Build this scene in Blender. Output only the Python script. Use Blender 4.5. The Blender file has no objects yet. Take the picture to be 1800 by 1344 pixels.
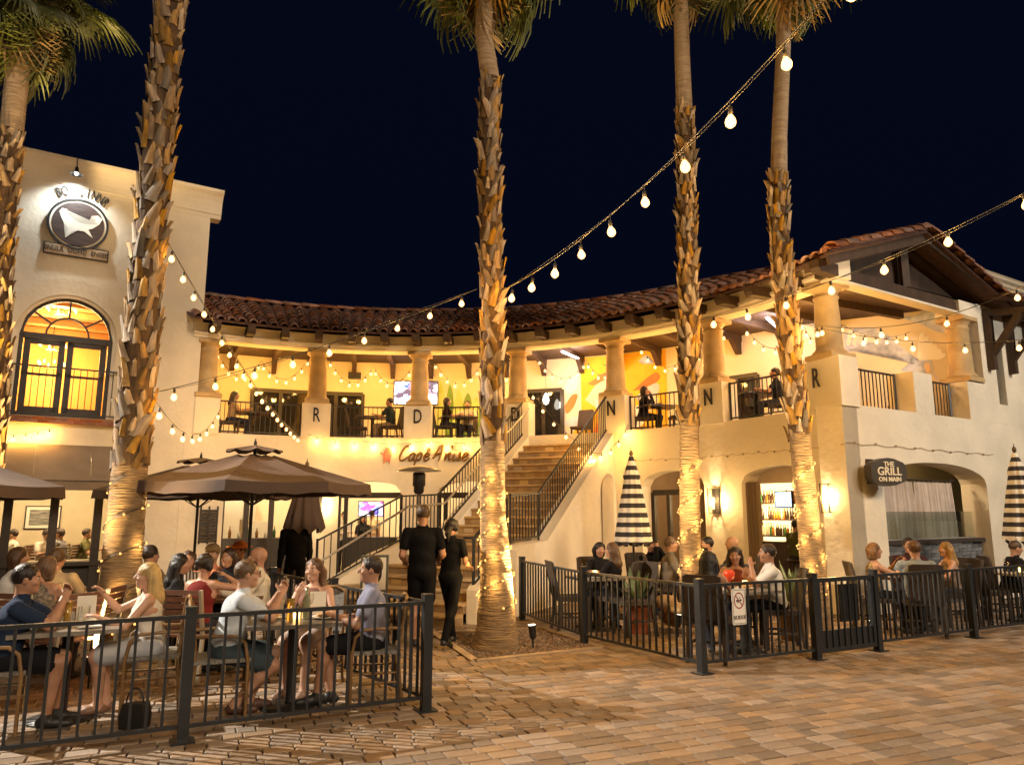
import bpy, bmesh, math, random
import numpy as np
from mathutils import Vector, Matrix
random.seed(7)
sc = bpy.context.scene
COL = sc.collection
PI = math.pi
R = math.radians
# ------------------------------------------------------------------ camera
FPX, CAMZ, PITCH = 1303.0, 1.70, math.atan(225 / 1303.0)
cam_d = bpy.data.cameras.new('camera')
cam_d.sensor_width = 36.0
cam_d.lens = FPX * 36.0 / 1800.0
cam_d.clip_start = 0.05
cam_d.clip_end = 2000
cam = bpy.data.objects.new('camera', cam_d)
COL.objects.link(cam)
cam.location = (0, 0, CAMZ)
cam.rotation_euler = (PI / 2 + PITCH, 0, 0)
sc.camera = cam
# ------------------------------------------------------------------ world and light
w = bpy.data.worlds.new('World')
sc.world = w
w.use_nodes = True
nt = w.node_tree
nt.nodes.clear()
sky = nt.nodes.new('ShaderNodeTexSky')
sky.sky_type = 'NISHITA'
sky.sun_disc = False
sky.sun_elevation = R(-5.0)
sky.sun_rotation = R(170)
bg = nt.nodes.new('ShaderNodeBackground')
bg.inputs['Strength'].default_value = 0.05
out = nt.nodes.new('ShaderNodeOutputWorld')
nt.links.new(sky.outputs[0], bg.inputs['Color'])
bg2 = nt.nodes.new('ShaderNodeBackground')          # clear night air: an even deep navy on top of the last twilight
bg2.inputs['Color'].default_value = (.00030, .00068, .0026, 1)
bg2.inputs['Strength'].default_value = 1.0
addn = nt.nodes.new('ShaderNodeAddShader')
nt.links.new(bg.outputs[0], addn.inputs[0]); nt.links.new(bg2.outputs[0], addn.inputs[1])
nt.links.new(addn.outputs[0], out.inputs['Surface'])
sun_d = bpy.data.lights.new('sun', 'SUN')
sun_d.energy = 0.60
sun_d.angle = R(14)
sun_d.color = (1.0, 0.78, 0.55)
sun = bpy.data.objects.new('sun', sun_d)
COL.objects.link(sun)
# light arriving from behind the camera, high and a little to the right
sun.rotation_euler = Vector((-0.42, 0.78, -0.46)).to_track_quat('-Z', 'Y').to_euler()
sc.view_settings.view_transform = 'Standard'
sc.view_settings.look = 'None'
sc.view_settings.exposure = 1.6
sc.view_settings.gamma = 1.0
try:
    sc.cycles.use_denoising = True
    sc.cycles.max_bounces = 6
    sc.cycles.diffuse_bounces = 3
    sc.cycles.glossy_bounces = 3
    sc.cycles.transmission_bounces = 4
    sc.cycles.transparent_max_bounces = 6
    sc.cycles.sample_clamp_indirect = 4.0
    sc.cycles.use_light_tree = True
    sc.cycles.caustics_reflective = False
    sc.cycles.caustics_refractive = False
except Exception:
    pass

# ------------------------------------------------------------------ pixel -> place
def ray(x, y):
    u, v = (x - 900) / FPX, (672 - y) / FPX
    return Vector((u, math.cos(PITCH) - v * math.sin(PITCH), math.sin(PITCH) + v * math.cos(PITCH)))
def G(x, y, z=0.0):                       # point of a pixel on the level z
    d = ray(x, y); t = (z - CAMZ) / d.z
    return Vector((d.x * t, d.y * t, z))
def D(x, y, Y):                           # point of a pixel at the distance Y
    d = ray(x, y); t = Y / d.y
    return Vector((d.x * t, Y, CAMZ + d.z * t))
def XD(x, Y, z):                          # X of a picture column at distance Y, height z
    zc = Y * math.cos(PITCH) + (z - CAMZ) * math.sin(PITCH)
    return (x - 900) / FPX * zc

# ------------------------------------------------------------------ materials
MATS = {}
def _nodes(name):
    m = bpy.data.materials.new(name); m.use_nodes = True
    n = m.node_tree; n.nodes.clear()
    o = n.nodes.new('ShaderNodeOutputMaterial'); b = n.nodes.new('ShaderNodeBsdfPrincipled')
    n.links.new(b.outputs[0], o.inputs['Surface'])
    return m, n, b
def mat(name, col, rough=0.6, metal=0.0, var=0.0, scale=4.0, col2=None, bump=0.0, bscale=30.0, rnd=0.0, spec=0.5,
        trans=0.0, stretch=(1, 1, 1), attr=False, detail=4.0, sheen=0.0, alpha=1.0, sss=0.0, dist=0.02):
    if name in MATS: return MATS[name]
    m, n, b = _nodes(name)
    L = n.links.new
    b.inputs['Roughness'].default_value = rough
    b.inputs['Metallic'].default_value = metal
    b.inputs['Specular IOR Level'].default_value = spec
    b.inputs['Transmission Weight'].default_value = trans
    if alpha < 1: b.inputs['Alpha'].default_value = alpha
    if sheen: b.inputs['Sheen Weight'].default_value = sheen
    if sss:
        b.inputs['Subsurface Weight'].default_value = sss
        b.inputs['Subsurface Scale'].default_value = 0.01
    c = (*col, 1)
    b.inputs['Base Color'].default_value = c
    tc = n.nodes.new('ShaderNodeTexCoord')
    mp = n.nodes.new('ShaderNodeMapping'); mp.inputs['Scale'].default_value = stretch
    L(tc.outputs['Object'], mp.inputs['Vector'])
    src = None
    if var or col2:
        nz = n.nodes.new('ShaderNodeTexNoise'); nz.inputs['Scale'].default_value = scale; nz.inputs['Detail'].default_value = detail
        L(mp.outputs[0], nz.inputs['Vector'])
        rp = n.nodes.new('ShaderNodeValToRGB')
        a = col2 or tuple(max(0, x * (1 - var)) for x in col)
        bb = col if col2 else tuple(min(1, x * (1 + var * 0.6)) for x in col)
        rp.color_ramp.elements[0].color = (*a, 1); rp.color_ramp.elements[0].position = 0.34
        rp.color_ramp.elements[1].color = (*bb, 1); rp.color_ramp.elements[1].position = 0.66
        L(nz.outputs['Fac'], rp.inputs[0]); src = rp.outputs[0]
    if rnd or attr:
        hs = n.nodes.new('ShaderNodeHueSaturation')
        if src: L(src, hs.inputs['Color'])
        else: hs.inputs['Color'].default_value = c
        if attr:
            at = n.nodes.new('ShaderNodeAttribute'); at.attribute_name = 'rnd'; ro = at.outputs['Fac']
        else:
            oi = n.nodes.new('ShaderNodeObjectInfo'); ro = oi.outputs['Random']
        mr = n.nodes.new('ShaderNodeMapRange'); mr.inputs['To Min'].default_value = 1 - rnd; mr.inputs['To Max'].default_value = 1 + rnd
        L(ro, mr.inputs['Value']); L(mr.outputs[0], hs.inputs['Value'])
        m2 = n.nodes.new('ShaderNodeMath'); m2.operation = 'MULTIPLY'; m2.inputs[1].default_value = 7.31; L(ro, m2.inputs[0])
        m3 = n.nodes.new('ShaderNodeMath'); m3.operation = 'FRACT'; L(m2.outputs[0], m3.inputs[0])
        m4 = n.nodes.new('ShaderNodeMapRange'); m4.inputs['To Min'].default_value = 1 - rnd; m4.inputs['To Max'].default_value = 1 + rnd * .6
        L(m3.outputs[0], m4.inputs['Value']); L(m4.outputs[0], hs.inputs['Saturation'])
        src = hs.outputs[0]
    if src: L(src, b.inputs['Base Color'])
    if bump:
        bz = n.nodes.new('ShaderNodeTexNoise'); bz.inputs['Scale'].default_value = bscale; bz.inputs['Detail'].default_value = 5
        L(mp.outputs[0], bz.inputs['Vector'])
        bp = n.nodes.new('ShaderNodeBump'); bp.inputs['Strength'].default_value = bump; bp.inputs['Distance'].default_value = dist
        L(bz.outputs['Fac'], bp.inputs['Height']); L(bp.outputs[0], b.inputs['Normal'])
    MATS[name] = m
    return m
def emit(name, col, s, sample=False):
    if name in MATS: return MATS[name]
    m = bpy.data.materials.new(name); m.use_nodes = True
    n = m.node_tree; n.nodes.clear()
    o = n.nodes.new('ShaderNodeOutputMaterial'); e = n.nodes.new('ShaderNodeEmission')
    e.inputs['Color'].default_value = (*col, 1); e.inputs['Strength'].default_value = s
    n.links.new(e.outputs[0], o.inputs['Surface'])
    try: m.cycles.emission_sampling = 'FRONT' if sample else 'NONE'
    except Exception: pass
    MATS[name] = m
    return m
def stripes_mat(name, c1, c2, axis='Z', freq=10.0, rough=0.8):
    if name in MATS: return MATS[name]
    m, n, b = _nodes(name); L = n.links.new
    tc = n.nodes.new('ShaderNodeTexCoord'); sp = n.nodes.new('ShaderNodeSeparateXYZ'); L(tc.outputs['Object'], sp.inputs[0])
    mu = n.nodes.new('ShaderNodeMath'); mu.operation = 'MULTIPLY'; mu.inputs[1].default_value = freq; L(sp.outputs[axis], mu.inputs[0])
    fr = n.nodes.new('ShaderNodeMath'); fr.operation = 'FRACT'; L(mu.outputs[0], fr.inputs[0])
    gt = n.nodes.new('ShaderNodeMath'); gt.operation = 'GREATER_THAN'; gt.inputs[1].default_value = .5; L(fr.outputs[0], gt.inputs[0])
    mx = n.nodes.new('ShaderNodeMix'); mx.data_type = 'RGBA'
    mx.inputs[6].default_value = (*c1, 1); mx.inputs[7].default_value = (*c2, 1)
    L(gt.outputs[0], mx.inputs[0]); L(mx.outputs[2], b.inputs['Base Color']); b.inputs['Roughness'].default_value = rough
    MATS[name] = m
    return m
def glass_mat(name='clear_glass', tint=(1, 1, 1), a=0.18, rough=0.03):
    if name in MATS: return MATS[name]
    m = bpy.data.materials.new(name); m.use_nodes = True
    n = m.node_tree; n.nodes.clear(); L = n.links.new
    o = n.nodes.new('ShaderNodeOutputMaterial'); t = n.nodes.new('ShaderNodeBsdfTransparent'); g = n.nodes.new('ShaderNodeBsdfGlossy')
    t.inputs['Color'].default_value = (*tint, 1); g.inputs['Roughness'].default_value = rough
    fr = n.nodes.new('ShaderNodeLayerWeight'); fr.inputs['Blend'].default_value = a
    mx = n.nodes.new('ShaderNodeMixShader'); L(fr.outputs['Facing'], mx.inputs[0]); L(t.outputs[0], mx.inputs[1]); L(g.outputs[0], mx.inputs[2])
    L(mx.outputs[0], o.inputs['Surface'])
    MATS[name] = m
    return m
STUCCO = mat('cream_stucco', (.78, .70, .56), .85, var=.11, scale=1.1, detail=8, bump=.4, bscale=9, spec=.2, dist=.03)
STUCCO_IN = mat('warm_plaster', (.74, .64, .48), .85, var=.05, scale=1.1, bump=.15, bscale=12, spec=.2)
STONE = mat('tan_cast_stone', (.52, .36, .17), .75, var=.16, scale=3.5, bump=.25, bscale=26)
DARKWOOD = mat('dark_brown_timber', (.055, .029, .014), .7, var=.3, scale=6, stretch=(1, 1, .3), bump=.2, bscale=30)
DARKFRAME = mat('dark_bronze_frame', (.030, .022, .017), .45, var=.2, scale=9)
IRON = mat('black_iron', (.016, .016, .018), .42, var=.25, scale=12, spec=.5)
FENCE = mat('black_powder_coat', (.018, .021, .024), .38, var=.2, scale=14, bump=.05, bscale=160)
TILE = mat('clay_roof_tile', (.30, .125, .065), .8, col2=(.15, .07, .045), scale=7, rnd=.35, bump=.3, bscale=40)
TILE_A = mat('clay_roof_tile_field', (.30, .125, .065), .8, col2=(.15, .07, .045), scale=7, rnd=.35, attr=True, bump=.3, bscale=40)
TILEPAN = mat('roof_underlay', (.10, .05, .035), .9, var=.3, scale=8)
GLASS = glass_mat()
WARM = (1.0, .50, .10)
BULB = emit('lit_filament_bulb', (1.0, .46, .15), 2.0)
BULB_HOT = emit('lit_lamp_glass', (1.0, .62, .22), 3.2)

# ------------------------------------------------------------------ meshes and objects
WM = {}                                   # world matrix of every object, by name
def tag(o, label=None, cat=None, group=None, kind=None):
    if label: o['label'] = label
    if cat: o['category'] = cat
    if group: o['group'] = group
    if kind: o['kind'] = kind
    return o
def thing(name, label, cat, loc=(0, 0, 0), rotz=0.0, group=None):
    o = bpy.data.objects.new(name, None); COL.objects.link(o)
    o.location = loc; o.rotation_euler = (0, 0, rotz); o.empty_display_size = .1
    WM[o.name] = Matrix.Translation(Vector(loc)) @ Matrix.Rotation(rotz, 4, 'Z')
    return tag(o, label, cat, group)
def inst(name, me, parent=None, M=None, local=False):
    """one object on shared mesh data; M in world space unless local"""
    o = bpy.data.objects.new(name, me); COL.objects.link(o)
    B = M if M is not None else Matrix.Identity(4)
    o.matrix_basis = B
    WM[o.name] = B
    if parent is not None:
        o.parent = parent
        if local: WM[o.name] = WM[parent.name] @ B
        else: o.matrix_parent_inverse = WM[parent.name].inverted()
    return o
class MB:
    def __init__(s): s.v = []; s.f = []; s.m = []; s.sm = []
    def add(s, vs, fs, mi=0, smooth=False):
        o = len(s.v); s.v += [tuple(v) for v in vs]
        s.f += [tuple(i + o for i in f) for f in fs]; s.m += [mi] * len(fs); s.sm += [smooth] * len(fs); return s
    def box(s, c, size, rz=0.0, mi=0, M=None):
        hx, hy, hz = size[0] / 2, size[1] / 2, size[2] / 2
        vs = [Vector((x, y, z)) for x in (-hx, hx) for y in (-hy, hy) for z in (-hz, hz)]
        T = M if M is not None else Matrix.Translation(Vector(c)) @ Matrix.Rotation(rz, 4, 'Z')
        return s.add([T @ v for v in vs], [(0, 1, 3, 2), (4, 6, 7, 5), (0, 4, 5, 1), (2, 3, 7, 6), (0, 2, 6, 4), (1, 5, 7, 3)], mi)
    def bar(s, a, b, w_, h_, up=(0, 0, 1), mi=0):
        a, b = Vector(a), Vector(b); d = (b - a); l = d.length; d = d / l
        x = d.cross(Vector(up))
        if x.length < 1e-4: x = Vector((1, 0, 0))
        x.normalize(); z = x.cross(d)
        M = Matrix((( x.x, d.x, z.x, 0), (x.y, d.y, z.y, 0), (x.z, d.z, z.z, 0), (0, 0, 0, 1)))
        M = Matrix.Translation((a + b) / 2) @ M
        return s.box(None, (w_, l, h_), M=M, mi=mi)
    def tube(s, pts, r, n=8, mi=0, caps=True, smooth=True):
        pts = [Vector(p) for p in pts]; k = len(pts)
        rs = r if isinstance(r, (list, tuple)) else [r] * k
        rings = []; px = None
        for i, p in enumerate(pts):
            d = (pts[min(i + 1, k - 1)] - pts[max(i - 1, 0)])
            d = d.normalized() if d.length > 1e-9 else Vector((0, 0, 1))
            if px is None:
                px = d.orthogonal().normalized()
            else:
                px = (px - d * px.dot(d))
                px = px.normalized() if px.length > 1e-6 else d.orthogonal().normalized()
            py = d.cross(px)
            rings.append([p + (px * math.cos(2 * PI * j / n) + py * math.sin(2 * PI * j / n)) * rs[i] for j in range(n)])
        vs = [v for rg in rings for v in rg]
        fs = [(i * n + j, i * n + (j + 1) % n, (i + 1) * n + (j + 1) % n, (i + 1) * n + j) for i in range(k - 1) for j in range(n)]
        s.add(vs, fs, mi, smooth)
        if caps:
            s.add(rings[0], [tuple(reversed(range(n)))], mi); s.add(rings[-1], [tuple(range(n))], mi)
        return s
    def lathe(s, prof, n=16, c=(0, 0, 0), mi=0, smooth=True, sq=False, rz=0.0, caps=True):
        c = Vector(c); vs = []; k = len(prof)
        for r_, z in prof:
            for j in range(n):
                a = 2 * PI * (j + (.5 if sq else 0)) / n + rz
                q = r_ / math.cos(PI / n) if sq else r_
                vs.append(c + Vector((q * math.cos(a), q * math.sin(a), z)))
        fs = [(i * n + j, i * n + (j + 1) % n, (i + 1) * n + (j + 1) % n, (i + 1) * n + j) for i in range(k - 1) for j in range(n)]
        if caps:
            fs += [tuple(reversed(range(n))), tuple((k - 1) * n + j for j in range(n))]
        return s.add(vs, fs, mi, smooth)
    def poly(s, pts, off, mi=0):
        """closed outline pts pushed along off (a prism)"""
        n = len(pts); off = Vector(off); a = [Vector(p) for p in pts]; b = [p + off for p in a]
        return s.add(a + b, [tuple(reversed(range(n))), tuple(range(n, 2 * n))] + [(i, (i + 1) % n, n + (i + 1) % n, n + i) for i in range(n)], mi)
    def sphere(s, c, r, n=10, m=6, mi=0, sc_=(1, 1, 1)):
        prof = [(max(1e-4, math.sin(PI * i / m)) * r, -math.cos(PI * i / m) * r) for i in range(m + 1)]
        vs = []; c = Vector(c)
        for q, z in prof:
            for j in range(n):
                a = 2 * PI * j / n
                vs.append(c + Vector((q * math.cos(a) * sc_[0], q * math.sin(a) * sc_[1], z * sc_[2])))
        return s.add(vs, [(i * n + j, i * n + (j + 1) % n, (i + 1) * n + (j + 1) % n, (i + 1) * n + j) for i in range(m) for j in range(n)], mi, True)
    def mesh(s, name, mats):
        me = bpy.data.meshes.new(name)
        me.from_pydata(s.v, [], s.f)
        for m in (mats if isinstance(mats, (list, tuple)) else [mats]): me.materials.append(m)
        me.polygons.foreach_set('material_index', s.m); me.polygons.foreach_set('use_smooth', s.sm)
        me.update(); return me
    def build(s, name, mats, parent=None, local=False, M=None):
        return inst(name, s.mesh(name, mats), parent, M, local)
def fixn(o):
    bm = bmesh.new(); bm.from_mesh(o.data); bmesh.ops.recalc_face_normals(bm, faces=bm.faces); bm.to_mesh(o.data); bm.free(); return o
def copy_tree(o, parent=None):
    c = o.copy(); COL.objects.link(c)
    if parent is not None:
        c.parent = parent
    for ch in list(o.children): copy_tree(ch, c)
    return c
def text_mesh(s, size, depth, name='letter', shear=0.0, spacing=1.0, offset=0.0):
    cu = bpy.data.curves.new(name, 'FONT'); cu.body = s; cu.size = size; cu.extrude = depth / 2; cu.align_x = 'CENTER'; cu.align_y = 'CENTER'
    cu.shear = shear; cu.space_character = spacing; cu.resolution_u = 3; cu.offset = offset
    t = bpy.data.objects.new('t', cu); COL.objects.link(t)
    bpy.context.view_layer.update()
    me = bpy.data.meshes.new_from_object(t.evaluated_get(bpy.context.evaluated_depsgraph_get()))
    bpy.data.objects.remove(t); bpy.data.curves.remove(cu)
    return me
def face_matrix(p, right, up):
    """text plane (x right, y up) placed at p"""
    r_ = Vector(right).normalized(); u = Vector(up).normalized(); n = r_.cross(u)
    return Matrix(((r_.x, u.x, n.x, p[0]), (r_.y, u.y, n.y, p[1]), (r_.z, u.z, n.z, p[2]), (0, 0, 0, 1)))
def point_light(name, p, e, parent=None, col=WARM, r=.03, typ='POINT', local=False, spot=None, aim=None, blend=.5):
    d = bpy.data.lights.new(name, typ); d.energy = e; d.color = col; d.shadow_soft_size = r
    if typ == 'SPOT': d.spot_size = spot; d.spot_blend = blend
    o = bpy.data.objects.new(name, d); COL.objects.link(o); o.location = p
    if aim is not None: o.rotation_euler = Vector(aim).to_track_quat('-Z', 'Y').to_euler()
    if parent is not None:
        o.parent = parent
        if not local: o.matrix_parent_inverse = WM[parent.name].inverted()
    return o
# ================================================================== THE SETTING
CEN = Vector((-2.51, 10.19, 0)); RAD = 8.41
DV = Vector((.842, .539, 0)).normalized()          # direction of the straight facades
NV = Vector((DV.y, -DV.x, 0))                      # their outward normal
def AP(a, d, z):
    """arcade frame: angle a (degrees), d metres behind the wall face, height z; near the gable the frame turns to the straight facade"""
    b = CEN + RAD * Vector((math.cos(R(a)), math.sin(R(a)), 0))
    ua = a
    if a < 24:
        k = min(1.0, (24 - a) / (24 - 15.6)); k = k * k * (3 - 2 * k)
        ua = a + k * (math.degrees(math.atan2(DV.y, DV.x)) - a)
    return b + d * Vector((math.cos(R(ua)), math.sin(R(ua)), 0)) + Vector((0, 0, z))
C0 = AP(15.6, 0, 0)
C1 = CEN + RAD * Vector((math.cos(R(125)), math.sin(R(125)), 0))
def RP(t, d, z): return C0 + DV * t - NV * d + Vector((0, 0, z))
def LP(t, d, z): return C1 + DV * t - NV * d + Vector((0, 0, z))
def arc_hit(x, y, d=0.0):
    r_ = ray(x, y); q = Vector((r_.x, r_.y)); c = Vector((CEN.x, CEN.y)); a = q.dot(q); b = -2 * q.dot(c); cc = c.dot(c) - (RAD + d) ** 2
    s = (-b + math.sqrt(b * b - 4 * a * cc)) / (2 * a); p = r_ * s
    return math.degrees(math.atan2(p.y - CEN.y, p.x - CEN.x)), p.z + CAMZ
def wall(fn, t0, t1, z0, z1, d0, d1, openings=(), step=1.0, mb=None, ends=True):
    """wall in the frame fn(t, d, z); openings (ta, tb, sill, top(t))"""
    mb = mb or MB(); ts = set()
    n = max(1, int(abs(t1 - t0) / step + .5))
    for i in range(n + 1): ts.add(round(t0 + (t1 - t0) * i / n, 4))
    for ta, tb, sl, tp in openings:
        for i in range(17): ts.add(round(ta + (tb - ta) * i / 16, 4))
    ts = sorted(t for t in ts if min(t0, t1) - 1e-3 <= t <= max(t0, t1) + 1e-3)
    def quad(a, b, za, zb, zc, zd, d):
        mb.add([fn(a, d, za), fn(b, d, zb), fn(b, d, zc), fn(a, d, zd)], [(0, 1, 2, 3)])
    def strip(a, b, za, zb): mb.add([fn(a, d0, za), fn(b, d0, zb), fn(b, d1, zb), fn(a, d1, za)], [(0, 1, 2, 3)])
    for a, b in zip(ts, ts[1:]):
        if b - a < 1e-5: continue
        m = (a + b) / 2; op = [o for o in openings if o[0] < m < o[1]]
        if not op:
            for d in (d0, d1): quad(a, b, z0, z0, z1, z1, d)
        else:
            ta, tb, sl, tp = op[0]
            for d in (d0, d1):
                quad(a, b, tp(a), tp(b), z1, z1, d)
                if sl > z0: quad(a, b, z0, z0, sl, sl, d)
            strip(a, b, tp(a), tp(b))
            if sl > z0: strip(a, b, sl, sl)
        strip(a, b, z1, z1)
    def jamb(t, za, zb): mb.add([fn(t, d0, za), fn(t, d1, za), fn(t, d1, zb), fn(t, d0, zb)], [(0, 1, 2, 3)])
    if ends: jamb(t0, z0, z1); jamb(t1, z0, z1)
    for ta, tb, sl, tp in openings:
        jamb(ta, sl, tp(ta + 1e-4)); jamb(tb, sl, tp(tb - 1e-4))
    return mb
def seg_arch(c, h, spring, crown):
    rise = crown - spring
    return (c - h, c + h, 0.0, lambda t: spring + rise * math.sqrt(max(0, 1 - (abs(t - c) / h) ** 2.2)))
def sweep(fn, prof, ts, mb=None, mi=0, caps=True, smooth=False):
    mb = mb or MB(); k = len(prof)
    vs = [fn(t, d, z) for t in ts for d, z in prof]
    fs = [(i * k + j, i * k + (j + 1) % k, (i + 1) * k + (j + 1) % k, (i + 1) * k + j) for i in range(len(ts) - 1) for j in range(k)]
    if caps: fs += [tuple(range(k)), tuple((len(ts) - 1) * k + j for j in reversed(range(k)))]
    return mb.add(vs, fs, mi, smooth)
def lin(a, b, n): return [a + (b - a) * i / n for i in range(n + 1)]
def rect(d0, d1, z0, z1): return [(d0, z0), (d1, z0), (d1, z1), (d0, z1)]

# ------------------------------------------------------------------ ground
E1 = Vector((math.sin(R(67)), math.cos(R(67)), 0)); E2 = Vector((-E1.y, E1.x, 0))
PAV_BASE = mat('dark_joint_sand', (.085, .068, .05), .95, var=.3, scale=6)
PAV = mat('tan_concrete_paver', (.30, .212, .138), .78, col2=(.23, .165, .112), scale=5, rnd=.32, bump=.28, bscale=55, spec=.35)
PAV_A = mat('tan_concrete_paver_field', (.30, .212, .138), .78, col2=(.23, .165, .112), scale=5, rnd=.32, attr=True, bump=.28, bscale=55, spec=.35)
ground = MB().add([(-140, -120, -.02), (140, -120, -.02), (140, 160, -.02), (-140, 160, -.02)], [(0, 1, 2, 3)]).build('plaza', PAV_BASE)
tag(ground, 'tan paver plaza in front of the restaurants', kind='structure')
BED_C = [G(762, 1112), G(835, 1162), G(1058, 1138), G(955, 1104)]       # gravel bed at the middle palm
def in_bed(p):
    s = None
    for a, b in zip(BED_C, BED_C[1:] + BED_C[:1]):
        c = (b.x - a.x) * (p.y - a.y) - (b.y - a.y) * (p.x - a.x)
        if s is None: s = c > 0
        elif (c > 0) != s: return False
    return True
PL, PW = .225, .15
BANDS = [(3.02, .16), (5.35, .16)]
def paver_mesh(l, wd, name):
    g, ch, h = .0052, .0065, .022
    hx, hy = l / 2 - g, wd / 2 - g
    mb = MB()
    v = [(-hx, -hy, -.02), (hx, -hy, -.02), (hx, hy, -.02), (-hx, hy, -.02), (-hx, -hy, -ch), (hx, -hy, -ch), (hx, hy, -ch), (-hx, hy, -ch),
         (-hx + ch, -hy + ch, 0), (hx - ch, -hy + ch, 0), (hx - ch, hy - ch, 0), (-hx + ch, hy - ch, 0)]
    mb.add(v, [(0, 1, 5, 4), (1, 2, 6, 5), (2, 3, 7, 6), (3, 0, 4, 7), (4, 5, 9, 8), (5, 6, 10, 9), (6, 7, 11, 10), (7, 4, 8, 11), (8, 9, 10, 11)])
    return mb
cells = []
rowv = -4.0; ri = 0
o_xy = Vector((0, 6.5, 0))
while rowv < 9.5:
    off = (ri % 2) * PL / 2 + random.uniform(-.03, .03); u = -9.0 + off
    while u < 12.0:
        L_ = PL if random.random() > .16 else PL * .66
        c = o_xy + E1 * (u + L_ / 2) + E2 * (rowv + PW / 2)
        u += L_
        if c.y < 3.5 or abs(c.x) > .76 * c.y + .8: continue
        if in_bed(c): continue
        cells.append((c, L_))
    rowv += PW; ri += 1
def on_view(c):
    zc = c.y * math.cos(PITCH) - CAMZ * math.sin(PITCH)
    px, py = 900 + FPX * c.x / zc, 672 + FPX * (c.y * math.sin(PITCH) + CAMZ * math.cos(PITCH)) / zc
    return 0 <= px <= 1800 and py <= 1350, px, py
FENCE_L = [G(-420, 1326), G(320, 1303), G(748, 1248)]
cells.sort(key=lambda q: q[0].length)
pm = {}; n_ind = 0; rest = []
for c, L_ in cells:
    vis, px, py = on_view(c)
    rr = Matrix.Translation(c + Vector((0, 0, random.uniform(-.0025, .0025)))) @ Matrix.Rotation(math.atan2(E1.y, E1.x) + random.uniform(-.006, .006), 4, 'Z') @ Matrix.Rotation(random.uniform(-.006, .006), 4, 'X')
    if vis and n_ind < 300 and py > 1165:
        if L_ not in pm: pm[L_] = paver_mesh(L_, PW, 'paver').mesh('paver', PAV)
        inst('paver', pm[L_], ground, rr); n_ind += 1
    else: rest.append((rr, L_))
mbp = MB(); rv = []
for rr, L_ in rest:
    t = paver_mesh(L_, PW, 'p'); mbp.add([rr @ Vector(v) for v in t.v], t.f); rv += [random.random()] * 9
po = mbp.build('paver_field', PAV_A, ground); po['kind'] = 'stuff'
at = po.data.attributes.new('rnd', 'FLOAT', 'FACE'); at.data.foreach_set('value', rv)
# gravel bed with a tan kerb
GRAVEL = mat('brown_gravel', (.17, .105, .065), .9, col2=(.06, .04, .028), scale=60, bump=.6, bscale=90)
def gravel_bed(name, pts, label, n):
    c = sum(pts, Vector()) / len(pts)
    o = MB().add([p + Vector((0, 0, .004)) for p in pts], [tuple(range(len(pts)))]).build(name, GRAVEL)
    tag(o, label, kind='structure')
    mb = MB(); rv = []
    for i in range(n):
        a, b = random.random(), random.random()
        if len(pts) == 4: p = (pts[0] * (1 - a) + pts[1] * a) * (1 - b) + (pts[3] * (1 - a) + pts[2] * a) * b
        r_ = random.uniform(.008, .02)
        q = [Vector((random.uniform(-1, 1), random.uniform(-1, 1), random.uniform(-.7, .9))).normalized() * r_ * random.uniform(.7, 1.2) for _ in range(4)]
        q = [Vector((r_, 0, 0)), Vector((-.5 * r_, .8 * r_, 0)), Vector((-.5 * r_, -.8 * r_, 0)), Vector((0, 0, r_ * .9)), Vector((0, 0, -r_ * .5))]
        rz = Matrix.Rotation(random.random() * 6.3, 3, 'Z') @ Matrix.Rotation(random.random(), 3, 'X')
        mb.add([p + rz @ v * random.uniform(.8, 1.2) + Vector((0, 0, .008)) for v in q], [(0, 1, 3), (1, 2, 3), (2, 0, 3), (1, 0, 4), (2, 1, 4), (0, 2, 4)]); rv += [random.random()] * 6
    s = mb.build('gravel', mat('gravel_stone', (.22, .145, .09), .85, rnd=.5, attr=True), o); s['kind'] = 'stuff'
    a_ = s.data.attributes.new('rnd', 'FLOAT', 'FACE'); a_.data.foreach_set('value', rv)
    k = MB()
    for p, q in zip(pts, pts[1:] + pts[:1]):
        k.bar(p + Vector((0, 0, .004)), q + Vector((0, 0, .004)), .10, .03)
    k.build('kerb', mat('tan_kerb', (.36, .27, .18), .8, var=.2, scale=6, bump=.2), o)
gravel_bed('gravel_bed', BED_C, 'brown gravel bed around the middle palm', 4200)
gravel_bed('gravel_bed', [G(300, 1085) + Vector((-1.9, -.75, 0)), G(300, 1085) + Vector((2.0, .55, 0)), G(300, 1085) + Vector((1.5, 2.1, 0)), G(300, 1085) + Vector((-2.4, .9, 0))], 'gravel strip between the left patio tables', 2500)
gravel_bed('gravel_bed', [G(1185, 1102), G(1500, 1088), G(1490, 1055), G(1195, 1062)], 'gravel bed under the two right palms', 2500)

# ------------------------------------------------------------------ arcade building
ARC = thing('arcade_building', 'curved two-storey cream stucco arcade with tiled roof and round-arched openings', 'building', AP(70, 0, 0))
PED = [106.2, 89.1, 72.0, 54.9, 37.8]
arches = [seg_arch(113.4, 6.6, 2.3, 2.62), seg_arch(96.8, 5.2, 2.10, 2.42), seg_arch(80.4, 5.2, 2.10, 2.42), seg_arch(44.8, 5.4, 2.22, 2.56), seg_arch(27.3, 5.8, 2.22, 2.54)]
fixn(wall(AP, 15.6, 126.5, 0, 3.5, 0, .42, arches, step=1.2).build('wall', STUCCO, ARC))
fixn(sweep(AP, rect(.425, 4.2, 3.2, 3.4), lin(19, 126.5, 60)).build('gallery_floor', mat('terracotta_floor', (.28, .15, .09), .7, var=.2, scale=5), ARC))
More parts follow.
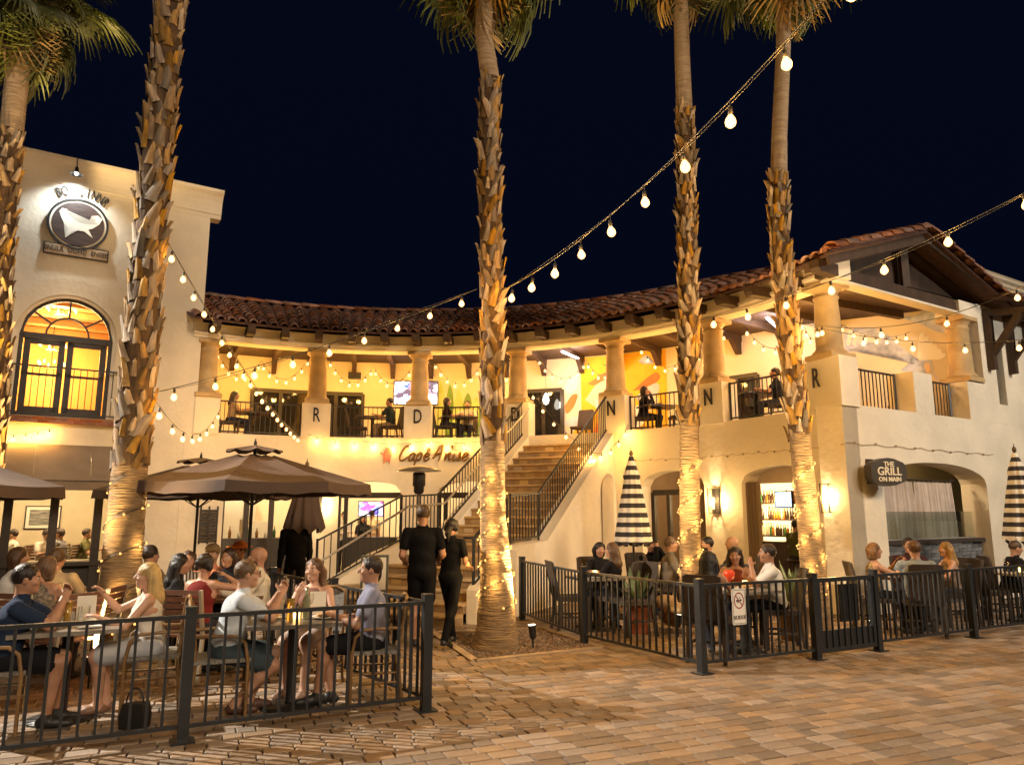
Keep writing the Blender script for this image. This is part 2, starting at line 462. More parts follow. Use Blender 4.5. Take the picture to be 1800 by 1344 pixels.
# pedestals and columns
colm = None
def column_mesh():
    mb = MB()
    mb.lathe([(.30, 0), (.30, .09)], 4, sq=True, smooth=False)
    mb.lathe([(.285, .09), (.30, .115), (.285, .15), (.255, .165), (.245, .19), (.232, .23)], 24)
    mb.lathe([(.232, .23), (.224, .60), (.219, .615), (.219, .625), (.223, .64), (.200, 1.10), (.222, 1.12), (.222, 1.15), (.200, 1.165), (.200, 1.20), (.235, 1.25), (.265, 1.285)], 24, caps=False)
    mb.lathe([(.275, 1.285), (.285, 1.30), (.285, 1.37)], 4, sq=True, smooth=False)
    return mb
COLM = column_mesh().mesh('column', STONE)
def put_column(parent, p, rz):
    return inst('column', COLM, parent, Matrix.Translation(p) @ Matrix.Rotation(rz, 4, 'Z'))
for a in PED + [123.4]:
    h = 2.35 if a < 120 else 1.9
    fixn(sweep(AP, rect(-.035, .46, 3.46, 4.33), lin(a - h, a + h, 4)).build('pedestal', STUCCO, ARC))
    p = AP(a, .21, 4.332); put_column(ARC, p, R(a))
# corner pedestal (gable end) and its column
fixn(sweep(AP, rect(-.035, .50, 3.46, 4.33), lin(15.3, 21.6, 6)).build('pedestal', STUCCO, ARC))
put_column(ARC, AP(18.3, .22, 4.332), R(25))
# beam with moulding
fixn(sweep(AP, [(.0, 5.715), (.44, 5.715), (.44, 6.10), (-.02, 6.10), (-.02, 5.88), (-.07, 5.86), (-.07, 5.80), (-.03, 5.79), (-.03, 5.74)], lin(14.9, 126.3, 90)).build('beam', STUCCO, ARC))
tail = MB()
tail.add([(-.09, 0, 0), (.09, 0, 0), (.09, -.50, .0), (-.09, -.50, 0), (-.09, 0, .2), (.09, 0, .2), (.09, -.55, .2), (-.09, -.55, .2), (-.09, -.55, .07), (.09, -.55, .07)],
         [(0, 3, 2, 1), (4, 5, 6, 7), (0, 1, 5, 4), (3, 8, 9, 2), (8, 7, 6, 9), (0, 4, 7, 8, 3), (1, 2, 9, 6, 5)])
TAILM = tail.mesh('rafter_tail', DARKWOOD)
ra = 123.5
while ra > 14.5:
    p = AP(ra, 0, 5.84 - .14 * min(1.0, max(0.0, (50 - ra) / 32.0)) ** 1.5); q = AP(ra, 1, p.z) - p
    inst('rafter_tail', TAILM, ARC, Matrix.Translation(p) @ Matrix.Rotation(math.atan2(q.y, q.x) - PI / 2, 4, 'Z')); ra -= 5.7
# roof
EAVE_D, RIDGE_D, BACK_D = -.52, 2.62, 5.75
ZE, ZR, ZB = 6.08, 7.42, 6.10
def roof_z(d): return ZE + (ZR - ZE) * (d - EAVE_D) / (RIDGE_D - EAVE_D) if d <= RIDGE_D else ZR + (ZB - ZR) * (d - RIDGE_D) / (BACK_D - RIDGE_D)
A_END = 12.4
def RZ(a):                                   # the ridge comes down towards the gable end
    k = min(1.0, max(0.0, (50 - a) / 32.0)); k = k * k * (3 - 2 * k); return ZR - .46 * k
def EDROP(a):
    k = min(1.0, max(0.0, (50 - a) / 32.0)); return -.14 * k * k * (3 - 2 * k)
def APR(a, d, z):
    wt = (d - EAVE_D) / (RIDGE_D - EAVE_D) if d <= RIDGE_D else (BACK_D - d) / (BACK_D - RIDGE_D)
    wt = max(0.0, min(1.0, wt)); return AP(a, d, z + (RZ(a) - ZR) * wt + EDROP(a) * (1 - wt))
roof = fixn(sweep(APR, [(EAVE_D + .04, ZE - .03), (RIDGE_D, ZR - .05), (BACK_D, ZB - .03), (BACK_D, ZB + .02), (RIDGE_D, ZR + .005), (EAVE_D + .04, ZE + .02)], lin(A_END + .2, 127.5, 90)).build('roof', TILEPAN, ARC))
NT = 66; NR = 9
def tile_frame(ang, row):
    d0 = EAVE_D - .03 + (RIDGE_D - EAVE_D) * row / NR; d1 = d0 + (RIDGE_D - EAVE_D) / NR * 1.16
    a = APR(ang, d0, roof_z(d0) + .028); b = APR(ang, d1, roof_z(d1) + .012)
    return a, b
def barrel(a, b, side, r0, r1, t=.016, n=7):
    """half-round cover tile from a (low end) to b"""
    ax = (b - a).normalized(); side = (side - ax * side.dot(ax)).normalized(); up = side.cross(ax)
    if up.z < 0: up = -up
    vs = []
    for p, r_ in ((a, r0), (b, r1)):
        for rr in (r_, r_ - t):
            for j in range(n):
                th = PI * j / (n - 1)
                vs.append(p + side * math.cos(th) * rr + up * math.sin(th) * rr * .9)
    fs = []
    for j in range(n - 1):
        fs += [(j, j + 1, 2 * n + j + 1, 2 * n + j), (n + j + 1, n + j, 3 * n + j, 3 * n + j + 1), (j + 1, j, n + j, n + j + 1), (2 * n + j, 2 * n + j + 1, 3 * n + j + 1, 3 * n + j)]
    return vs, fs
field = MB(); frv = []; n_t = 0
dang = (127.3 - A_END) / NT
row_mesh = {}
for row in range(NR):
    for i in range(NT):
        ang = 127.2 - dang * (i + .5) + random.uniform(-.12, .12)
        a, b = tile_frame(ang, row)
        side = AP(ang + .5, EAVE_D, 0) - AP(ang - .5, EAVE_D, 0)
        wa = (AP(ang + dang / 2, EAVE_D + (RIDGE_D - EAVE_D) * row / NR, 0) - AP(ang - dang / 2, EAVE_D + (RIDGE_D - EAVE_D) * row / NR, 0)).length
        if row < 4 and n_t < 272 and ang > 24:
            if row not in row_mesh:
                l = (b - a).length; v, f = barrel(Vector((0, 0, 0)), Vector((0, l, 0)), Vector((1, 0, 0)), wa * .40, wa * .335)
                row_mesh[row] = MB().add(v, f, 0, True).mesh('roof_tile', TILE)
            ax = (b - a).normalized(); sd = (side - ax * side.dot(ax)).normalized(); up = sd.cross(ax)
            if up.z < 0: sd = -sd; up = -up
            M = Matrix(((sd.x, ax.x, up.x, a.x), (sd.y, ax.y, up.y, a.y), (sd.z, ax.z, up.z, a.z + random.uniform(-.008, .008)), (0, 0, 0, 1)))
            inst('roof_tile', row_mesh[row], roof, M @ Matrix.Rotation(random.uniform(-.03, .03), 4, 'Z')); n_t += 1
        else:
            v, f = barrel(a, b, side, wa * .40, wa * .335); field.add(v, f, 0, True); frv += [random.random()] * len(f)
# ridge cap tiles and the back slope
for i in range(44):
    a1, a2 = 127 - (127 - A_END) * i / 44, 127 - (127 - A_END) * (i + 1.12) / 44
    a, b = APR(a1, RIDGE_D, ZR + .06), APR(max(a2, A_END), RIDGE_D, ZR + .05)
    v, f = barrel(a, b, AP(a1, 1, 0) - AP(a1, 0, 0), .13, .11); field.add(v, f, 0, True); frv += [random.random()] * len(f)
fo = field.build('roof_tile_field', TILE_A, roof); fo['kind'] = 'stuff'
at = fo.data.attributes.new('rnd', 'FLOAT', 'FACE'); at.data.foreach_set('value', frv)
# gable verge: flat half-round tiles lying along the two sloping edges
for sgn in (0, 1):
    n = 9
    for i in range(n):
        if sgn == 0: d0, d1 = EAVE_D + (RIDGE_D - EAVE_D) * i / n, EAVE_D + (RIDGE_D - EAVE_D) * (i + 1.1) / n
        else: d0, d1 = BACK_D + (RIDGE_D - BACK_D) * i / n, BACK_D + (RIDGE_D - BACK_D) * (i + 1.1) / n
        d1 = min(d1, RIDGE_D) if sgn == 0 else max(d1, RIDGE_D)
        a, b = APR(A_END, d0, roof_z(d0) + .02), APR(A_END, d1, roof_z(d1) + .01)
        v, f = barrel(a, b, AP(A_END + 1, 0, 0) - AP(A_END - 1, 0, 0), .15, .12)
        MB().add(v, f, 0, True).build('verge_tile', TILE, roof)
# gallery: back wall, ceiling, rafters
a_w = 37.0
BW0 = AP(a_w, 2.9, 0); BW1 = RP(4.75, .45, 0)
BWD = (BW1 - BW0).normalized(); BWN = Vector((BWD.y, -BWD.x, 0))
if BWN.dot(-BW0) < 0: BWN = -BWN
def BP(t, d, z): return BW0 + BWD * t - BWN * d + Vector((0, 0, z))
fixn(wall(AP, a_w, 126.5, 3.4, 6.0, 2.9, 3.1, (), step=2).build('gallery_wall', STUCCO_IN, ARC))
fixn(wall(BP, 0, (BW1 - BW0).length, 3.4, 6.3, 0, .2, ()).build('gallery_wall', STUCCO_IN, ARC))
fixn(sweep(AP, rect(.445, 4.9, 5.98, 6.03), lin(17.2, 126.3, 60)).build('gallery_ceiling', DARKWOOD, ARC))
ra = 123.5
while ra > 16:
    mb = MB(); p, q = AP(ra, .445, 5.90), AP(ra, 2.89 if ra > 38 else 3.9, 5.90)
    mb.bar(p, q, .13, .16)
    if ra > 38:
        e = AP(ra, 2.86, 0); i_ = AP(ra, 2.45, 0); s = (AP(ra + .5, 2.8, 0) - AP(ra - .5, 2.8, 0)).normalized() * .06
        mb.poly([i_ - s + Vector((0, 0, 5.82)), e - s + Vector((0, 0, 5.82)), e - s + Vector((0, 0, 5.50)), e - s * 1 + Vector((0, 0, 5.50)) + (i_ - e) * .25], s * 2)
    mb.build('rafter', DARKWOOD, ARC); ra -= 5.7
# gable end: tie beam, trim, truss
gb = MB(); gb.bar(RP(-.1, .16, 5.86), RP(5.25, .16, 5.82), .22, .24); gb.build('tie_beam', DARKWOOD, ARC)
MB().bar(RP(.0, .10, 5.69), RP(4.35, .10, 5.69), .26, .045).build('beam_trim', STUCCO, ARC)
MB().poly([RP(-.2, .32, 5.92), RP(5.45, .32, 5.92), RP(2.62, .32, 6.86)], -NV * .04).build('gable_infill', DARKWOOD, ARC)
tr = MB(); tr.bar(RP(2.62, .16, 6.0), RP(2.62, .16, 6.80), .14, .14)
tr.build('truss', DARKWOOD, ARC)
for t0_, t1_, z0_, z1_ in ((-.55, 2.62, ZE - .20, RZ(14) - .06), (5.8, 2.62, ZB - .05, RZ(14) - .06)):
    MB().bar(RP(t0_, -.30, z0_), RP(t1_, -.30, z1_), .06, .24, up=(0, 0, 1)).build('barge_board', DARKWOOD, ARC)
    MB().bar(RP(t0_ + .1, .16, z0_ - .03), RP(t1_, .16, z1_ - .03), .14, .18, up=(0, 0, 1)).build('gable_rafter', DARKWOOD, ARC)
# straight wing: grill wall with its wide arch, parapet blocks, second column
g_arch = seg_arch(2.83, 1.79, 2.22, 2.58); g_arch = (g_arch[0], g_arch[1], 0.0, g_arch[3])
fixn(wall(RP, .001, 9.6, 0, 3.5, 0, .5, [g_arch], step=.5).build('grill_wall', STUCCO, ARC))
fixn(sweep(RP, rect(.505, 6.0, 3.2, 3.39), [.5, 9.6]).build('gallery_floor', MATS['terracotta_floor'], ARC))
for t0_, t1_, z1_ in ((2.30, 2.95, 4.28), (4.28, 4.98, 4.28)):
    fixn(sweep(RP, rect(-.002, .5, 3.49, z1_), [t0_, t1_]).build('parapet_block', STUCCO, ARC))
put_column(ARC, RP(4.62, .25, 4.30), math.atan2(DV.y, DV.x))
fixn(sweep(RP, rect(.0, .5, 5.685, 5.98), [4.28, 5.0]).build('beam_end', STUCCO, ARC))
fixn(wall(RP, 4.985, 9.6, 3.49, 6.0, .0, .3, [(5.55, 5.9, 3.9, lambda t: 5.3)], step=.6).build('grill_wall', STUCCO, ARC))
MB().bar(RP(5.72, .32, 3.9), RP(5.72, .32, 5.3), .4, .03, up=DV).build('window_pane', mat('dim_window', (.25, .2, .12), .2), ARC)
for i, t_ in enumerate((5.25, 6.15, 7.0)):
    b_ = MB(); b_.bar(RP(t_, -.08, 4.6), RP(t_, -.08, 5.75), .13, .14, up=NV); b_.bar(RP(t_, -.05, 4.85), RP(t_, -.75, 5.75), .12, .12, up=DV); b_.bar(RP(t_, 0, 5.82), RP(t_, -.85, 5.72), .13, .13, up=DV)
    b_.build('eave_bracket', DARKWOOD, ARC)
sr = fixn(sweep(RP, [(-.95, 5.84), (-.95, 5.90), (1.5, 6.75), (1.5, 6.65)], [5.1, 9.6]).build('side_roof', TILEPAN, ARC))
for i in range(18):
    for j in range(5):
        t_ = 5.22 + i * .235; d0 = -1.0 + j * .48
        v, f = barrel(RP(t_, d0, 5.93 + (d0 + .95) * .347), RP(t_, d0 + .53, 5.915 + (d0 + 1.48) * .347), DV, .10, .085)
        MB().add(v, f, 0, True).build('roof_tile', TILE, sr)
# stacked-stone sill wall and slab under the grill arch
stone_m = mat('grey_ledge_stone', (.16, .17, .18), .7, col2=(.07, .078, .09), scale=9, rnd=.45, bump=.5, bscale=40)
sw = fixn(sweep(RP, rect(.20, .5, 0, 1.10), [1.05, 4.61]).build('stone_sill_wall', mat('grey_mortar', (.06, .06, .065), .9), ARC))
SL = [MB().box((0, 0, 0), (l, .05, .058)).mesh('ledge_stone', stone_m) for l in (.26, .34, .44, .2)]
z = .03
while z < 1.08:
    t_ = 1.08
    while t_ < 4.5:
        k = random.randrange(4); l = (.26, .34, .44, .2)[k]
        if t_ + l > 4.6: break
        p = RP(t_ + l / 2, .195 - random.uniform(0, .025), z + .03)
        if z > .25 : inst('ledge_stone', SL[k], sw, Matrix.Translation(p) @ Matrix.Rotation(math.atan2(DV.y, DV.x), 4, 'Z'))
        t_ += l + .006
    z += .064
fixn(sweep(RP, rect(.12, .52, 1.10, 1.17), [1.045, 4.615]).build('sill_slab', mat('dark_sill', (.05, .04, .035), .5), ARC))
# ground-floor rooms behind the arcade
FLOORIN = mat('brown_wood_floor', (.14, .085, .05), .5, var=.25, scale=5)
def room_arc(a0, a1, d0, d1, zc, wm, name='interior'):
    fixn(wall(AP, a0, a1, 0.01, zc, d1, d1 + .1, (), step=2).build(name + '_wall', wm, ARC))
    for a in (a0, a1):
        MB().add([AP(a, d0, 0.01), AP(a, d1, 0.01), AP(a, d1, zc), AP(a, d0, zc)], [(0, 1, 2, 3)]).build(name + '_partition', wm, ARC)
    fixn(sweep(AP, rect(d0, d1, zc, zc + .06), lin(a0, a1, 12)).build(name + '_ceiling', mat('cream_ceiling', (.55, .47, .36), .9), ARC))
    fixn(sweep(AP, rect(d0, d1, .002, .02), lin(a0, a1, 12)).build(name + '_floor', FLOORIN, ARC))
room_arc(105.2, 124.5, .425, 4.6, 3.05, STUCCO_IN)
room_arc(72.5, 104.8, .425, 4.6, 3.05, STUCCO_IN)
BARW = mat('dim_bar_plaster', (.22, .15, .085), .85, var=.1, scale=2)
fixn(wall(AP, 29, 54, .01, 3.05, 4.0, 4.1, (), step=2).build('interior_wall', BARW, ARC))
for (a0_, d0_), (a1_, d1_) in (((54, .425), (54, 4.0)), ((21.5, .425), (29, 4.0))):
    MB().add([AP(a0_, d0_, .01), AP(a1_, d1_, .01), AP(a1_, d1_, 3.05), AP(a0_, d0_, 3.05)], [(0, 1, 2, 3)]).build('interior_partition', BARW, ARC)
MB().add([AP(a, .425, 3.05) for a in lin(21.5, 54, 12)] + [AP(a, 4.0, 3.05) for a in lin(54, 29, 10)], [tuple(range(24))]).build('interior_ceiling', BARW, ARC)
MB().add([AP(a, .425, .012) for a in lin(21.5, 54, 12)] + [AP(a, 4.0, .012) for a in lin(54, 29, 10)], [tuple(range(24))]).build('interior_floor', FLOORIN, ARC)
# right wing room: dim, behind the curtain
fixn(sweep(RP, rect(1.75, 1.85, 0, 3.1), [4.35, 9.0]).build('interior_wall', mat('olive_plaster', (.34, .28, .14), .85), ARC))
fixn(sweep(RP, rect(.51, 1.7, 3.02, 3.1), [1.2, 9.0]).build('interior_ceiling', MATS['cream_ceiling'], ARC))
# ------------------------------------------------------------------ rear parapet building at the right
RB = thing('rear_building', 'plain white parapet block rising behind the gabled roof at the right', 'building', RP(8, 7, 0))
def onplane(base, x, y):
    r_ = ray(x, y); s = base.dot(NV) / (r_.x * NV.x + r_.y * NV.y); p = r_ * s; q = Vector((p.x, p.y, 0)) - Vector((base.x, base.y, 0))
    return q.dot(DV), p.z + CAMZ
rb0 = RP(0, 6.2, 0)
tq, zq = onplane(rb0, 1668, 457)
def QP(t, d, z): return rb0 + DV * t - NV * d + Vector((0, 0, z))
fixn(sweep(QP, rect(0, 5, 0, zq - .42), [tq, tq + 14]).build('wall', STUCCO, RB))
fixn(sweep(QP, [(0, zq - .42), (-.06, zq - .36), (-.06, zq - .25), (-.16, zq - .16), (-.16, zq - .06), (-.2, zq), (5, zq), (5, zq - .42)], [tq - .15, tq + 14.1]).build('cornice', STUCCO, RB))
# ------------------------------------------------------------------ left building
LB = thing('corner_building', 'tall plain cream building with arched upstairs window at the left', 'building', LP(-2, 0, 0))
w_arch = (-3.57, -1.83, 3.66, lambda t: 5.38 + math.sqrt(max(0, .87 ** 2 - (t + 2.70) ** 2)))
g_open = (-9.0, -1.25, 0.0, lambda t: 2.85)
fixn(wall(LP, -9.5, 0, 0, 8.72, 0, .38, [g_open], step=.5).build('wall', STUCCO, LB)) if False else None
def lwall():
    mb = wall(LP, -9.5, .001, 0, 3.2, 0, .38, [g_open], step=.5)
    wall(LP, -9.5, .001, 3.2, 8.72, 0, .38, [w_arch], step=.5, mb=mb)
    return mb
fixn(lwall().build('wall', STUCCO, LB))
def LS(t, d, z): return LP(-t, d, z)
fixn(MB().poly([LP(0, .38, 0), LP(-.38, .38, 0), LP(-.38, 6, 0), LP(0, 6, 0)], (0, 0, 8.72)).build('side_wall', STUCCO, LB))
corn = [(.3, 8.70), (-.01, 8.70), (-.02, 8.79), (-.045, 8.81), (-.045, 8.85), (-.055, 8.96), (-.09, 9.10), (-.16, 9.22), (-.25, 9.30), (-.26, 9.37), (.3, 9.37)]
fixn(sweep(LP, corn, [-9.5, .24]).build('cornice', STUCCO, LB))
fixn(MB().poly([LP(.24, .3, 9.18), LP(.24, 6, 9.18), LP(-.2, 6, 9.18), LP(-.2, .3, 9.18)], (0, 0, .18)).build('cornice_return', STUCCO, LB))
# arched band round the window, brick sill
ab = MB(); n = 28; ring = []
for i in range(n + 1):
    th = PI * i / n
    ring.append([(-2.70 + q * math.cos(th), 5.38 + q * math.sin(th)) for q in (.94, 1.30)])
vs = []; fs = []
ring = [[(-2.70 + .94, 3.72), (-2.70 + 1.30, 3.72)]] + ring + [[(-2.70 - .94, 3.72), (-2.70 - 1.30, 3.72)]]
for (a, b) in ring: vs += [LP(a[0], -.045, a[1]), LP(b[0], -.045, b[1]), LP(a[0], 0.002, a[1]), LP(b[0], 0.002, b[1])]
for i in range(len(ring) - 1):
    o = i * 4; fs += [(o, o + 1, o + 5, o + 4), (o, o + 4, o + 6, o + 2), (o + 1, o + 3, o + 7, o + 5)]
fixn(ab.add(vs, fs).build('arch_surround', STUCCO, LB))
BRICK = mat('red_brick', (.36, .13, .06), .85, var=.25, scale=14, rnd=.3, bump=.3)
bs = MB().poly([LP(-5.0, -.10, 3.50), LP(-1.35, -.10, 3.50), LP(-1.35, .02, 3.50), LP(-5.0, .02, 3.50)], (0, 0, .125)).build('brick_sill', mat('mortar', (.4, .3, .2), .9), LB)
BKM = MB().box((0, 0, 0), (.21, .13, .062)).mesh('brick', BRICK)
for i in range(17):
    for j in range(2):
        inst('brick', BKM, bs, Matrix.Translation(LP(-1.47 - i * .215 - j * .1, -.055, 3.533 + j * .066)) @ Matrix.Rotation(math.atan2(DV.y, DV.x), 4, 'Z'))
# french window: frame, doors, fanlight
fr = MB()
def lbar(t0, z0, t1, z1, w_=.06, dp=.07, d=.10, mb=None): (mb or fr).bar(LP(t0, d, z0), LP(t1, d, z1), dp, w_, up=(0, 0, 1) if abs(t1 - t0) > abs(z1 - z0) else DV)
for t_ in (-3.53, -1.87): lbar(t_, 3.66, t_, 5.40, .08)
for th in range(24):
    a, b = PI * th / 24, PI * (th + 1) / 24
    fr.bar(LP(-2.70 + .84 * math.cos(a), .10, 5.38 + .84 * math.sin(a)), LP(-2.70 + .84 * math.cos(b), .10, 5.38 + .84 * math.sin(b)), .07, .05, up=NV)
    fr.bar(LP(-2.70 + .40 * math.cos(a), .10, 5.42 + .40 * math.sin(a)), LP(-2.70 + .40 * math.cos(b), .10, 5.42 + .40 * math.sin(b)), .04, .03, up=NV)
for a in (R(38), R(90), R(142)):
    fr.bar(LP(-2.70 + .40 * math.cos(a), .10, 5.42 + .40 * math.sin(a)), LP(-2.70 + .84 * math.cos(a), .10, 5.38 + .84 * math.sin(a)), .04, .03, up=NV)
lbar(-3.53, 5.37, -1.87, 5.37, .13); lbar(-3.53, 3.70, -1.87, 3.70, .08)
win = fr.build('window_frame', DARKFRAME, LB)
for t0_, t1_ in ((-3.47, -2.72), (-2.68, -1.93)):
    dm = MB()
    for t_ in (t0_ + .06, t1_ - .06): lbar(t_, 3.72, t_, 5.30, .12, .05, .12, dm)
    lbar(t0_, 3.80, t1_, 3.80, .12, .05, .12, dm); lbar(t0_, 5.25, t1_, 5.25, .10, .05, .12, dm); lbar(t0_, 4.55, t1_, 4.55, .05, .05, .12, dm)
    dd = dm.build('door', DARKFRAME, LB)
    MB().add([LP(t0_ + .1, .125, 3.85), LP(t1_ - .1, .125, 3.85), LP(t1_ - .1, .125, 5.2), LP(t0_ + .1, .125, 5.2)], [(0, 1, 2, 3)]).build('pane', GLASS, dd)
MB().add([LP(-2.7, .11, 5.44)] + [LP(-2.70 + .82 * math.cos(PI * i / 20), .11, 5.42 + .80 * math.sin(PI * i / 20)) for i in range(21)], [(0, i + 1, i + 2) for i in range(20)]).build('fanlight_pane', GLASS, win)
# rooms of the left building
ORANGE = mat('ochre_room_paint', (.72, .40, .12), .8, var=.06, scale=1.5)
def room_l(t0, t1, z0, z1, d0, d1, wm, cm, tagn):
    MB().add([LP(t0, d1, z0), LP(t1, d1, z0), LP(t1, d1, z1), LP(t0, d1, z1)], [(0, 1, 2, 3)]).build(tagn + '_wall', wm, LB)
    for t_ in (t0, t1): MB().add([LP(t_, d0, z0), LP(t_, d1, z0), LP(t_, d1, z1), LP(t_, d0, z1)], [(0, 1, 2, 3)]).build(tagn + '_wall', wm, LB)
    MB().add([LP(t0, d0, z1), LP(t1, d0, z1), LP(t1, d1, z1), LP(t0, d1, z1)], [(0, 1, 2, 3)]).build(tagn + '_ceiling', cm, LB)
    MB().add([LP(t0, d0, z0), LP(t1, d0, z0), LP(t1, d1, z0), LP(t0, d1, z0)], [(0, 1, 2, 3)]).build(tagn + '_floor', FLOORIN, LB)
room_l(-6.0, -.42, 3.56, 6.5, .39, 5.4, ORANGE, mat('amber_wood_ceiling', (.70, .40, .14), .7, var=.2, scale=3, stretch=(1, 4, 1)), 'upper_room')
for i in range(4):
    MB().bar(LP(-6, 1.2 + i * 1.1, 6.40), LP(-.45, 1.2 + i * 1.1, 6.40), .16, .15).build('ceiling_beam', mat('amber_beam', (.36, .17, .05), .6), LB)
room_l(-9.0, -.42, .012, 2.9, .39, 4.6, mat('pale_dining_plaster', (.62, .53, .36), .85, var=.05), MATS['cream_ceiling'], 'dining_room')
# ground floor glazing
gl = MB()
for t_ in (-1.30, -1.80, -2.61, -3.42, -4.25, -5.1): gl.bar(LP(t_, .18, 0), LP(t_, .18, 2.85), .14 if t_ < -1.35 else .08, .16, up=DV)
gl.bar(LP(-9, .18, .60), LP(-1.27, .18, .60), .22, .08); gl.bar(LP(-9, .18, 2.35), LP(-1.27, .18, 2.35), .14, .14)
gl.build('glazing_frame', DARKFRAME, LB)
MB().add([LP(-9, .22, .02), LP(-1.27, .22, .02), LP(-1.27, .22, .57), LP(-9, .22, .57)], [(0, 1, 2, 3)]).build('base_panel', DARKFRAME, LB)
for t0_, t1_ in ((-1.80, -1.30), (-2.61, -1.80), (-3.42, -2.61), (-4.25, -3.42)):
    MB().add([LP(t0_ + .07, .2, .65), LP(t1_ - .07, .2, .65), LP(t1_ - .07, .2, 2.28), LP(t0_ + .07, .2, 2.28)], [(0, 1, 2, 3)]).build('pane', GLASS, LB)
# awning
AWN = mat('taupe_awning_canvas', (.22, .165, .115), .85, var=.1, scale=3, bump=.1, bscale=120)
aw = thing('awning', 'taupe canvas awning over the left ground-floor windows', 'awning', LP(-3, 0, 2.2))
for i in range(7):
    t1_ = -1.05 - i * 1.0; t0_ = t1_ - 1.0
    fixn(MB().poly([LP(t0_, -.02, 3.05), LP(t1_ - .004, -.02, 3.05), LP(t1_ - .004, -.95, 2.28), LP(t0_, -.95, 2.28)], (0, 0, .02)).build('canvas_panel', AWN, aw))
fixn(sweep(LP, rect(-.96, -.94, 2.10, 2.275), [-8.1, -1.06]).build('valance', AWN, aw))
MB().bar(LP(-8.1, -.93, 2.28), LP(-1.06, -.93, 2.28), .04, .04).build('front_bar', IRON, aw)
# ================================================================== staircase, railings, fences
ST0 = AP(63.3, 0, 0); SIN = -Vector((math.cos(R(63.3)), math.sin(R(63.3)), 0)); SRT = Vector((-SIN.y, SIN.x, 0))
if SRT.x < 0: SRT = -SRT
def SP(s, lat, z): return ST0 + SIN * s + SRT * lat + Vector((0, 0, z))
STAIR = thing('staircase', 'tan stone staircase rising between white curb walls to the upper terrace', 'staircase', SP(6.5, 0, 0))
TREAD = mat('tan_stone_tread', (.60, .43, .22), .6, col2=(.46, .31, .15), scale=5, bump=.25, bscale=35, rnd=.14)
RISER = mat('brown_tile_riser', (.44, .29, .13), .6, col2=(.30, .19, .09), scale=7, bump=.2, bscale=30, rnd=.2)
ZL = .925
def step(s0, s1, l0, l1, l0b, l1b, z, rise):
    """tread from s0 (back) to s1 (front)"""
    m = MB().poly([SP(s0, l0, z - rise), SP(s0, l1, z - rise), SP(s1, l1b, z - rise), SP(s1, l0b, z - rise)], (0, 0, rise - .045))
    st = fixn(m.build('step', RISER, STAIR))
    b = MB(); e = .035
    prof = [(s0, z - .046), (s0, z), (s1 + e - .012, z), (s1 + e, z - .012), (s1 + e, z - .036), (s1 + e - .012, z - .046)]
    L0 = [SP(s, l0 if s < (s0 + s1) / 2 else l0b, zz) for s, zz in prof]; L1 = [SP(s, l1 if s < (s0 + s1) / 2 else l1b, zz) for s, zz in prof]
    k = len(prof)
    b.add(L0 + L1, [tuple(range(k)), tuple(reversed(range(k, 2 * k)))] + [(i, (i + 1) % k, k + (i + 1) % k, k + i) for i in range(k)])
    fixn(b.build('tread', TREAD, st))
    wl = (l1b - l0b); 
    for q in range(int(wl / .42)):
        if (q + int(z * 100)) % 2: continue
        c = l0b + .25 + q * .42
        t = MB().poly([SP(s1 + .006, c - .10, z - rise + .012), SP(s1 + .006, c + .10, z - rise + .012), SP(s1 - .004, c + .10, z - rise + .012), SP(s1 - .004, c - .10, z - rise + .012)], (0, 0, rise - .07))
        fixn(t.build('riser_tile', mat('glazed_riser_tile', (.50, .36, .18), .4, rnd=.35), st))
RU, TU = .165, .275
for i in range(14):
    step(.10 + i * TU, .10 + (i + 1) * TU, -.92, .92, -.92, .92, 3.4 - RU * (i + 1), RU)
S_L0 = .10 + 14 * TU; S_L1 = S_L0 + 1.15
ld = fixn(MB().poly([SP(S_L0, -1.0, 0), SP(S_L0, 1.0, 0), SP(S_L1, 1.0, 0), SP(S_L1, -1.05, 0)], (0, 0, ZL)).build('landing', TREAD, STAIR))
RL = ZL / 6
def leftlat(s): return -1.05 - max(0, s - S_L1) * .62
for i in range(5):
    s0, s1 = S_L1 + i * .30, S_L1 + (i + 1) * .30
    step(s0, s1, leftlat(s0), .92, leftlat(s1), .92, ZL - RL * (i + 1), RL)
def curb(prof, l0, l1, name='curb_wall'):
    a = [SP(s, l0, z) for s, z in prof]; b = [SP(s, l1, z) for s, z in prof]; k = len(prof)
    return fixn(MB().add(a + b, [tuple(range(k)), tuple(reversed(range(k, 2 * k)))] + [(i, (i + 1) % k, k + (i + 1) % k, k + i) for i in range(k)]).build(name, STUCCO, STAIR))
cr = curb([(0.002, 0), (0.002, 3.52), (S_L0 - .05, 1.17), (S_L1 - .02, 1.12), (S_L1 + .05, 1.05), (S_L1 + .12, 0)], .925, 1.26)
curb([(S_L1 + .125, 0), (S_L1 + .125, .98), (S_L1 + 1.05, .56), (S_L1 + 1.12, .5), (S_L1 + 1.12, 0)], .93, 1.10)
curb([(0.002, 0), (0.002, 3.52), (S_L0 - .05, 1.17), (S_L1, 1.12), (S_L1, 0)], -1.26, -.925)
lw = MB(); pr = [(S_L1, 1.12), (S_L1 + .4, .95), (S_L1 + 1.3, .32), (S_L1 + 1.42, .26)]
va = [SP(s, leftlat(s) - .22, z) for s, z in pr] + [SP(s, leftlat(s) + .0, z) for s, z in pr] + [SP(s, leftlat(s) + .0, 0) for s, z in pr] + [SP(s, leftlat(s) - .22, 0) for s, z in pr]
fs = []
for i in range(3):
    for k in range(4): fs.append((k * 4 + i, k * 4 + i + 1, ((k + 1) % 4) * 4 + i + 1, ((k + 1) % 4) * 4 + i))
fs += [(0, 4, 8, 12), (3, 15, 11, 7)]
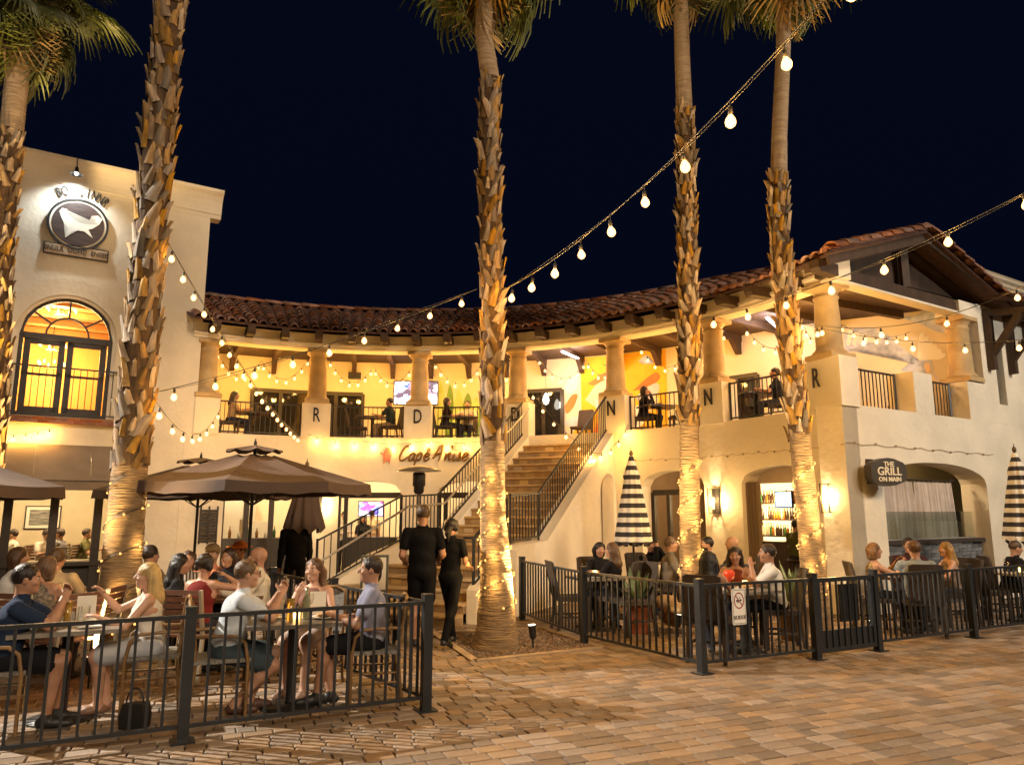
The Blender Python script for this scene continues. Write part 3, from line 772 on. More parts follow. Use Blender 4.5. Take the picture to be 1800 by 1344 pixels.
fixn(lw.add(va, fs).build('curb_wall', STUCCO, STAIR))
# niche in the stair's flank
nich = MB(); npts = [(.22, 1.0), (1.02, 1.0)] + [(.62 + .40 * math.cos(PI * i / 12), 2.05 + .40 * math.sin(PI * i / 12)) for i in range(13)]
npts = [(1.02, .98)] + [(.62 + .40 * math.cos(PI * i / 12), 2.05 + .40 * math.sin(PI * i / 12)) for i in range(13)] + [(.22, .98)]
NICHE = mat('shaded_niche_plaster', (.62, .54, .40), .9, var=.08, scale=3)  # deeper tone puts the niche's shade into the flush panel's colour
# niche: shallow frame standing proud, back panel flush with the wall behind it
rim = MB(); k = len(npts)
outp = [(s + (.06 if s > .62 else -.06 if s < .62 else 0), z + (.06 if z > 1.5 else 0)) for s, z in npts]
vs = [SP(s, 1.262, z) for s, z in npts] + [SP(s, 1.30, z) for s, z in outp]
rim.add(vs, [(i, i + 1, k + i + 1, k + i) for i in range(k - 1)])
rim.build('niche_rim', STUCCO, STAIR)
MB().add([SP(s, 1.264, z) for s, z in npts], [tuple(range(k))]).build('niche_back', NICHE, STAIR)
MB().poly([SP(.18, 1.262, .92), SP(1.10, 1.262, .92), SP(1.10, 1.36, .92), SP(.18, 1.36, .92)], (0, 0, .06)).build('niche_sill', STUCCO, STAIR)

PICK = MB().box((0, 0, .5), (.016, .016, 1.0)).mesh('picket', IRON)
def railing(th, path, h, gap=.115, zb=.07, posts=(), rail=.036, mat_=IRON, handrail=None, pick=PICK, post_w=.035, skip_ends=True):
    """railing over a polyline of base points; pickets between a bottom and a top rail"""
    path = [Vector(p) for p in path]; up = Vector((0, 0, 1))
    t = MB(); b = MB()
    for p, q in zip(path, path[1:]):
        d = (q - p).normalized() * .01
        t.bar(p + up * h - d, q + up * h + d, rail, rail * .9); b.bar(p + up * zb - d, q + up * zb + d, rail * .75, rail * .75)
    t.build('top_rail', mat_, th); b.build('bottom_rail', mat_, th)
    seg = [(p, q, Vector((q.x - p.x, q.y - p.y, 0)).length) for p, q in zip(path, path[1:])]
    tot = sum(s[2] for s in seg); n = max(1, round(tot / gap)); pos = 0
    for i in range(1, n):
        u = tot * i / n; acc = 0
        for p, q, l in seg:
            if u <= acc + l: break
            acc += l
        c = p + (q - p) * ((u - acc) / l)
        inst('picket', pick, th, Matrix.Translation(c + up * zb) @ Matrix.Rotation(math.atan2(q.y - p.y, q.x - p.x), 4, 'Z') @ Matrix.Diagonal((1, 1, h - zb - .01, 1)))
    for i in posts:
        MB().bar(path[i] - up * .02, path[i] + up * (h + .03), post_w, post_w, up=(1, 0, 0)).build('post', mat_, th)
bays = [(121.3, 108.7, 'between the left end and the letter R', 'woman with long hair behind it'), (103.7, 91.6, 'between the letters R and D', ''), (86.6, 74.5, 'between the letter D and the palm', ''),
        (52.4, 40.3, 'right of the first letter N', ''), (35.3, 22.0, 'between the second letter N and the corner letter R', '')]
for a0, a1, where, _ in bays:
    th = thing('balcony_railing', 'black iron balcony railing ' + where, 'railing', AP((a0 + a1) / 2, .2, 3.5), group='balcony railings of the arcade')
    railing(th, [AP(a0 + (a1 - a0) * i / 6, .2, 3.5) for i in range(7)], .79, posts=(0, 6))
for t0_, t1_, wh in ((.62, 2.28, 'beside the corner letter R'), (2.97, 4.26, 'under the far gable column')):
    th = thing('balcony_railing', 'short black iron balcony railing in the white side wall ' + wh, 'railing', RP(t0_, .38, 3.5), group='balcony railings of the arcade')
    railing(th, [RP(t0_, .36, 3.5), RP(t1_, .36, 3.5)], .75, posts=(0, 1))
th = thing('balconet_railing', 'black iron balconet across the arched upstairs window', 'railing', LP(-2.7, -.1, 3.66))
railing(th, [LP(-4.3, -.02, 3.66), LP(-4.28, -.12, 3.66), LP(-1.62, -.12, 3.66), LP(-1.60, -.02, 3.66)], 1.03, gap=.125, posts=(1, 2), zb=.05)
# stair railings
sl = (1.17 - 3.52) / (S_L0 - .05)
th = thing('stair_railing', 'black iron stair railing along the left curb with flat piece at the landing', 'railing', SP(3, -1.08, 0))
LR = [SP(.05, -1.08, 3.50), SP(S_L0 - .05, -1.08, 1.17), SP(S_L1, -1.10, 1.12), SP(S_L1 + 1.25, leftlat(S_L1 + 1.25) - .11, .36)]
railing(th, LR, .84, gap=.118, posts=(0, 1, 2, 3))
hr = MB(); dz = Vector((0, 0, .62))
hp = [SP(.05, -.93, 3.55), SP(S_L0 - .05, -.93, 1.22), SP(S_L1, -.95, 1.15), SP(S_L1 + 1.35, leftlat(S_L1 + 1.3) + .12, .26), SP(S_L1 + 1.62, leftlat(S_L1 + 1.5) + .10, .24)]
hr.tube([p + dz for p in hp], .021, 8); hr.tube([hp[-1] + dz, hp[-1] + Vector((0, 0, -.24))], .018, 8); hr.tube([hp[-2] + dz, hp[-2] + Vector((0, 0, -.26))], .018, 8)
hr.build('handrail', mat('brushed_steel_handrail', (.45, .42, .38), .35, metal=.8), th)
th = thing('stair_railing', 'black iron stair railing on the right curb, boxing in the landing corner', 'railing', SP(3, 1.08, 0))
RRp = [SP(.05, 1.08, 3.50), SP(S_L0 - .05, 1.08, 1.17), SP(S_L1 - .1, 1.06, 1.12)]
railing(th, RRp, .84, gap=.118, posts=(0, 1, 2))
th = thing('stair_railing', 'short black railing at the foot of the stairs beside the palm', 'railing', SP(6, 1.0, 0))
railing(th, [SP(S_L1 - .1, 1.0, 1.10), SP(S_L1 + 1.0, 1.0, .52)], .78, gap=.12, posts=(0,))
nw = MB(); nw.bar(SP(S_L1 + 1.0, .98, 0), SP(S_L1 + 1.0, .98, 1.28), .05, .05, up=(1, 0, 0)); nw.tube([SP(S_L1 + 1.0, .80, 1.28), SP(S_L1 + 1.0, 1.0, 1.28), SP(S_L1 - .1, 1.0, 1.88)], .02, 8)
nw.build('newel', IRON, th)

# ------------------------------------------------------------------ patio fences
FP = MB().box((0, 0, .5), (.02, .02, 1.0)).mesh('picket', FENCE)
FPOST = MB().box((0, 0, .48), (.08, .08, .96)).box((0, 0, .965), (.086, .086, .02)).mesh('post', FENCE)
FPLATE = MB().box((0, 0, .006), (.17, .17, .012)).mesh('base_plate', FENCE)
def fence(pts, label, h=.90, zb=.11, first=True, last=True, gap=.108, group='black metal patio fences'):
    th = thing('patio_fence', label, 'fence', pts[0], group=group)
    up = Vector((0, 0, 1))
    for i, p in enumerate(pts):
        if (i == 0 and not first) or (i == len(pts) - 1 and not last): continue
        q = pts[i + 1] if i + 1 < len(pts) else pts[i]; o = pts[i - 1] if i else pts[0]; d = q - o
        M = Matrix.Translation(p) @ Matrix.Rotation(math.atan2(d.y, d.x), 4, 'Z')
        inst('post', FPOST, th, M); inst('base_plate', FPLATE, th, M)
    for p, q in zip(pts, pts[1:]):
        d = (q - p).normalized(); a, b = p + d * .04, q - d * .04
        MB().bar(a + up * h, b + up * h, .042, .03).build('top_rail', FENCE, th)
        MB().bar(a + up * zb, b + up * zb, .036, .028).build('bottom_rail', FENCE, th)
        l = (b - a).length; n = round(l / gap)
        for i in range(1, n):
            inst('picket', FP, th, Matrix.Translation(a + (b - a) * (i / n) + up * zb) @ Matrix.Rotation(math.atan2(d.y, d.x), 4, 'Z') @ Matrix.Diagonal((1, 1, h - zb, 1)))
    return th
f1, f2 = G(320, 1303), G(748, 1248); f0 = f1 * 2 - f2
fence([f0, f1, f2], 'black metal fence across the front of the left patio')
fence([f2, Vector((-1.95, 8.35, 0)), Vector((-3.1, 9.9, 0))], 'black metal fence running back from the corner post towards the stairs', first=False)
r0, r1, r2 = Vector((.16, 12.2, 0)), G(1027, 1131), G(1235, 1183)
fence([r0, r1, r2], 'black metal fence from the stair wall to the right patio corner')
g1, g2, r5 = G(1437, 1158), G(1545, 1143), G(1713, 1120); r6 = r5 * 2 - g2
fence([r2, g1], 'black metal fence panel carrying the white no-dogs sign', first=False)
fence([g2, r5, r6], 'black metal fence right of the patio gate', first=True)
GT = thing('patio_gate', 'black metal patio gate with solid kick plate and latch box', 'gate', g1)
dg = (g2 - g1).normalized(); ga, gb_ = g1 + dg * .07, g2 - dg * .07; up = Vector((0, 0, 1)); nrm = Vector((dg.y, -dg.x, 0))
fm = MB()
for p in (ga, gb_): fm.bar(p + up * .06, p + up * .90, .05, .05, up=dg)
for z_ in (.885, .085): fm.bar(ga + up * z_, gb_ + up * z_, .045, .05)
fm.build('gate_frame', FENCE, GT)
MB().bar(ga + up * .20, gb_ + up * .20, .012, .22).build('kick_plate', FENCE, GT)
MB().box(None, (.34, .02, .44), M=Matrix.Translation((ga + gb_) / 2 + dg * .1 + up * .60 - nrm * .03) @ Matrix.Rotation(math.atan2(dg.y, dg.x), 4, 'Z')).build('latch_shield', FENCE, GT)
lg = (gb_ - ga).length
for i in range(1, 9): inst('picket', FP, GT, Matrix.Translation(ga + dg * lg * i / 9 + nrm * .012 + up * .08) @ Matrix.Rotation(math.atan2(dg.y, dg.x), 4, 'Z') @ Matrix.Diagonal((1, 1, .8, 1)))
for z_ in (.25, .75): MB().bar(ga - dg * .05 + up * z_, ga + up * z_, .05, .06).build('hinge', FENCE, GT)
# ================================================================== palms
BOOT = mat('dry_palm_boot', (.38, .235, .085), .85, col2=(.15, .088, .035), scale=7, rnd=.55, stretch=(1, 1, .35), bump=.5, bscale=35)
BARK = mat('fibrous_palm_bark', (.34, .23, .115), .9, col2=(.17, .11, .06), scale=16, stretch=(.5, .5, 6), bump=.9, bscale=9, dist=.05)
FIBRE = mat('dark_palm_fibre', (.11, .062, .028), .95, col2=(.05, .028, .013), scale=20, stretch=(1, 1, .3), bump=.8, bscale=30)  # fibre toned darker than the bark to deepen gaps between leaf bases
BARK_UP = mat('smooth_ringed_bark', (.42, .31, .20), .85, col2=(.25, .175, .11), scale=8, stretch=(.4, .4, 5), bump=.6, bscale=6)
FROND = mat('green_palm_leaf', (.13, .145, .03), .5, col2=(.065, .085, .018), scale=5, rnd=.35)
FROND_DRY = mat('dry_palm_leaf', (.36, .22, .06), .8, col2=(.14, .09, .035), scale=5, rnd=.3)
def boot_mesh(k):
    """dry leaf base: broad, arched across, narrowing to a cut or split tip that bends outwards"""
    rng = random.Random(k); L = rng.uniform(.34, .46); w0 = rng.uniform(.078, .10); n = 7; mb = MB(); tip = rng.uniform(.35, .6); curl_ = rng.choice((.0, .01, .015, .025, .05)); sk = rng.uniform(-.05, .05)
    vs = []
    for i in range(n + 1):
        t = i / n; wd = w0 * (1 - (1 - tip) * t ** 1.2) if t < .86 else w0 * tip * (1 - (t - .86) * 4.2)
        o = .02 + curl_ * t ** 2.2; x = sk * t * t; z = t * L
        for e in (-1, -.5, 0, .5, 1): vs.append((x + wd * e, o + .030 * (1 - e * e) - .012 * abs(e), z - (.05 * abs(e) if i == n else 0)))
        for e in (1, 0, -1): vs.append((x + wd * e * .96, o - .016 + .012 * (1 - e * e), z - (.05 * abs(e) if i == n else 0)))
    fs = [(i * 8 + j, i * 8 + (j + 1) % 8, (i + 1) * 8 + (j + 1) % 8, (i + 1) * 8 + j) for i in range(n) for j in range(8)] + [tuple(n * 8 + j for j in range(8))]
    return mb.add(vs, fs).mesh('leaf_base', BOOT)
BOOTS = [boot_mesh(k) for k in range(7)]
def frond_mesh(k, m):
    rng = random.Random(50 + k); mb = MB()
    pl = rng.uniform(.75, 1.0)
    mb.tube([(0, 0, 0), (0, pl * .5, .05), (0, pl, .0)], [.022, .016, .012], 5)
    c = Vector((0, pl, 0)); n = 30
    for i in range(n):
        a = R(-118 + 236 * i / (n - 1)); l = rng.uniform(.80, 1.0) * (1.0 - .18 * abs(a) / 2)
        d = Vector((math.sin(a), math.cos(a), 0)); s = Vector((d.y, -d.x, 0)); fold = .018
        pts = []
        for q, wd, dr in ((.0, .006, 0), (.35, .030, -.02), (.62, .026, -.10), (.82, .012, -.24), (1.0, .002, -.42)):
            p = c + d * l * q + Vector((0, 0, dr * l * .9 + rng.uniform(-.01, .01))); pts.append((p - s * wd + Vector((0, 0, -fold)), p + Vector((0, 0, fold * .6 if q < .9 else 0)), p + s * wd + Vector((0, 0, -fold))))
        vs = [v for t in pts for v in t]
        mb.add(vs, [(3 * j + e, 3 * j + e + 1, 3 * j + e + 4, 3 * j + e + 3) for j in range(4) for e in (0, 1)])
    return mb.mesh('frond', m)
FR_G = [frond_mesh(k, FROND) for k in range(3)]; FR_D = [frond_mesh(k + 7, FROND_DRY) for k in range(2)]
def palm(label, path, rads, z_b0, z_b1, rows, around, boot_s, crown=True, crown_s=1.0, seed=1, upper=None, n_fr=34, lowcut=0):
    """path: points up the trunk; leaf bases between z_b0 and z_b1"""
    rng = random.Random(seed)
    th = thing('palm_tree', label, 'palm', path[0], group='palms on the plaza')
    def at_z(z):
        for (p, ra), (q, rb) in zip(zip(path, rads), list(zip(path, rads))[1:]):
            if z <= q.z: k = (z - p.z) / (q.z - p.z); return p + (q - p) * k, ra + (rb - ra) * k
        return path[-1], rads[-1]
    zs = []; z = path[0].z
    while z < path[-1].z: zs.append(z); z += .035 if z < z_b0 + .1 else .07
    low = MB(); up_ = MB(); N = 22
    def ringed(zl, mb, amp):
        pts = []; n = N; vs = []
        for z in zl:
            c, r_ = at_z(z)
            for j in range(n):
                a = 2 * PI * j / n; q = r_ * (1 + amp * rng.uniform(-1, 1) + .014 * math.sin(z * 150 + 2.2 * math.sin(a * 2 + z)) * (1 if amp > .01 else .4))
                vs.append(c + Vector((q * math.cos(a), q * math.sin(a), 0)))
        mb.add(vs, [(i * n + j, i * n + (j + 1) % n, (i + 1) * n + (j + 1) % n, (i + 1) * n + j) for i in range(len(zl) - 1) for j in range(n)], 0, True)
    ringed([z for z in zs if z <= z_b0 + .12], low, .014)
    low.build('trunk', BARK, th)
    core = MB(); ringed([z for z in zs if z_b0 + .04 <= z <= z_b1 + .05], core, .03); core.build('fibre_core', FIBRE, th)
    if z_b1 < path[-1].z - .3:
        ringed([z for z in zs if z >= z_b1 - .1], up_, .008); up_.build('upper_trunk', BARK_UP, th)
    cnt = 0
    for i in range(rows):
        z = z_b0 + (z_b1 - z_b0) * (i + .3) / rows
        for j in range(around):
            if cnt >= 296: break
            a = 2 * PI * (j + .5 * (i % 2) + rng.uniform(-.22, .22)) / around; zz = z + rng.uniform(-.07, .07)
            c, r_ = at_z(zz)
            if Vector((math.cos(a), math.sin(a))).dot(Vector((-c.x, -c.y)).normalized()) < -.62: continue      # far side, never seen
            s = boot_s * rng.uniform(.72, 1.25)
            p = c + Vector((math.cos(a), math.sin(a), 0)) * (r_ * .93)
            M = Matrix.Translation(p) @ Matrix.Rotation(a - PI / 2, 4, 'Z') @ Matrix.Rotation(-rng.choice((.0, .03, .06, .10, .20)) * rng.uniform(.4, 1.1), 4, 'X') @ Matrix.Rotation(rng.uniform(-.42, .42), 4, 'Y') @ Matrix.Scale(s, 4)
            inst('leaf_base', rng.choice(BOOTS), th, M); cnt += 1
    if crown:
        c = path[-1]
        for i in range(n_fr):
            az = 2.399 * i + rng.uniform(-.2, .2); k = i / n_fr
            el = R(70 - 165 * k ** .8) + rng.uniform(-.12, .12)        # from upright to hanging
            me = rng.choice(FR_D if (k > .80 and rng.random() < .55) else FR_G)
            M = Matrix.Translation(c + Vector((0, 0, .25 - .75 * k))) @ Matrix.Rotation(az, 4, 'Z') @ Matrix.Rotation(el, 4, 'X') @ Matrix.Rotation(rng.uniform(-.5, .5), 4, 'Y') @ Matrix.Scale(crown_s * rng.uniform(.85, 1.15), 4)
            inst('frond', me, th, M)
    return th, at_z
V = Vector
PALMS = {}
def trunk_path(base, pts): return [base] + pts
# A far left, B big left, C middle, D and E right
pa = D(3, 600, 11.5)
PALMS['A'] = palm('palm at the left edge with green fan crown above the cream building', [V((pa.x, 11.5, 0)), V((pa.x + .02, 11.5, 3)), V((pa.x - .22, 11.5, 6.5)), V((pa.x - .32, 11.5, 10.75))], [.22, .19, .17, .18], 1.6, 7.9, 34, 7, .56, crown_s=.86, seed=3, n_fr=46)
pb = 8.6
B0 = D(212, 1000, pb)
PALMS['B'] = palm('thick rough palm in front of the cream building, lit base', [V((B0.x, pb, 0)), V((B0.x + .01, pb, 1.6)), D(232, 780, pb), D(252, 560, pb), D(278, 240, pb), D(302, 0, pb), D(310, -180, pb), D(318, -420, pb)], [.24, .20, .185, .175, .165, .16, .15, .14], 2.15, 8.9, 44, 7, .66, crown=True, seed=5, n_fr=24)
pc = 9.72; C0_ = G(872, 1140)
PALMS['C'] = palm('middle palm beside the stairs with fairy lights round its base', [V((C0_.x, pc, 0)), V((C0_.x, pc, .25)), V((C0_.x + .0, pc, .9)), D(866, 900, pc), D(865, 560, pc), D(860, 300, pc), D(862, 140, pc), D(850, 60, pc), D(858, -175, pc)], [.30, .255, .20, .165, .140, .135, .135, .125, .12], 2.55, 7.75, 36, 7, .60, seed=8, n_fr=44, crown_s=.95)
pd = 11.6; D0 = D(1213, 950, pd)
PALMS['D'] = palm('slim palm left of the bar archway, wound with fairy lights', [V((D0.x, pd, 0)), V((D0.x, pd, 1.2)), D(1212, 800, pd), D(1210, 500, pd), D(1206, 260, pd), D(1200, 120, pd), D(1192, -165, pd)], [.20, .16, .150, .145, .14, .13, .12], 3.0, 8.35, 38, 7, .60, seed=13, n_fr=44, crown_s=.95)
pe = 11.0; E0 = D(1428, 960, pe)
PALMS['E'] = palm('curving palm right of the bar archway, wound with fairy lights', [V((E0.x, pe, 0)), V((E0.x - .02, pe, 1.2)), D(1412, 830, pe), D(1388, 600, pe), D(1368, 380, pe), D(1370, 240, pe), D(1377, 80, pe), D(1380, -150, pe)], [.20, .165, .150, .145, .135, .12, .115, .11], 2.75, 6.9, 31, 7, .58, seed=21, n_fr=46, crown_s=.95)
UPL = mat('black_lamp_housing', (.012, .012, .012), .4)
LENS = emit('lit_spot_lens', (1.0, .80, .52), 7.0)
def uplight(p, target, e, label):
    th = thing('uplight', label, 'light fixture', p, group='ground spotlights at the palms')
    d = (Vector(target) - (p + V((0, 0, .22)))).normalized()
    MB().tube([p + V((0, 0, -.01)), p + V((0, 0, .12))], .012, 6).build('stake', UPL, th)
    o = p + V((0, 0, .14))
    MB().tube([o - d * .02, o + d * .02, o + d * .10, o + d * .15], [.03, .042, .048, .05], 14).build('housing', UPL, th)
    MB().tube([o + d * .1502, o + d * .152], .043, 14).build('lens', LENS, th)
    point_light('uplight_beam', o + d * .17, e, th, (1.0, .66, .28), .04, 'SPOT', spot=R(66), aim=d, blend=.8)
uplight(G(937, 1140), D(866, 420, pc), 900, 'ground spotlight glowing in the gravel beside the middle palm')
uplight(V((B0.x + .30, pb - 1.0, 0)), D(262, 380, pb), 1100, 'ground spotlight at the foot of the thick left palm')  # unseen fixture, assumed from the strongly lit lower trunk
uplight(V((D0.x - .45, pd - 1.0, 0)), D(1208, 330, pd), 600, 'ground spotlight at the foot of the slim right palm')
uplight(V((E0.x + .35, pe - .95, 0)), D(1380, 350, pe), 600, 'ground spotlight at the foot of the curving right palm')  # unseen fixture, assumed after the one at the middle palm
uplight(V((pa.x + .55, 10.7, 0)), D(0, 120, 11.5), 2600, 'ground spotlight at the foot of the palm by the left edge')  # hidden fixture added to light this palm's trunk and crown
# ================================================================== string lights
WIRE = mat('black_cable', (.03, .028, .026), .6)
SOCK = mat('black_socket', (.02, .018, .016), .5)
BULBM = MB().lathe([(.010, -.002), (.016, -.014), (.030, -.038), (.034, -.055), (.030, -.072), (.016, -.086), (.003, -.092)], 10).mesh('bulb', BULB)
SOCKM = MB().lathe([(.006, .045), (.014, .04), (.016, .0), (.013, -.012)], 8).mesh('socket', SOCK)
def catenary(p0, p1, sag, n):
    return [p0 + (p1 - p0) * (i / n) + V((0, 0, -4 * sag * (i / n) * (1 - i / n))) for i in range(n + 1)]
def string_light(label, p0, p1, sag, spacing=.5, e=5.0, drop=.06, s=.98, both=False, mids=None, every=1):
    th = thing('string_light', label, 'string lights', p0, group='strings of warm bulbs')
    pts = []
    chain = [p0] + (mids or []) + [p1]
    sg = sag if isinstance(sag, (list, tuple)) else [sag] * (len(chain) - 1)
    for a, b, q in zip(chain, chain[1:], sg): pts += catenary(a, b, q, 24)
    MB().tube(pts, .0055, 5, caps=False).build('cable', WIRE, th)
    if both: MB().tube([p + V((0, 0, .035 * math.sin(PI * i / 12))) for i, p in enumerate(pts)], .0035, 4, caps=False).build('guy_wire', WIRE, th)
    L = [0]
    for a, b in zip(pts, pts[1:]): L.append(L[-1] + (b - a).length)
    n = max(2, round(L[-1] / spacing)); k = 0
    for i in range(n):
        u = L[-1] * (i + .5) / n
        while k < len(L) - 2 and L[k + 1] < u: k += 1
        p = pts[k] + (pts[k + 1] - pts[k]) * ((u - L[k]) / max(1e-6, L[k + 1] - L[k]))
        M = Matrix.Translation(p + V((0, 0, -drop))) @ Matrix.Rotation(random.uniform(-.12, .12), 4, 'X') @ Matrix.Rotation(random.uniform(-.12, .12), 4, 'Y') @ Matrix.Scale(s * random.uniform(.94, 1.06), 4)
        b = inst('bulb', BULBM, th, M); inst('socket', SOCKM, b, M)
        MB().tube([p, p + V((0, 0, -drop + .04))], .004, 4).build('lead', WIRE, th)
        if i % every == 0: point_light('bulb_glow', p + V((0, 0, -drop - .055)), e * every * 1.35, th, WARM, .045 * s)
    return th
string_light('string of large bulbs climbing from the middle palm to the top right', D(884, 510, 9.5), D(1560, -130, 4.0), .28, .62, 15, both=True, drop=.11, s=1.25)
string_light('string of bulbs from the middle palm down to the thick left palm', D(838, 508, 9.5), D(270, 690, 8.42), .10, .46, 7, both=True)
string_light('string of bulbs dropping from the thick left palm to the letter R', D(292, 420, 8.45), D(527, 768, 17.55), .25, .47, 4, both=True)
string_light('short string of bulbs from the thick left palm to the terrace end', D(268, 694, 8.42), AP(121.4, -.05, 4.1), .55, 1.15, 5)
string_light('string of bulbs under the terrace above the script sign', AP(107.5, -.07, 3.55), AP(76, -.12, 3.42), .07, .45, 5, mids=[AP(98, -.07, 3.40), AP(88, -.07, 3.42)])
string_light('string of bulbs crossing the top of the stairs', AP(69.5, -.1, 4.7), D(1030, 790, 15.9), .12, .62, 5)
string_light('string of bulbs looping right of the stairs below the letter N', D(1030, 790, 15.9), AP(51.9, -.07, 3.62), .30, .34, 6)
string_light('string of bulbs from the slim palm past the gable to the top right', D(1228, 562, 11.4), D(1880, 298, 6.0), .18, .80, 13, both=True, s=1.2)
string_light('string of bulbs from the curving palm across the gable opening', D(1398, 565, 10.8), D(1850, 476, 8.6), .34, .85, 9)
string_light('lowest string of bulbs in front of the bird mural', D(1398, 566, 10.8), D(1840, 592, 9.6), .18, .62, 8)
string_light('short string of bulbs under the arched upstairs window', LP(-4.6, -.12, 3.36), LP(-2.75, -.12, 3.42), .16, .22, 4)
gal = [(121.6, 107.4, 'left end of the terrace'), (104.6, 90.4, 'terrace bay right of the letter R'), (87.6, 73.5, 'terrace bay with the green mural'),
       (70.3, 56.2, 'terrace bay over the stairs'), (53.4, 39.3, 'terrace bay of the yellow mural'), (36.4, 23.2, 'terrace bay at the second letter N')]
for a0, a1, wh in gal:
    string_light('string of small bulbs in the ' + wh, AP(a0, 1.0, 5.72), AP(a1, 1.0, 5.72), .55, .26, 6 if 50 < a0 < 72 else 9, every=2, mids=[AP((a0 + a1) / 2, 1.5, 5.6)])
string_light('string of small bulbs inside the gabled corner terrace', RP(.5, .8, 5.55), RP(4.0, .9, 5.45), .35, .40, 2.5)
# unlit wire clipped along the right wing
uw = thing('clip_wire', 'thin unlit light wire clipped along the right wing above the arches', 'wire', AP(30, -.02, 2.86))
pts = [AP(a, -.02, 2.80 + .02 * math.sin(a * 3)) for a in lin(51, 15.7, 40)] + [RP(t_, -.02, 2.82 + .02 * math.sin(t_ * 9)) for t_ in lin(.05, 5.0, 24)]
MB().tube(pts, .005, 4).build('cable', mat('tan_wire', (.35, .25, .13), .7), uw)
CL = MB().box((0, 0, 0), (.03, .02, .035)).mesh('clip', MATS['tan_wire'])
for p in pts[::3]: inst('clip', CL, uw, Matrix.Translation(p))
# fairy lights wound round the palm bases
FB = MB().sphere((0, 0, 0), .0135, 6, 4).mesh('fairy_bulb', emit('lit_fairy_bulb', (1.0, .42, .10), 1.1))
def fairy(key, label, z0, z1, turns, per, e=1.1, nl=3):
    th0, at_z = PALMS[key]; c0, r0_ = at_z(z0)
    th = thing('fairy_lights', label, 'fairy lights', c0, group='fairy lights wound round palm trunks')
    pts = []; n = int(turns * 26)
    for i in range(n + 1):
        t = i / n; z = z0 + (z1 - z0) * t + .05 * math.sin(t * turns * 2 * PI + 1.0); c, r_ = at_z(z); a = t * turns * 2 * PI - 1.2
        pts.append(V((c.x, c.y, z)) + V((math.cos(a), math.sin(a), 0)) * (r_ * 1.03 + .008))
    MB().tube(pts, .006, 4, caps=False).build('wire', WIRE, th)
    m = int(turns * per); lights = 0
    for i in range(m):
        k = i / m * n; p = pts[int(k)] + (pts[min(int(k) + 1, n)] - pts[int(k)]) * (k - int(k))
        c, r_ = at_z(p.z); o = V((p.x - c.x, p.y - c.y, 0)).normalized()
        if o.dot(V((-c.x, -c.y, 0)).normalized()) < -.55: continue
        inst('fairy_bulb', FB, th, Matrix.Translation(p + o * .014 + V((0, 0, random.uniform(-.012, .012)))))
        lights += 1
        if lights % nl == 0: point_light('fairy_glow', p + o * .05, e * nl, th, (1.0, .6, .2), .02)
fairy('B', 'sparse fairy lights wound round the lit foot of the thick left palm', .35, 2.05, 4, 7, .3)
fairy('C', 'fairy lights wound round the foot of the middle palm', .46, 2.15, 5, 13, .40)
fairy('D', 'fairy lights wound round the foot of the slim right palm', .55, 2.55, 4.5, 14, .38)
fairy('E', 'fairy lights wound round the foot of the curving right palm', .5, 2.5, 4.5, 14, .38)

# ================================================================== lamps
def ceiling_lamp(p, e, parent_label, r=.10, col=(1, .74, .42)):
    th = thing('ceiling_lamp', parent_label, 'ceiling lamp', p)
    MB().lathe([(r * 1.25, .0), (r * 1.25, -.02), (r, -.024)], 14, p).build('trim_ring', mat('white_trim', (.8, .78, .72), .5), th)
    MB().lathe([(r * .98, -.026), (r * .7, -.034), (.01, -.036)], 14, p).build('lens', emit('lit_ceiling_lens', (1, .80, .50), 12.0), th)
    point_light('lamp_glow', p + V((0, 0, -.12)), e, th, col, .10)
for a, d_, wh in ((116, 2.2, 'over the left kitchen counter'), (109.5, 2.4, 'over the right end of the kitchen'), (100.5, 2.0, 'inside the archway with the television'), (93.5, 2.6, 'at the back of the television room'), (80, 2.0, 'inside the archway behind the stairs')):
    ceiling_lamp(AP(a, d_, 3.04), 60, 'recessed warm ceiling lamp ' + wh)
for a, d_, e_, wh in ((46, 2.2, 22, 'in the left bar archway'), (32, 1.3, 26, 'over the bar stools')):
    ceiling_lamp(AP(a, d_, 3.04), e_, 'recessed ceiling lamp ' + wh, col=(1, .62, .30))
ceiling_lamp(RP(3.0, .85, 3.015), 26, 'small ceiling lamp above the curtain in the grill arch')
for t_ in (-2.2, -3.8): ceiling_lamp(LP(t_, 2.0, 2.89), 75, 'ceiling lamp in the left dining room, ' + ('nearer the palm' if t_ > -3 else 'nearer the picture edge'))
# linear tubes under the terrace ceiling
TUBE = emit('lit_pinkish_tube', (1.0, .80, .86), 7.0)
for (x0, y0), (x1, y1), wh in (((988, 607), (1016, 625), 'over the stair head'), ((1347, 545), (1366, 552), 'behind the curving palm')):
    d_ = 1.2
    a0, z0 = arc_hit(x0, y0, d_); a1, z1 = arc_hit(x1, y1, d_ + 1.0)
    p, q = AP(a0, d_, 5.80), AP(a1, d_ + 1.0, 5.80)
    th = thing('tube_light', 'pale linear tube light under the terrace ceiling ' + wh, 'tube light', p)
    MB().bar(p, q, .05, .03).build('tube', TUBE, th); MB().bar(p + V((0, 0, .028)), q + V((0, 0, .028)), .07, .02).build('housing', UPL, th)
    point_light('tube_glow', (p + q) / 2 + V((0, 0, -.08)), 25, th, (1, .85, .85), .2)
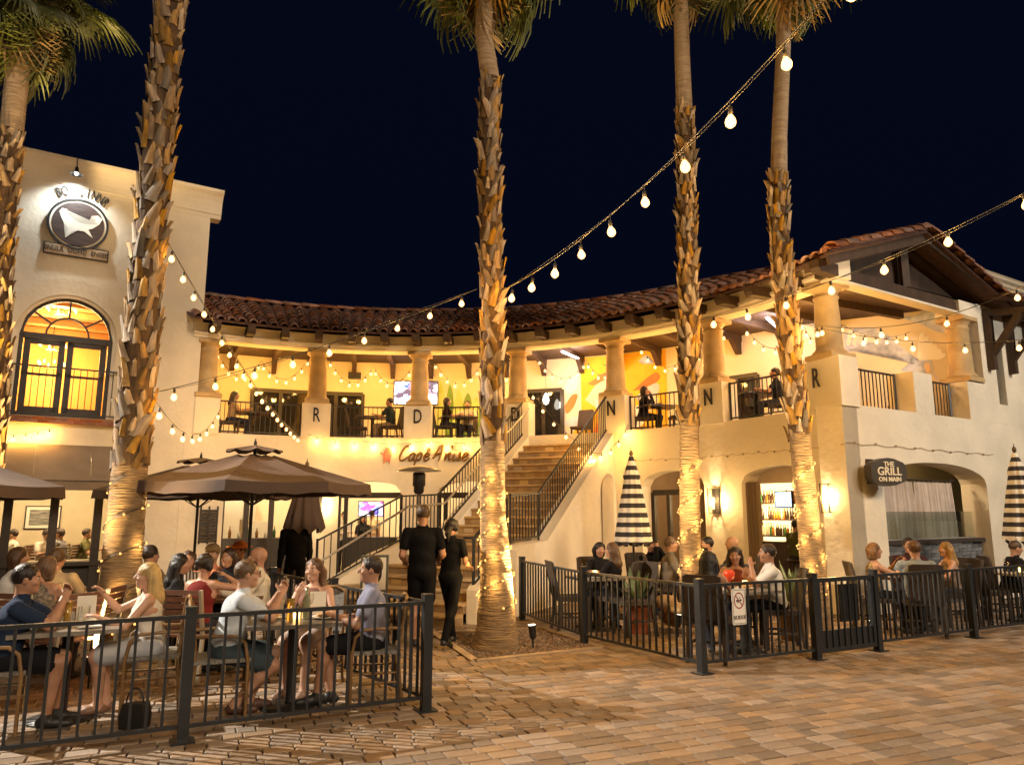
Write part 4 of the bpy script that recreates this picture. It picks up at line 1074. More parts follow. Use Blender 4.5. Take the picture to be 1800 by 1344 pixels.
# wall sconces
def sconce(p, n, label, e=60, h=.48):
    th = thing('wall_sconce', label, 'wall lamp', p, group='tall wall sconces')
    n = n.normalized(); s = V((-n.y, n.x, 0)); w_ = .085; c = p + n * .10
    f = MB()
    for a in (-1, 1):
        for b in (-1, 1): f.bar(c + s * w_ * a + n * .075 * b + V((0, 0, -h / 2)), c + s * w_ * a + n * .075 * b + V((0, 0, h / 2)), .014, .014, up=(1, 0, 0))
    for z_ in (-h / 2, h / 2):
        for a in (-1, 1): f.bar(c + s * w_ * a - n * .075 + V((0, 0, z_)), c + s * w_ * a + n * .075 + V((0, 0, z_)), .014, .014)
        for b in (-1, 1): f.bar(c - s * w_ + n * .075 * b + V((0, 0, z_)), c + s * w_ + n * .075 * b + V((0, 0, z_)), .014, .014)
    f.build('frame', IRON, th)
    MB().box(None, (.17, .012, h), M=Matrix.Translation(p + n * .008) @ Matrix.Rotation(math.atan2(s.y, s.x), 4, 'Z')).build('back_plate', IRON, th)
    g = MB()
    for a in (-1, 1): g.add([c + s * w_ * a * .93 - n * .07 + V((0, 0, -h / 2)), c + s * w_ * a * .93 + n * .07 + V((0, 0, -h / 2)), c + s * w_ * a * .93 + n * .07 + V((0, 0, h / 2)), c + s * w_ * a * .93 - n * .07 + V((0, 0, h / 2))], [(0, 1, 2, 3)])
    g.add([c - s * w_ * .93 + n * .07 + V((0, 0, -h / 2)), c + s * w_ * .93 + n * .07 + V((0, 0, -h / 2)), c + s * w_ * .93 + n * .07 + V((0, 0, h / 2)), c - s * w_ * .93 + n * .07 + V((0, 0, h / 2))], [(0, 1, 2, 3)])
    g.build('glass', glass_mat('sconce_glass', (1, .93, .8), .3), th)
    MB().lathe([(.012, -.16), (.028, -.10), (.034, -.02), (.028, .05), (.01, .08)], 10, c).build('bulb', BULB_HOT, th)
    point_light('sconce_glow', c + n * .02, e, th, (1, .66, .30), .05)
def arc_n(a): return (AP(a, -1, 0) - AP(a, 0, 0))
sconce(AP(37.4, 0, 1.89), arc_n(37.4), 'tall wall sconce between the two bar archways')
sconce(AP(18.4, 0, 1.91), arc_n(18.4), 'tall wall sconce near the corner left of the grill sign')
sconce(AP(105.3, 0, 1.80), arc_n(105.3), 'wall sconce behind the closed brown umbrella')
# gooseneck sign lamp on the left building
th = thing('sign_lamp', 'black bell-shaped lamp shining cool white on the round sign', 'lamp', LP(-2.89, -.4, 9.0))
lp = LP(-2.86, -.42, 8.98)
MB().tube([LP(-2.88, -.30, 9.36), LP(-2.87, -.42, 9.30), lp + V((0, 0, .08))], .012, 6).build('arm', IRON, th)
MB().lathe([(.015, .13), (.035, .10), (.04, .02), (.075, -.02), (.13, -.055)], 16, lp, caps=False).build('shade', IRON, th)
MB().sphere(lp + V((0, 0, -.03)), .04, 10, 6).build('bulb', emit('lit_cool_bulb', (.86, .95, 1.0), 8.0), th)
point_light('sign_spot', lp + V((0, 0, -.05)), 105, th, (.86, .96, 1.0), .05, 'SPOT', spot=R(128), aim=(NV * -.35 + V((0, 0, -1))), blend=.7)
# chandeliers in the upper room
for (x, y), d_, wh, e_ in (((108, 548), 1.6, 'seen through the fanlight', 110), ((92, 610), 3.6, 'seen through the left door', 90), ((90, 642), 4.6, 'lower down behind the left door', 40)):
    t_, z_ = onplane(LP(0, d_, 0), x, y)
    p = LP(t_, d_, z_); th = thing('chandelier', 'glowing chandelier ' + wh, 'chandelier', p)
    MB().tube([p + V((0, 0, .0)), p + V((0, 0, 6.45 - z_))], .01, 6).build('rod', IRON, th)
    rg = MB()
    for i in range(8): rg.tube([p + V((0, 0, -.05)), p + V((.22 * math.cos(i * PI / 4), .22 * math.sin(i * PI / 4), -.10)), p + V((.30 * math.cos(i * PI / 4), .30 * math.sin(i * PI / 4), 0))], .01, 5)
    rg.build('arms', mat('gilt_metal', (.5, .33, .12), .35, metal=.8), th)
    for i in range(8): MB().lathe([(.012, 0), (.026, .04), (.018, .08), (.003, .11)], 8, p + V((.30 * math.cos(i * PI / 4), .30 * math.sin(i * PI / 4), .01))).build('candle_bulb', BULB_HOT, th)
    point_light('chandelier_glow', p + V((0, 0, -.15)), e_, th, (1, .60, .22), .2)
# hanging white pendant and assumed street lamps out of view
p = AP(71.2, 2.3, 4.75)
th = thing('pendant_lamp', 'white egg-shaped pendant lamp in the stair-head doorway', 'lamp', p)
MB().tube([p + V((0, 0, .14)), p + V((0, 0, 1.2))], .006, 5).build('cord', WIRE, th)
MB().lathe([(.005, -.16), (.06, -.13), (.085, -.05), (.075, .04), (.04, .12), (.012, .16)], 14, p).build('shade', emit('lit_white_shade', (1, .93, .75), 3.0), th)
point_light('pendant_glow', p + V((0, -.15, 0)), 8, th, (1, .85, .6), .08)
def assumed_street_lamp(sp, label, e, col, side, aim=None):
    th = thing('assumed_street_lamp', label, 'street lamp', sp, group='street lamps at the plaza edge')
    MB().lathe([(.14, 0), (.14, .25), (.07, .35), (.055, 3.0), (.045, 6.25)], 12, sp).build('post', IRON, th)
    q = sp + V((0, 0, .65))
    MB().lathe([(.05, 5.6), (.20, 5.72), (.24, 5.78), (.24, 5.80)], 16, q).build('lantern_base', IRON, th)
    MB().lathe([(.05, 6.42), (.25, 6.30), (.27, 6.26), (.02, 6.26)], 16, q).build('lantern_cap', IRON, th)
    MB().lathe([(.20, 5.81), (.23, 6.05), (.22, 6.25)], 16, q).build('lantern_glass', emit('lit_lantern_glass', (1, .93, .80), 14.0), th)
    p = q + V((side * .36, -.05, 6.0))
    if aim is None: point_light('assumed_lantern_glow', p, e, th, col, .12)
    else: point_light('assumed_lantern_glow', p, e, th, col, .06, 'SPOT', spot=R(60), aim=V(aim) - p, blend=.6)  # added spot beam, aimed across the patio fence
assumed_street_lamp(V((-11.6, 8.3, 0)), 'street lamp post standing left of the patio', 3400, (1.0, .90, .76), 1, (-1.0, 6.3, .4))  # unseen lamp, assumed and added to throw the fence shadows
assumed_street_lamp(V((14.0, 7.2, 0)), 'street lamp post standing right of the plaza', 400, (1.0, .96, .88), -1)  # unseen lamp, assumed and added to brighten the pale grill wall
# ================================================================== signs, screens, murals
LETTER = mat('black_letter_paint', (.02, .016, .014), .5)
def arc_text(s, a, z, size, label, d=-.04, squash=.62):
    p = AP(a, d - .012, z); s_ = (AP(a - .5, 0, 0) - AP(a + .5, 0, 0)).normalized()
    me = text_mesh(s, size, .02, 'wall_letter', offset=.004); me.materials.clear(); me.materials.append(LETTER)
    o = inst('wall_letter', me, None, face_matrix(p, s_, (0, 0, 1)) @ Matrix.Diagonal((squash, 1, 1, 1)))
    return tag(o, label, 'letter', 'black letters on the terrace pedestals')
for s, a, lb in (('R', 106.2, 'black capital R on the pedestal above the big brown umbrella'), ('D', 89.1, 'black capital D on the pedestal above the script sign'), ('D', 72.0, 'black capital D half hidden by the middle palm'),
                 ('N', 54.9, 'black capital N on the pedestal right of the stairs'), ('N', 37.8, 'black capital N on the pedestal right of the slim palm'), ('R', 19.3, 'black capital R on the corner pedestal under the gable')):
    arc_text(s, a, 4.02 if s != 'R' or a > 50 else 4.0, .50, lb)
# round emblem on the left building
EMB = thing('round_sign', 'round dark wooden sign with pale whale-like shape and name plate', 'sign', LP(-2.72, -.05, 7.5))
WOODD = mat('charred_wood_planks', (.10, .055, .040), .5, col2=(.028, .016, .014), scale=3.0, stretch=(1.2, 1.2, 26), detail=6)
PALE = mat('pale_sign_paint', (.80, .74, .62), .6)
ec_t, ec_z, er = -2.72, 7.93, .565
def LE(t, d, z): return LP(ec_t + t, d, ec_z + z)
def disc(r0, r1, d0, d1, n=40):
    mb = MB(); vs = []
    for i in range(n):
        c, s = math.cos(2 * PI * i / n), math.sin(2 * PI * i / n)
        vs += [LE(r0 * c, d0, r0 * s), LE(r1 * c, d0, r1 * s), LE(r0 * c, d1, r0 * s), LE(r1 * c, d1, r1 * s)]
    fs = []
    for i in range(n):
        a, b = 4 * i, 4 * ((i + 1) % n); fs += [(a, a + 1, b + 1, b), (a + 1, a + 3, b + 3, b + 1), (a, b, b + 2, a + 2)]
    return mb.add(vs, fs)
fixn(disc(.001, .50, -.085, -.03).build('disc', WOODD, EMB)); fixn(disc(.505, .545, -.07, -.03).build('pale_ring', PALE, EMB)); fixn(disc(.546, .59, -.09, -.03).build('outer_ring', LETTER, EMB))
whale = [(-.38, .22), (-.33, .30), (-.24, .29), (-.20, .18), (-.10, .07), (.04, .02), (.16, .01), (.28, .08), (.34, .18), (.24, .24), (.36, .27), (.45, .20), (.40, .07), (.28, -.05), (.20, -.09), (.30, -.27), (.13, -.15), (.0, -.15), (-.10, -.19), (-.22, -.36), (-.18, -.15), (-.28, -.02), (-.34, .10)]
cx = [(-.27 + .0, .30), (-.20, .33)]
wm = MB(); cen_ = [sum(p[0] for p in whale) / len(whale), sum(p[1] for p in whale) / len(whale)]
bm = bmesh.new(); vsb = [bm.verts.new(LE(a, -.095, b)) for a, b in whale]; fc = bm.faces.new(vsb); bmesh.ops.triangulate(bm, faces=[fc]); me = bpy.data.meshes.new('pale_whale_shape'); bm.to_mesh(me); bm.free(); me.materials.append(PALE)
inst('pale_whale_shape', me, EMB)
# arched name above, plate below
for i, ch in enumerate('BO SINNR'):
    if ch == ' ': continue
    th_ = R(122 - i * 9.4 - (4 if i > 2 else 0)); r_ = .78
    up_v = DV * math.cos(th_) + V((0, 0, math.sin(th_))); rt = DV * math.sin(th_) - V((0, 0, math.cos(th_)))
    me = text_mesh(ch, .30, .02, 'sign_letter'); me.materials.clear(); me.materials.append(LETTER)
    inst('sign_letter', me, EMB, face_matrix(LE(r_ * math.cos(th_), -.03, r_ * math.sin(th_)), rt, up_v) @ Matrix.Diagonal((.62, 1.0, 1, 1)))
fixn(sweep(LP, rect(-.075, -.03, 7.17, 7.43), [-3.32, -2.08]).build('plate', LETTER, EMB))
fixn(sweep(LP, rect(-.08, -.074, 7.195, 7.405), [-3.295, -2.105]).build('plate_face', mat('bronze_plate', (.46, .34, .22), .45, var=.2, scale=6), EMB))
me = text_mesh('ENULR  OOHD  ENIIEB', .155, .012, 'plate_letters'); me.materials.clear(); me.materials.append(LETTER)
inst('plate_letters', me, EMB, face_matrix(LP(-2.70, -.088, 7.30), DV, (0, 0, 1)) @ Matrix.Diagonal((.78, 1, 1, 1)))
# script sign on the curved wall
SCR = thing('script_sign', 'brown script wall sign over the patio heater, with small pink figure', 'sign', AP(89, -.03, 2.9))
GOLD = mat('bronze_script_metal', (.16, .085, .022), .45, metal=.3)
def smooth(pts, n=6):
    out = []
    P = [Vector((*p, 0)) for p in pts]
    for i in range(len(P) - 1):
        a, b, c, d = P[max(i - 1, 0)], P[i], P[i + 1], P[min(i + 2, len(P) - 1)]
        for k in range(n):
            t = k / n; out.append(.5 * ((2 * b) + (c - a) * t + (2 * a - 5 * b + 4 * c - d) * t * t + (3 * b - a - 3 * c + d) * t ** 3))
    return out + [P[-1]]
SG = {  # strokes in letter boxes, x to the right, y up, baseline 0
    'C': (.62, [[(.60, .78), (.52, .93), (.36, .88), (.17, .58), (.08, .25), (.16, .02), (.38, .05), (.60, .28)]]),
    'a': (.46, [[(.40, .44), (.26, .50), (.10, .34), (.10, .08), (.22, .02), (.38, .26), (.42, .46), (.36, .14), (.44, .04), (.54, .14)]]),
    'p': (.50, [[(.16, .48), (.10, .12), (.02, -.32)], [(.12, .22), (.26, .48), (.40, .44), (.38, .16), (.24, .02), (.12, .12)]]),
    'e': (.44, [[(.10, .22), (.34, .30), (.36, .46), (.22, .48), (.10, .28), (.12, .06), (.26, .0), (.48, .18)]]),
    'A': (.74, [[(.02, .12), (.10, .30), (.30, .75), (.46, .95), (.56, .86), (.52, .5), (.42, -.05)], [(.06, .38), (.30, .42), (.56, .48)]]),
    'n': (.52, [[(.10, .48), (.08, .0)], [(.08, .12), (.24, .44), (.36, .46), (.34, .16), (.40, .02), (.52, .12)]]),
    'i': (.26, [[(.14, .46), (.08, .12), (.14, .0), (.26, .12)], [(.17, .66), (.18, .70)]]),
    's': (.38, [[(.06, .04), (.18, .34), (.26, .52), (.26, .34), (.34, .14), (.22, .0), (.08, .06)]]),
    '^': (.0, [[(-.22, .60), (-.14, .82), (-.07, .60)]]), "'": (.0, [[(-.20, .84), (-.12, .92), (-.08, .84), (-.12, .70)]])}
xs, zs0 = [], 2.90
def script(word, a0, scale, base):
    x = 0.0
    for ch in word:
        if ch == ' ': x += .22 * scale; continue
        wd, strokes = SG[ch]; mb = MB()
        for st in strokes:
            q = smooth(st)
            pp = [AP(a0 - math.degrees((x + (v.x + v.y * .16) * scale) / RAD), -.035, base + v.y * scale) for v in q]
            rr = [.018 + .012 * abs(math.sin(1.1 + 2.1 * i / len(q))) for i in range(len(q))]
            mb.tube(pp, rr, 6)
        mb.build('script_letter', GOLD, SCR); x += wd * scale
script("Cape^ An'ise", 92.3, .385, 2.93)
PINK = mat('coral_pink_paint', (.62, .20, .12), .6)
fig = MB(); fx = 94.1
def fpt(x, z): return AP(fx - math.degrees(x / RAD), -.03, 3.06 + z)
body = [(-.09, -.14), (.07, -.14), (.10, -.02), (.10, .10), (.06, .16), (.07, .20), (.02, .17), (-.03, .20), (-.05, .16), (-.09, .08), (-.10, -.04)]
fixn(MB().poly([fpt(x, z) for x, z in body], arc_n(fx).normalized() * .025).build('figure_body', PINK, SCR))
lm = MB()
for a, b in (((-.09, .02), (-.17, .05)), ((-.06, -.14), (-.09, -.21)), ((.05, -.14), (.06, -.21)), ((-.17, .05), (-.19, .08))): lm.tube([fpt(*a), fpt(*b)], .014, 6)
lm.build('figure_limbs', PINK, SCR)
# projecting grill sign
GS = thing('grill_sign', 'dark projecting sign reading THE GRILL ON MAIN', 'sign', RP(.85, -.3, 2.35))
BRZ = mat('dark_bronze_sign', (.045, .034, .022), .45)
gc = D(1563, 829, 12.45); gr = V((.96, .28, 0)).normalized(); gn = V((gr.y, -gr.x, 0))
if gn.y > 0: gn = -gn
outl = [(-.36, .10), (-.30, .16), (-.12, .22), (.0, .235), (.12, .22), (.30, .16), (.36, .10), (.36, -.10), (.30, -.16), (.12, -.22), (0, -.235), (-.12, -.22), (-.30, -.16), (-.36, -.10)]
fixn(MB().poly([gc + gr * x + V((0, 0, z)) - gn * .16 for x, z in outl], gn * .16).build('cabinet', BRZ, GS))
for s, z, sz in (('THE', .125, .115), ('GRILL', .005, .19), ('ON MAIN', -.125, .105)):
    me = text_mesh(s, sz, .012, 'sign_letters', offset=.002); me.materials.clear(); me.materials.append(mat('cream_sign_letters', (.85, .78, .62), .5))
    inst('sign_letters', me, GS, face_matrix(gc + gn * .008 + V((0, 0, z)), gr, (0, 0, 1)))
wallp = RP(.62, 0, 2.36)
MB().bar(gc - gr * .34 - gn * .08 + V((0, 0, .03)), wallp + V((0, 0, .03)), .05, .06).build('arm', BRZ, GS)
MB().box(None, (.05, .16, .42), M=Matrix.Translation(wallp + NV * .03) @ Matrix.Rotation(math.atan2(DV.y, DV.x) + PI / 2, 4, 'Z')).build('wall_plate', BRZ, GS)
# no-dogs sign on the fence
NS = thing('fence_sign', 'white prohibition sign with red ring hung on the right fence', 'sign', r2)
fd = (g1 - r2).normalized(); fn_ = V((fd.y, -fd.x, 0)); nc = D(1299, 1062, (r2 + fd * .42).y) ; nc = r2 + fd * ((nc - r2).dot(fd)) + fn_ * .04 + V((0, 0, .66))
def NP(x, z, o): return nc + fd * x + V((0, 0, z)) + fn_ * o
def rrect(w_, h_, r_, n=5):
    o = []
    for cx_, cz_, a0 in ((w_ - r_, h_ - r_, 0), (-w_ + r_, h_ - r_, 90), (-w_ + r_, -h_ + r_, 180), (w_ - r_, -h_ + r_, 270)):
        for i in range(n + 1): a = R(a0 + 90 * i / n); o.append((cx_ + r_ * math.cos(a), cz_ + r_ * math.sin(a)))
    return o
WH = mat('white_sign_metal', (.80, .78, .72), .45); RED = mat('dark_red_sign_paint', (.30, .02, .02), .5)
fixn(MB().poly([NP(x, z, 0) for x, z in rrect(.098, .19, .02)], fn_ * .006).build('plate', WH, NS))
k = MB(); a_, b_ = rrect(.088, .18, .016), rrect(.083, .175, .014)
k.add([NP(x, z, .0075) for x, z in a_] + [NP(x, z, .0075) for x, z in b_], [(i, (i + 1) % 24, 24 + (i + 1) % 24, 24 + i) for i in range(24)]).build('border', LETTER, NS)
k = MB(); n = 32; k.add([NP(.072 * math.cos(2 * PI * i / n), .065 + .088 * math.sin(2 * PI * i / n), .0085) for i in range(n)] + [NP(.060 * math.cos(2 * PI * i / n), .065 + .075 * math.sin(2 * PI * i / n), .0085) for i in range(n)], [(i, (i + 1) % n, n + (i + 1) % n, n + i) for i in range(n)])
k.add([NP(-.052, .118, .0088), NP(-.044, .126, .0088), NP(.052, .012, .0088), NP(.044, .004, .0088)], [(0, 1, 2, 3)]); k.build('red_ring', RED, NS)
k = MB()
for x0, z0_, x1, z1_ in ((-.04, .055, -.005, .072), (-.03, .042, .0, .05), (.012, .06, .036, .078), (-.0, .09, .02, .098)): k.add([NP(x0, z0_, .008), NP(x1, z0_, .008), NP(x1, z1_, .008), NP(x0, z1_, .008)], [(0, 1, 2, 3)])
k.build('pictogram', LETTER, NS)
me = text_mesh('NS 8OOB', .062, .003, 'sign_letters'); me.materials.clear(); me.materials.append(LETTER)
inst('sign_letters', me, NS, face_matrix(NP(0, -.115, .009), fd, (0, 0, 1)) @ Matrix.Diagonal((.66, 1, 1, 1)))
# pavement sign at the foot of the stairs
AS = thing('pavement_sign', 'white framed pavement sign with a dark oval, left of the stairs', 'sign', V((-2.12, 11.2, 0)))
ac = D(658, 999, 11.2); ar = V((.95, .12, 0)).normalized(); an = V((ar.y, -ar.x, 0))
MB().box(None, (.40, .05, 1.05), M=Matrix.Translation(V((ac.x, 11.23, .53))) @ Matrix.Rotation(math.atan2(ar.y, ar.x), 4, 'Z')).build('frame', mat('grey_sign_frame', (.10, .11, .10), .5), AS)
MB().box(None, (.33, .012, .46), M=Matrix.Translation(V((ac.x, 11.23, .79)) + an * .030) @ Matrix.Rotation(math.atan2(ar.y, ar.x), 4, 'Z')).build('poster', WH, AS)
o = MB().lathe([(.09, 0), (.09, .004)], 24).build('oval_logo', LETTER, AS, M=face_matrix(V((ac.x, 11.23, .80)) + an * .0375 + ar * .04, ar, (0, 0, 1)) @ Matrix.Diagonal((.75, 1.5, 1, 1)))
# screens
def screen_mat(name, cols, s, sc_=3.0):
    m = bpy.data.materials.new(name); m.use_nodes = True; n = m.node_tree; n.nodes.clear(); L = n.links.new
    o = n.nodes.new('ShaderNodeOutputMaterial'); e = n.nodes.new('ShaderNodeEmission'); tc = n.nodes.new('ShaderNodeTexCoord')
    v = n.nodes.new('ShaderNodeTexVoronoi'); v.inputs['Scale'].default_value = sc_; nz = n.nodes.new('ShaderNodeTexNoise'); nz.inputs['Scale'].default_value = sc_ * 1.6
    mx = n.nodes.new('ShaderNodeMix'); mx.data_type = 'VECTOR'; mx.inputs[0].default_value = .25
    L(tc.outputs['Generated'], mx.inputs[4]); L(nz.outputs['Color'], mx.inputs[5]); L(tc.outputs['Generated'], nz.inputs['Vector']); L(mx.outputs[1], v.inputs['Vector'])
    sp = n.nodes.new('ShaderNodeSeparateColor'); L(v.outputs['Color'], sp.inputs[0])
    r_ = n.nodes.new('ShaderNodeValToRGB'); r_.color_ramp.interpolation = 'CONSTANT'
    el = r_.color_ramp.elements; el[0].color = (*cols[0], 1); el[1].color = (*cols[-1], 1); el[1].position = (len(cols) - 1) / len(cols)
    for i, c in enumerate(cols[1:-1]): q = el.new((i + 1) / len(cols)); q.color = (*c, 1)
    L(sp.outputs[0], r_.inputs[0]); L(r_.outputs[0], e.inputs['Color']); e.inputs['Strength'].default_value = s; L(e.outputs[0], o.inputs['Surface']); return m
def tv(x0, y0, x1, y1, d_, label, m, bez=.03):
    a0, z1_ = arc_hit(x0, y0, d_); a1, _ = arc_hit(x1, y0, d_); _, z0_ = arc_hit((x0 + x1) / 2, y1, d_)
    am = (a0 + a1) / 2; c = AP(am, d_, (z0_ + z1_) / 2); s_ = (AP(am - .5, d_, 0) - AP(am + .5, d_, 0)).normalized(); w_ = (AP(a1, d_, 0) - AP(a0, d_, 0)).length; h_ = z1_ - z0_
    th = thing('television', label, 'television', c); rz = math.atan2(s_.y, s_.x); n_ = V((s_.y, -s_.x, 0))
    MB().box(None, (w_ + 2 * bez, .06, h_ + 2 * bez), M=Matrix.Translation(c) @ Matrix.Rotation(rz, 4, 'Z')).build('casing', mat('black_plastic', (.01, .01, .012), .3), th)
    MB().box(None, (w_, .006, h_), M=Matrix.Translation(c + n_ * .034) @ Matrix.Rotation(rz, 4, 'Z')).build('screen', m, th)
tv(694, 671, 769, 710, 2.86, 'wall television above the terrace behind the letter D column', screen_mat('screen_sport', [(.62, .66, .8), (.30, .16, .18), (.05, .09, .2), (.75, .72, .8), (.10, .06, .07), (.35, .42, .65)], 1.5, 5))
tv(632, 882, 673, 906, 3.2, 'purple-blue television inside the archway left of the stairs', screen_mat('screen_show', [(.22, .10, .80), (.85, .5, .9), (.08, .05, .35), (.9, .85, 1), (.5, .06, .35), (.15, .2, .9)], 1.7, 4))
tv(1364, 865, 1391, 890, 3.0, 'pale blue television over the bar bottles', screen_mat('screen_game', [(.45, .62, 1.0), (.30, .48, .9), (.7, .85, 1.0), (.35, .5, .85)], 1.4, 6))
tv(1138, 866, 1148, 894, 2.4, 'narrow cyan screen inside the left bar archway', screen_mat('screen_cyan', [(.2, .7, .8), (.35, .8, .9), (.25, .6, .75)], 1.2, 3))
tv(757, 872, 772, 884, 3.0, 'small cyan screen behind the stair railing', screen_mat('screen_cyan_small', [(.2, .6, .7), (.4, .8, .9)], 1.2, 3))
# murals
def blob(th, fn, pts, d, m, name):
    bm = bmesh.new(); q = smooth(pts + [pts[0]], 4)[:-1]; vs = [bm.verts.new(fn(v.x, d, v.y)) for v in q]; f = bm.faces.new(vs); bmesh.ops.triangulate(bm, faces=[f]); me = bpy.data.meshes.new(name); bm.to_mesh(me); bm.free(); me.materials.append(m); inst(name, me, th)
YEL = mat('sun_yellow_mural_paint', (.85, .40, .005), .7, col2=(.86, .52, .02), scale=1.5); ORG = mat('orange_mural_paint', (.72, .18, .03), .7, var=.2, scale=3); PEA = mat('peach_mural_paint', (.80, .58, .40), .7, var=.1); LIL = mat('lilac_mural_paint', (.60, .54, .60), .7, var=.15)
GRN = mat('green_mural_paint', (.38, .50, .12), .7, col2=(.60, .62, .25), scale=2); DGR = mat('deep_green_mural_paint', (.16, .30, .05), .7); BLU = mat('blue_grey_mural_paint', (.34, .39, .56), .7, col2=(.62, .66, .78), scale=6); WHT = mat('white_mural_paint', (.80, .78, .74), .7)
YM = thing('yellow_mural', 'yellow terrace mural with peach and lilac plumes', 'mural', AP(60, 2.85, 4))
fixn(sweep(AP, rect(2.888, 2.896, 3.41, 5.96), lin(54.2, 66.8, 8)).build('yellow_field', YEL, YM))
for pts, m in (([(66.2, 4.75), (64, 5.25), (61, 5.45), (60.4, 5.30), (63, 5.0), (64.4, 4.55)], PEA), ([(65.8, 5.2), (63, 5.5), (60.6, 5.55), (61.2, 5.38), (64.5, 5.15)], ORG), ([(65, 4.7), (63.2, 4.95), (62.1, 4.8), (63, 4.5), (64.3, 4.45)], WHT), ([(65.6, 3.6), (63.8, 4.3), (61.2, 4.75), (60.9, 4.5), (63, 4.0), (64.2, 3.5)], ORG), ([(64, 3.6), (62.5, 4.15), (61, 4.4), (61.2, 3.9), (62.3, 3.5)], PEA),
               ([(59.2, 4.9), (57.2, 5.2), (55.6, 5.35), (55.2, 5.15), (57.2, 4.95)], ORG), ([(58.8, 4.72), (56.4, 5.05), (55.3, 5.0), (55.6, 4.75), (57.6, 4.5)], LIL), ([(58.4, 4.45), (56, 4.7), (55.4, 4.6), (56.2, 4.35), (57.6, 4.3)], PEA), ([(59.6, 4.4), (58, 4.5), (57.2, 4.2), (58.4, 3.9), (59.6, 4.1)], WHT), ([(63.8, 5.72), (62.3, 5.66), (61.2, 5.74), (62.4, 5.62)], DGR), ([(58.2, 5.7), (57, 5.85), (56, 5.62), (57.2, 5.6)], BLU)):
    blob(YM, AP, pts, 2.884 - .002 * random.random(), m, 'plume')
PM = thing('petal_mural', 'loose lilac and orange petals painted left of the yellow mural', 'mural', AP(68, 2.85, 4))
for pts, m in (([(69.4, 5.1), (68.4, 5.4), (67.2, 5.45), (67.4, 5.1), (68.6, 4.95)], LIL), ([(69.3, 4.6), (68.2, 4.9), (67.3, 4.9), (68.0, 4.55), (69, 4.4)], ORG), ([(69.6, 4.1), (68, 4.3), (67, 4.2), (67.6, 3.95)], LIL), ([(68.8, 3.6), (67.6, 3.95), (67, 3.8), (67.8, 3.5)], YEL)):
    blob(PM, AP, pts, 2.885, m, 'petal')
GM = thing('green_mural', 'green leafy terrace mural beside the wall television', 'mural', AP(84, 2.85, 4))
fixn(sweep(AP, rect(2.890, 2.896, 3.41, 5.6), lin(78, 88.6, 6)).build('pale_field', mat('pale_green_mural_paint', (.66, .64, .40), .7, col2=(.70, .56, .40), scale=1.2), GM))
for i in range(8):
    x = 88.2 - i * 1.2; blob(GM, AP, [(x, 3.45), (x + .25, 4.4), (x - .2 - i * .18, 5.45 - i * .12), (x - .9 - i * .2, 4.9 - i * .1), (x - .6, 3.45)], 2.884, (GRN, DGR)[i % 2], 'leaf_blade')
BMU = thing('bird_mural', 'blue-grey bird with spread wings painted on the gable terrace wall', 'mural', BP(1.5, 0, 4.5))
def bp_hit(x, y):
    r_ = ray(x, y); s = BW0.dot(BWN) / (r_.x * BWN.x + r_.y * BWN.y); p = r_ * s
    return (V((p.x, p.y, 0)) - V((BW0.x, BW0.y, 0))).dot(BWD), p.z + CAMZ
def bblob(px, m, name, d=-.008): blob(BMU, BP, [bp_hit(*p) for p in px], d, m, name)
bblob([(1484, 588), (1500, 578), (1530, 575), (1556, 585), (1580, 606), (1602, 625), (1606, 640), (1592, 634), (1566, 616), (1545, 604), (1520, 606), (1496, 618), (1485, 612)], BLU, 'left_wing')
bblob([(1600, 622), (1612, 632), (1634, 630), (1640, 645), (1636, 655), (1600, 655), (1584, 650), (1598, 640)], BLU, 'body')
bblob([(1580, 558), (1610, 554), (1630, 544), (1655, 548), (1662, 570), (1660, 585), (1640, 580), (1620, 570), (1600, 564)], BLU, 'right_wing')
for i in range(6):
    bblob([(1612 + i * 5, 628), (1616 + i * 7, 590 + i * 6), (1624 + i * 8, 588 + i * 7), (1620 + i * 6, 632)], WHT, 'feather', -.010 - i * .0006)
for i in range(5):
    bblob([(1492 + i * 12, 580 + i * 3), (1500 + i * 12, 581 + i * 4), (1494 + i * 10, 606 - i), (1488 + i * 10, 604 - i)], WHT, 'feather', -.0095)
bblob([(1624, 642), (1630, 636), (1637, 648), (1630, 656)], PEA, 'head', -.014)
bblob([(1632, 652), (1637, 650), (1656, 672), (1652, 674)], LIL, 'neck', -.012)
# doors on the terrace back wall
def gdoor(a0, a1, z1_, n, lbl):
    m = MB(); h = z1_
    for i in range(n + 1):
        a = a0 + (a1 - a0) * i / n; m.bar(AP(a, 2.86, 3.41), AP(a, 2.86, h), .10, .06, up=arc_n(a))
    for z_ in (h, 3.46): 
        for i in range(n): m.bar(AP(a0 + (a1 - a0) * i / n, 2.86, z_), AP(a0 + (a1 - a0) * (i + 1) / n, 2.86, z_), .06, .10)
    dr = m.build('terrace_door', DARKFRAME, ARC); dr['label'] = lbl
    for i in range(n):
        b0, b1 = a0 + (a1 - a0) * i / n, a0 + (a1 - a0) * (i + 1) / n
        MB().add([AP(b0, 2.875, 3.42), AP(b1, 2.875, 3.42), AP(b1, 2.875, h), AP(b0, 2.875, h)], [(0, 1, 2, 3)]).build('pane', mat('dark_reflective_glass', (.02, .018, .014), .06, spec=.8), dr)
gdoor(114.8, 99.3, 5.03, 4, 'wide dark glazed terrace doors'); gdoor(75.2, 69.6, 5.08, 2, 'dark glazed stair-head door'); gdoor(33, 31, 4.95, 1, 'dark door at the second letter N')
gdoor(47, 41.5, 4.95, 2, 'dark doors left of the slim palm')
spk = thing('wall_speaker', 'small black speaker high on the terrace wall', 'speaker', AP(100.5, 2.7, 5.5))
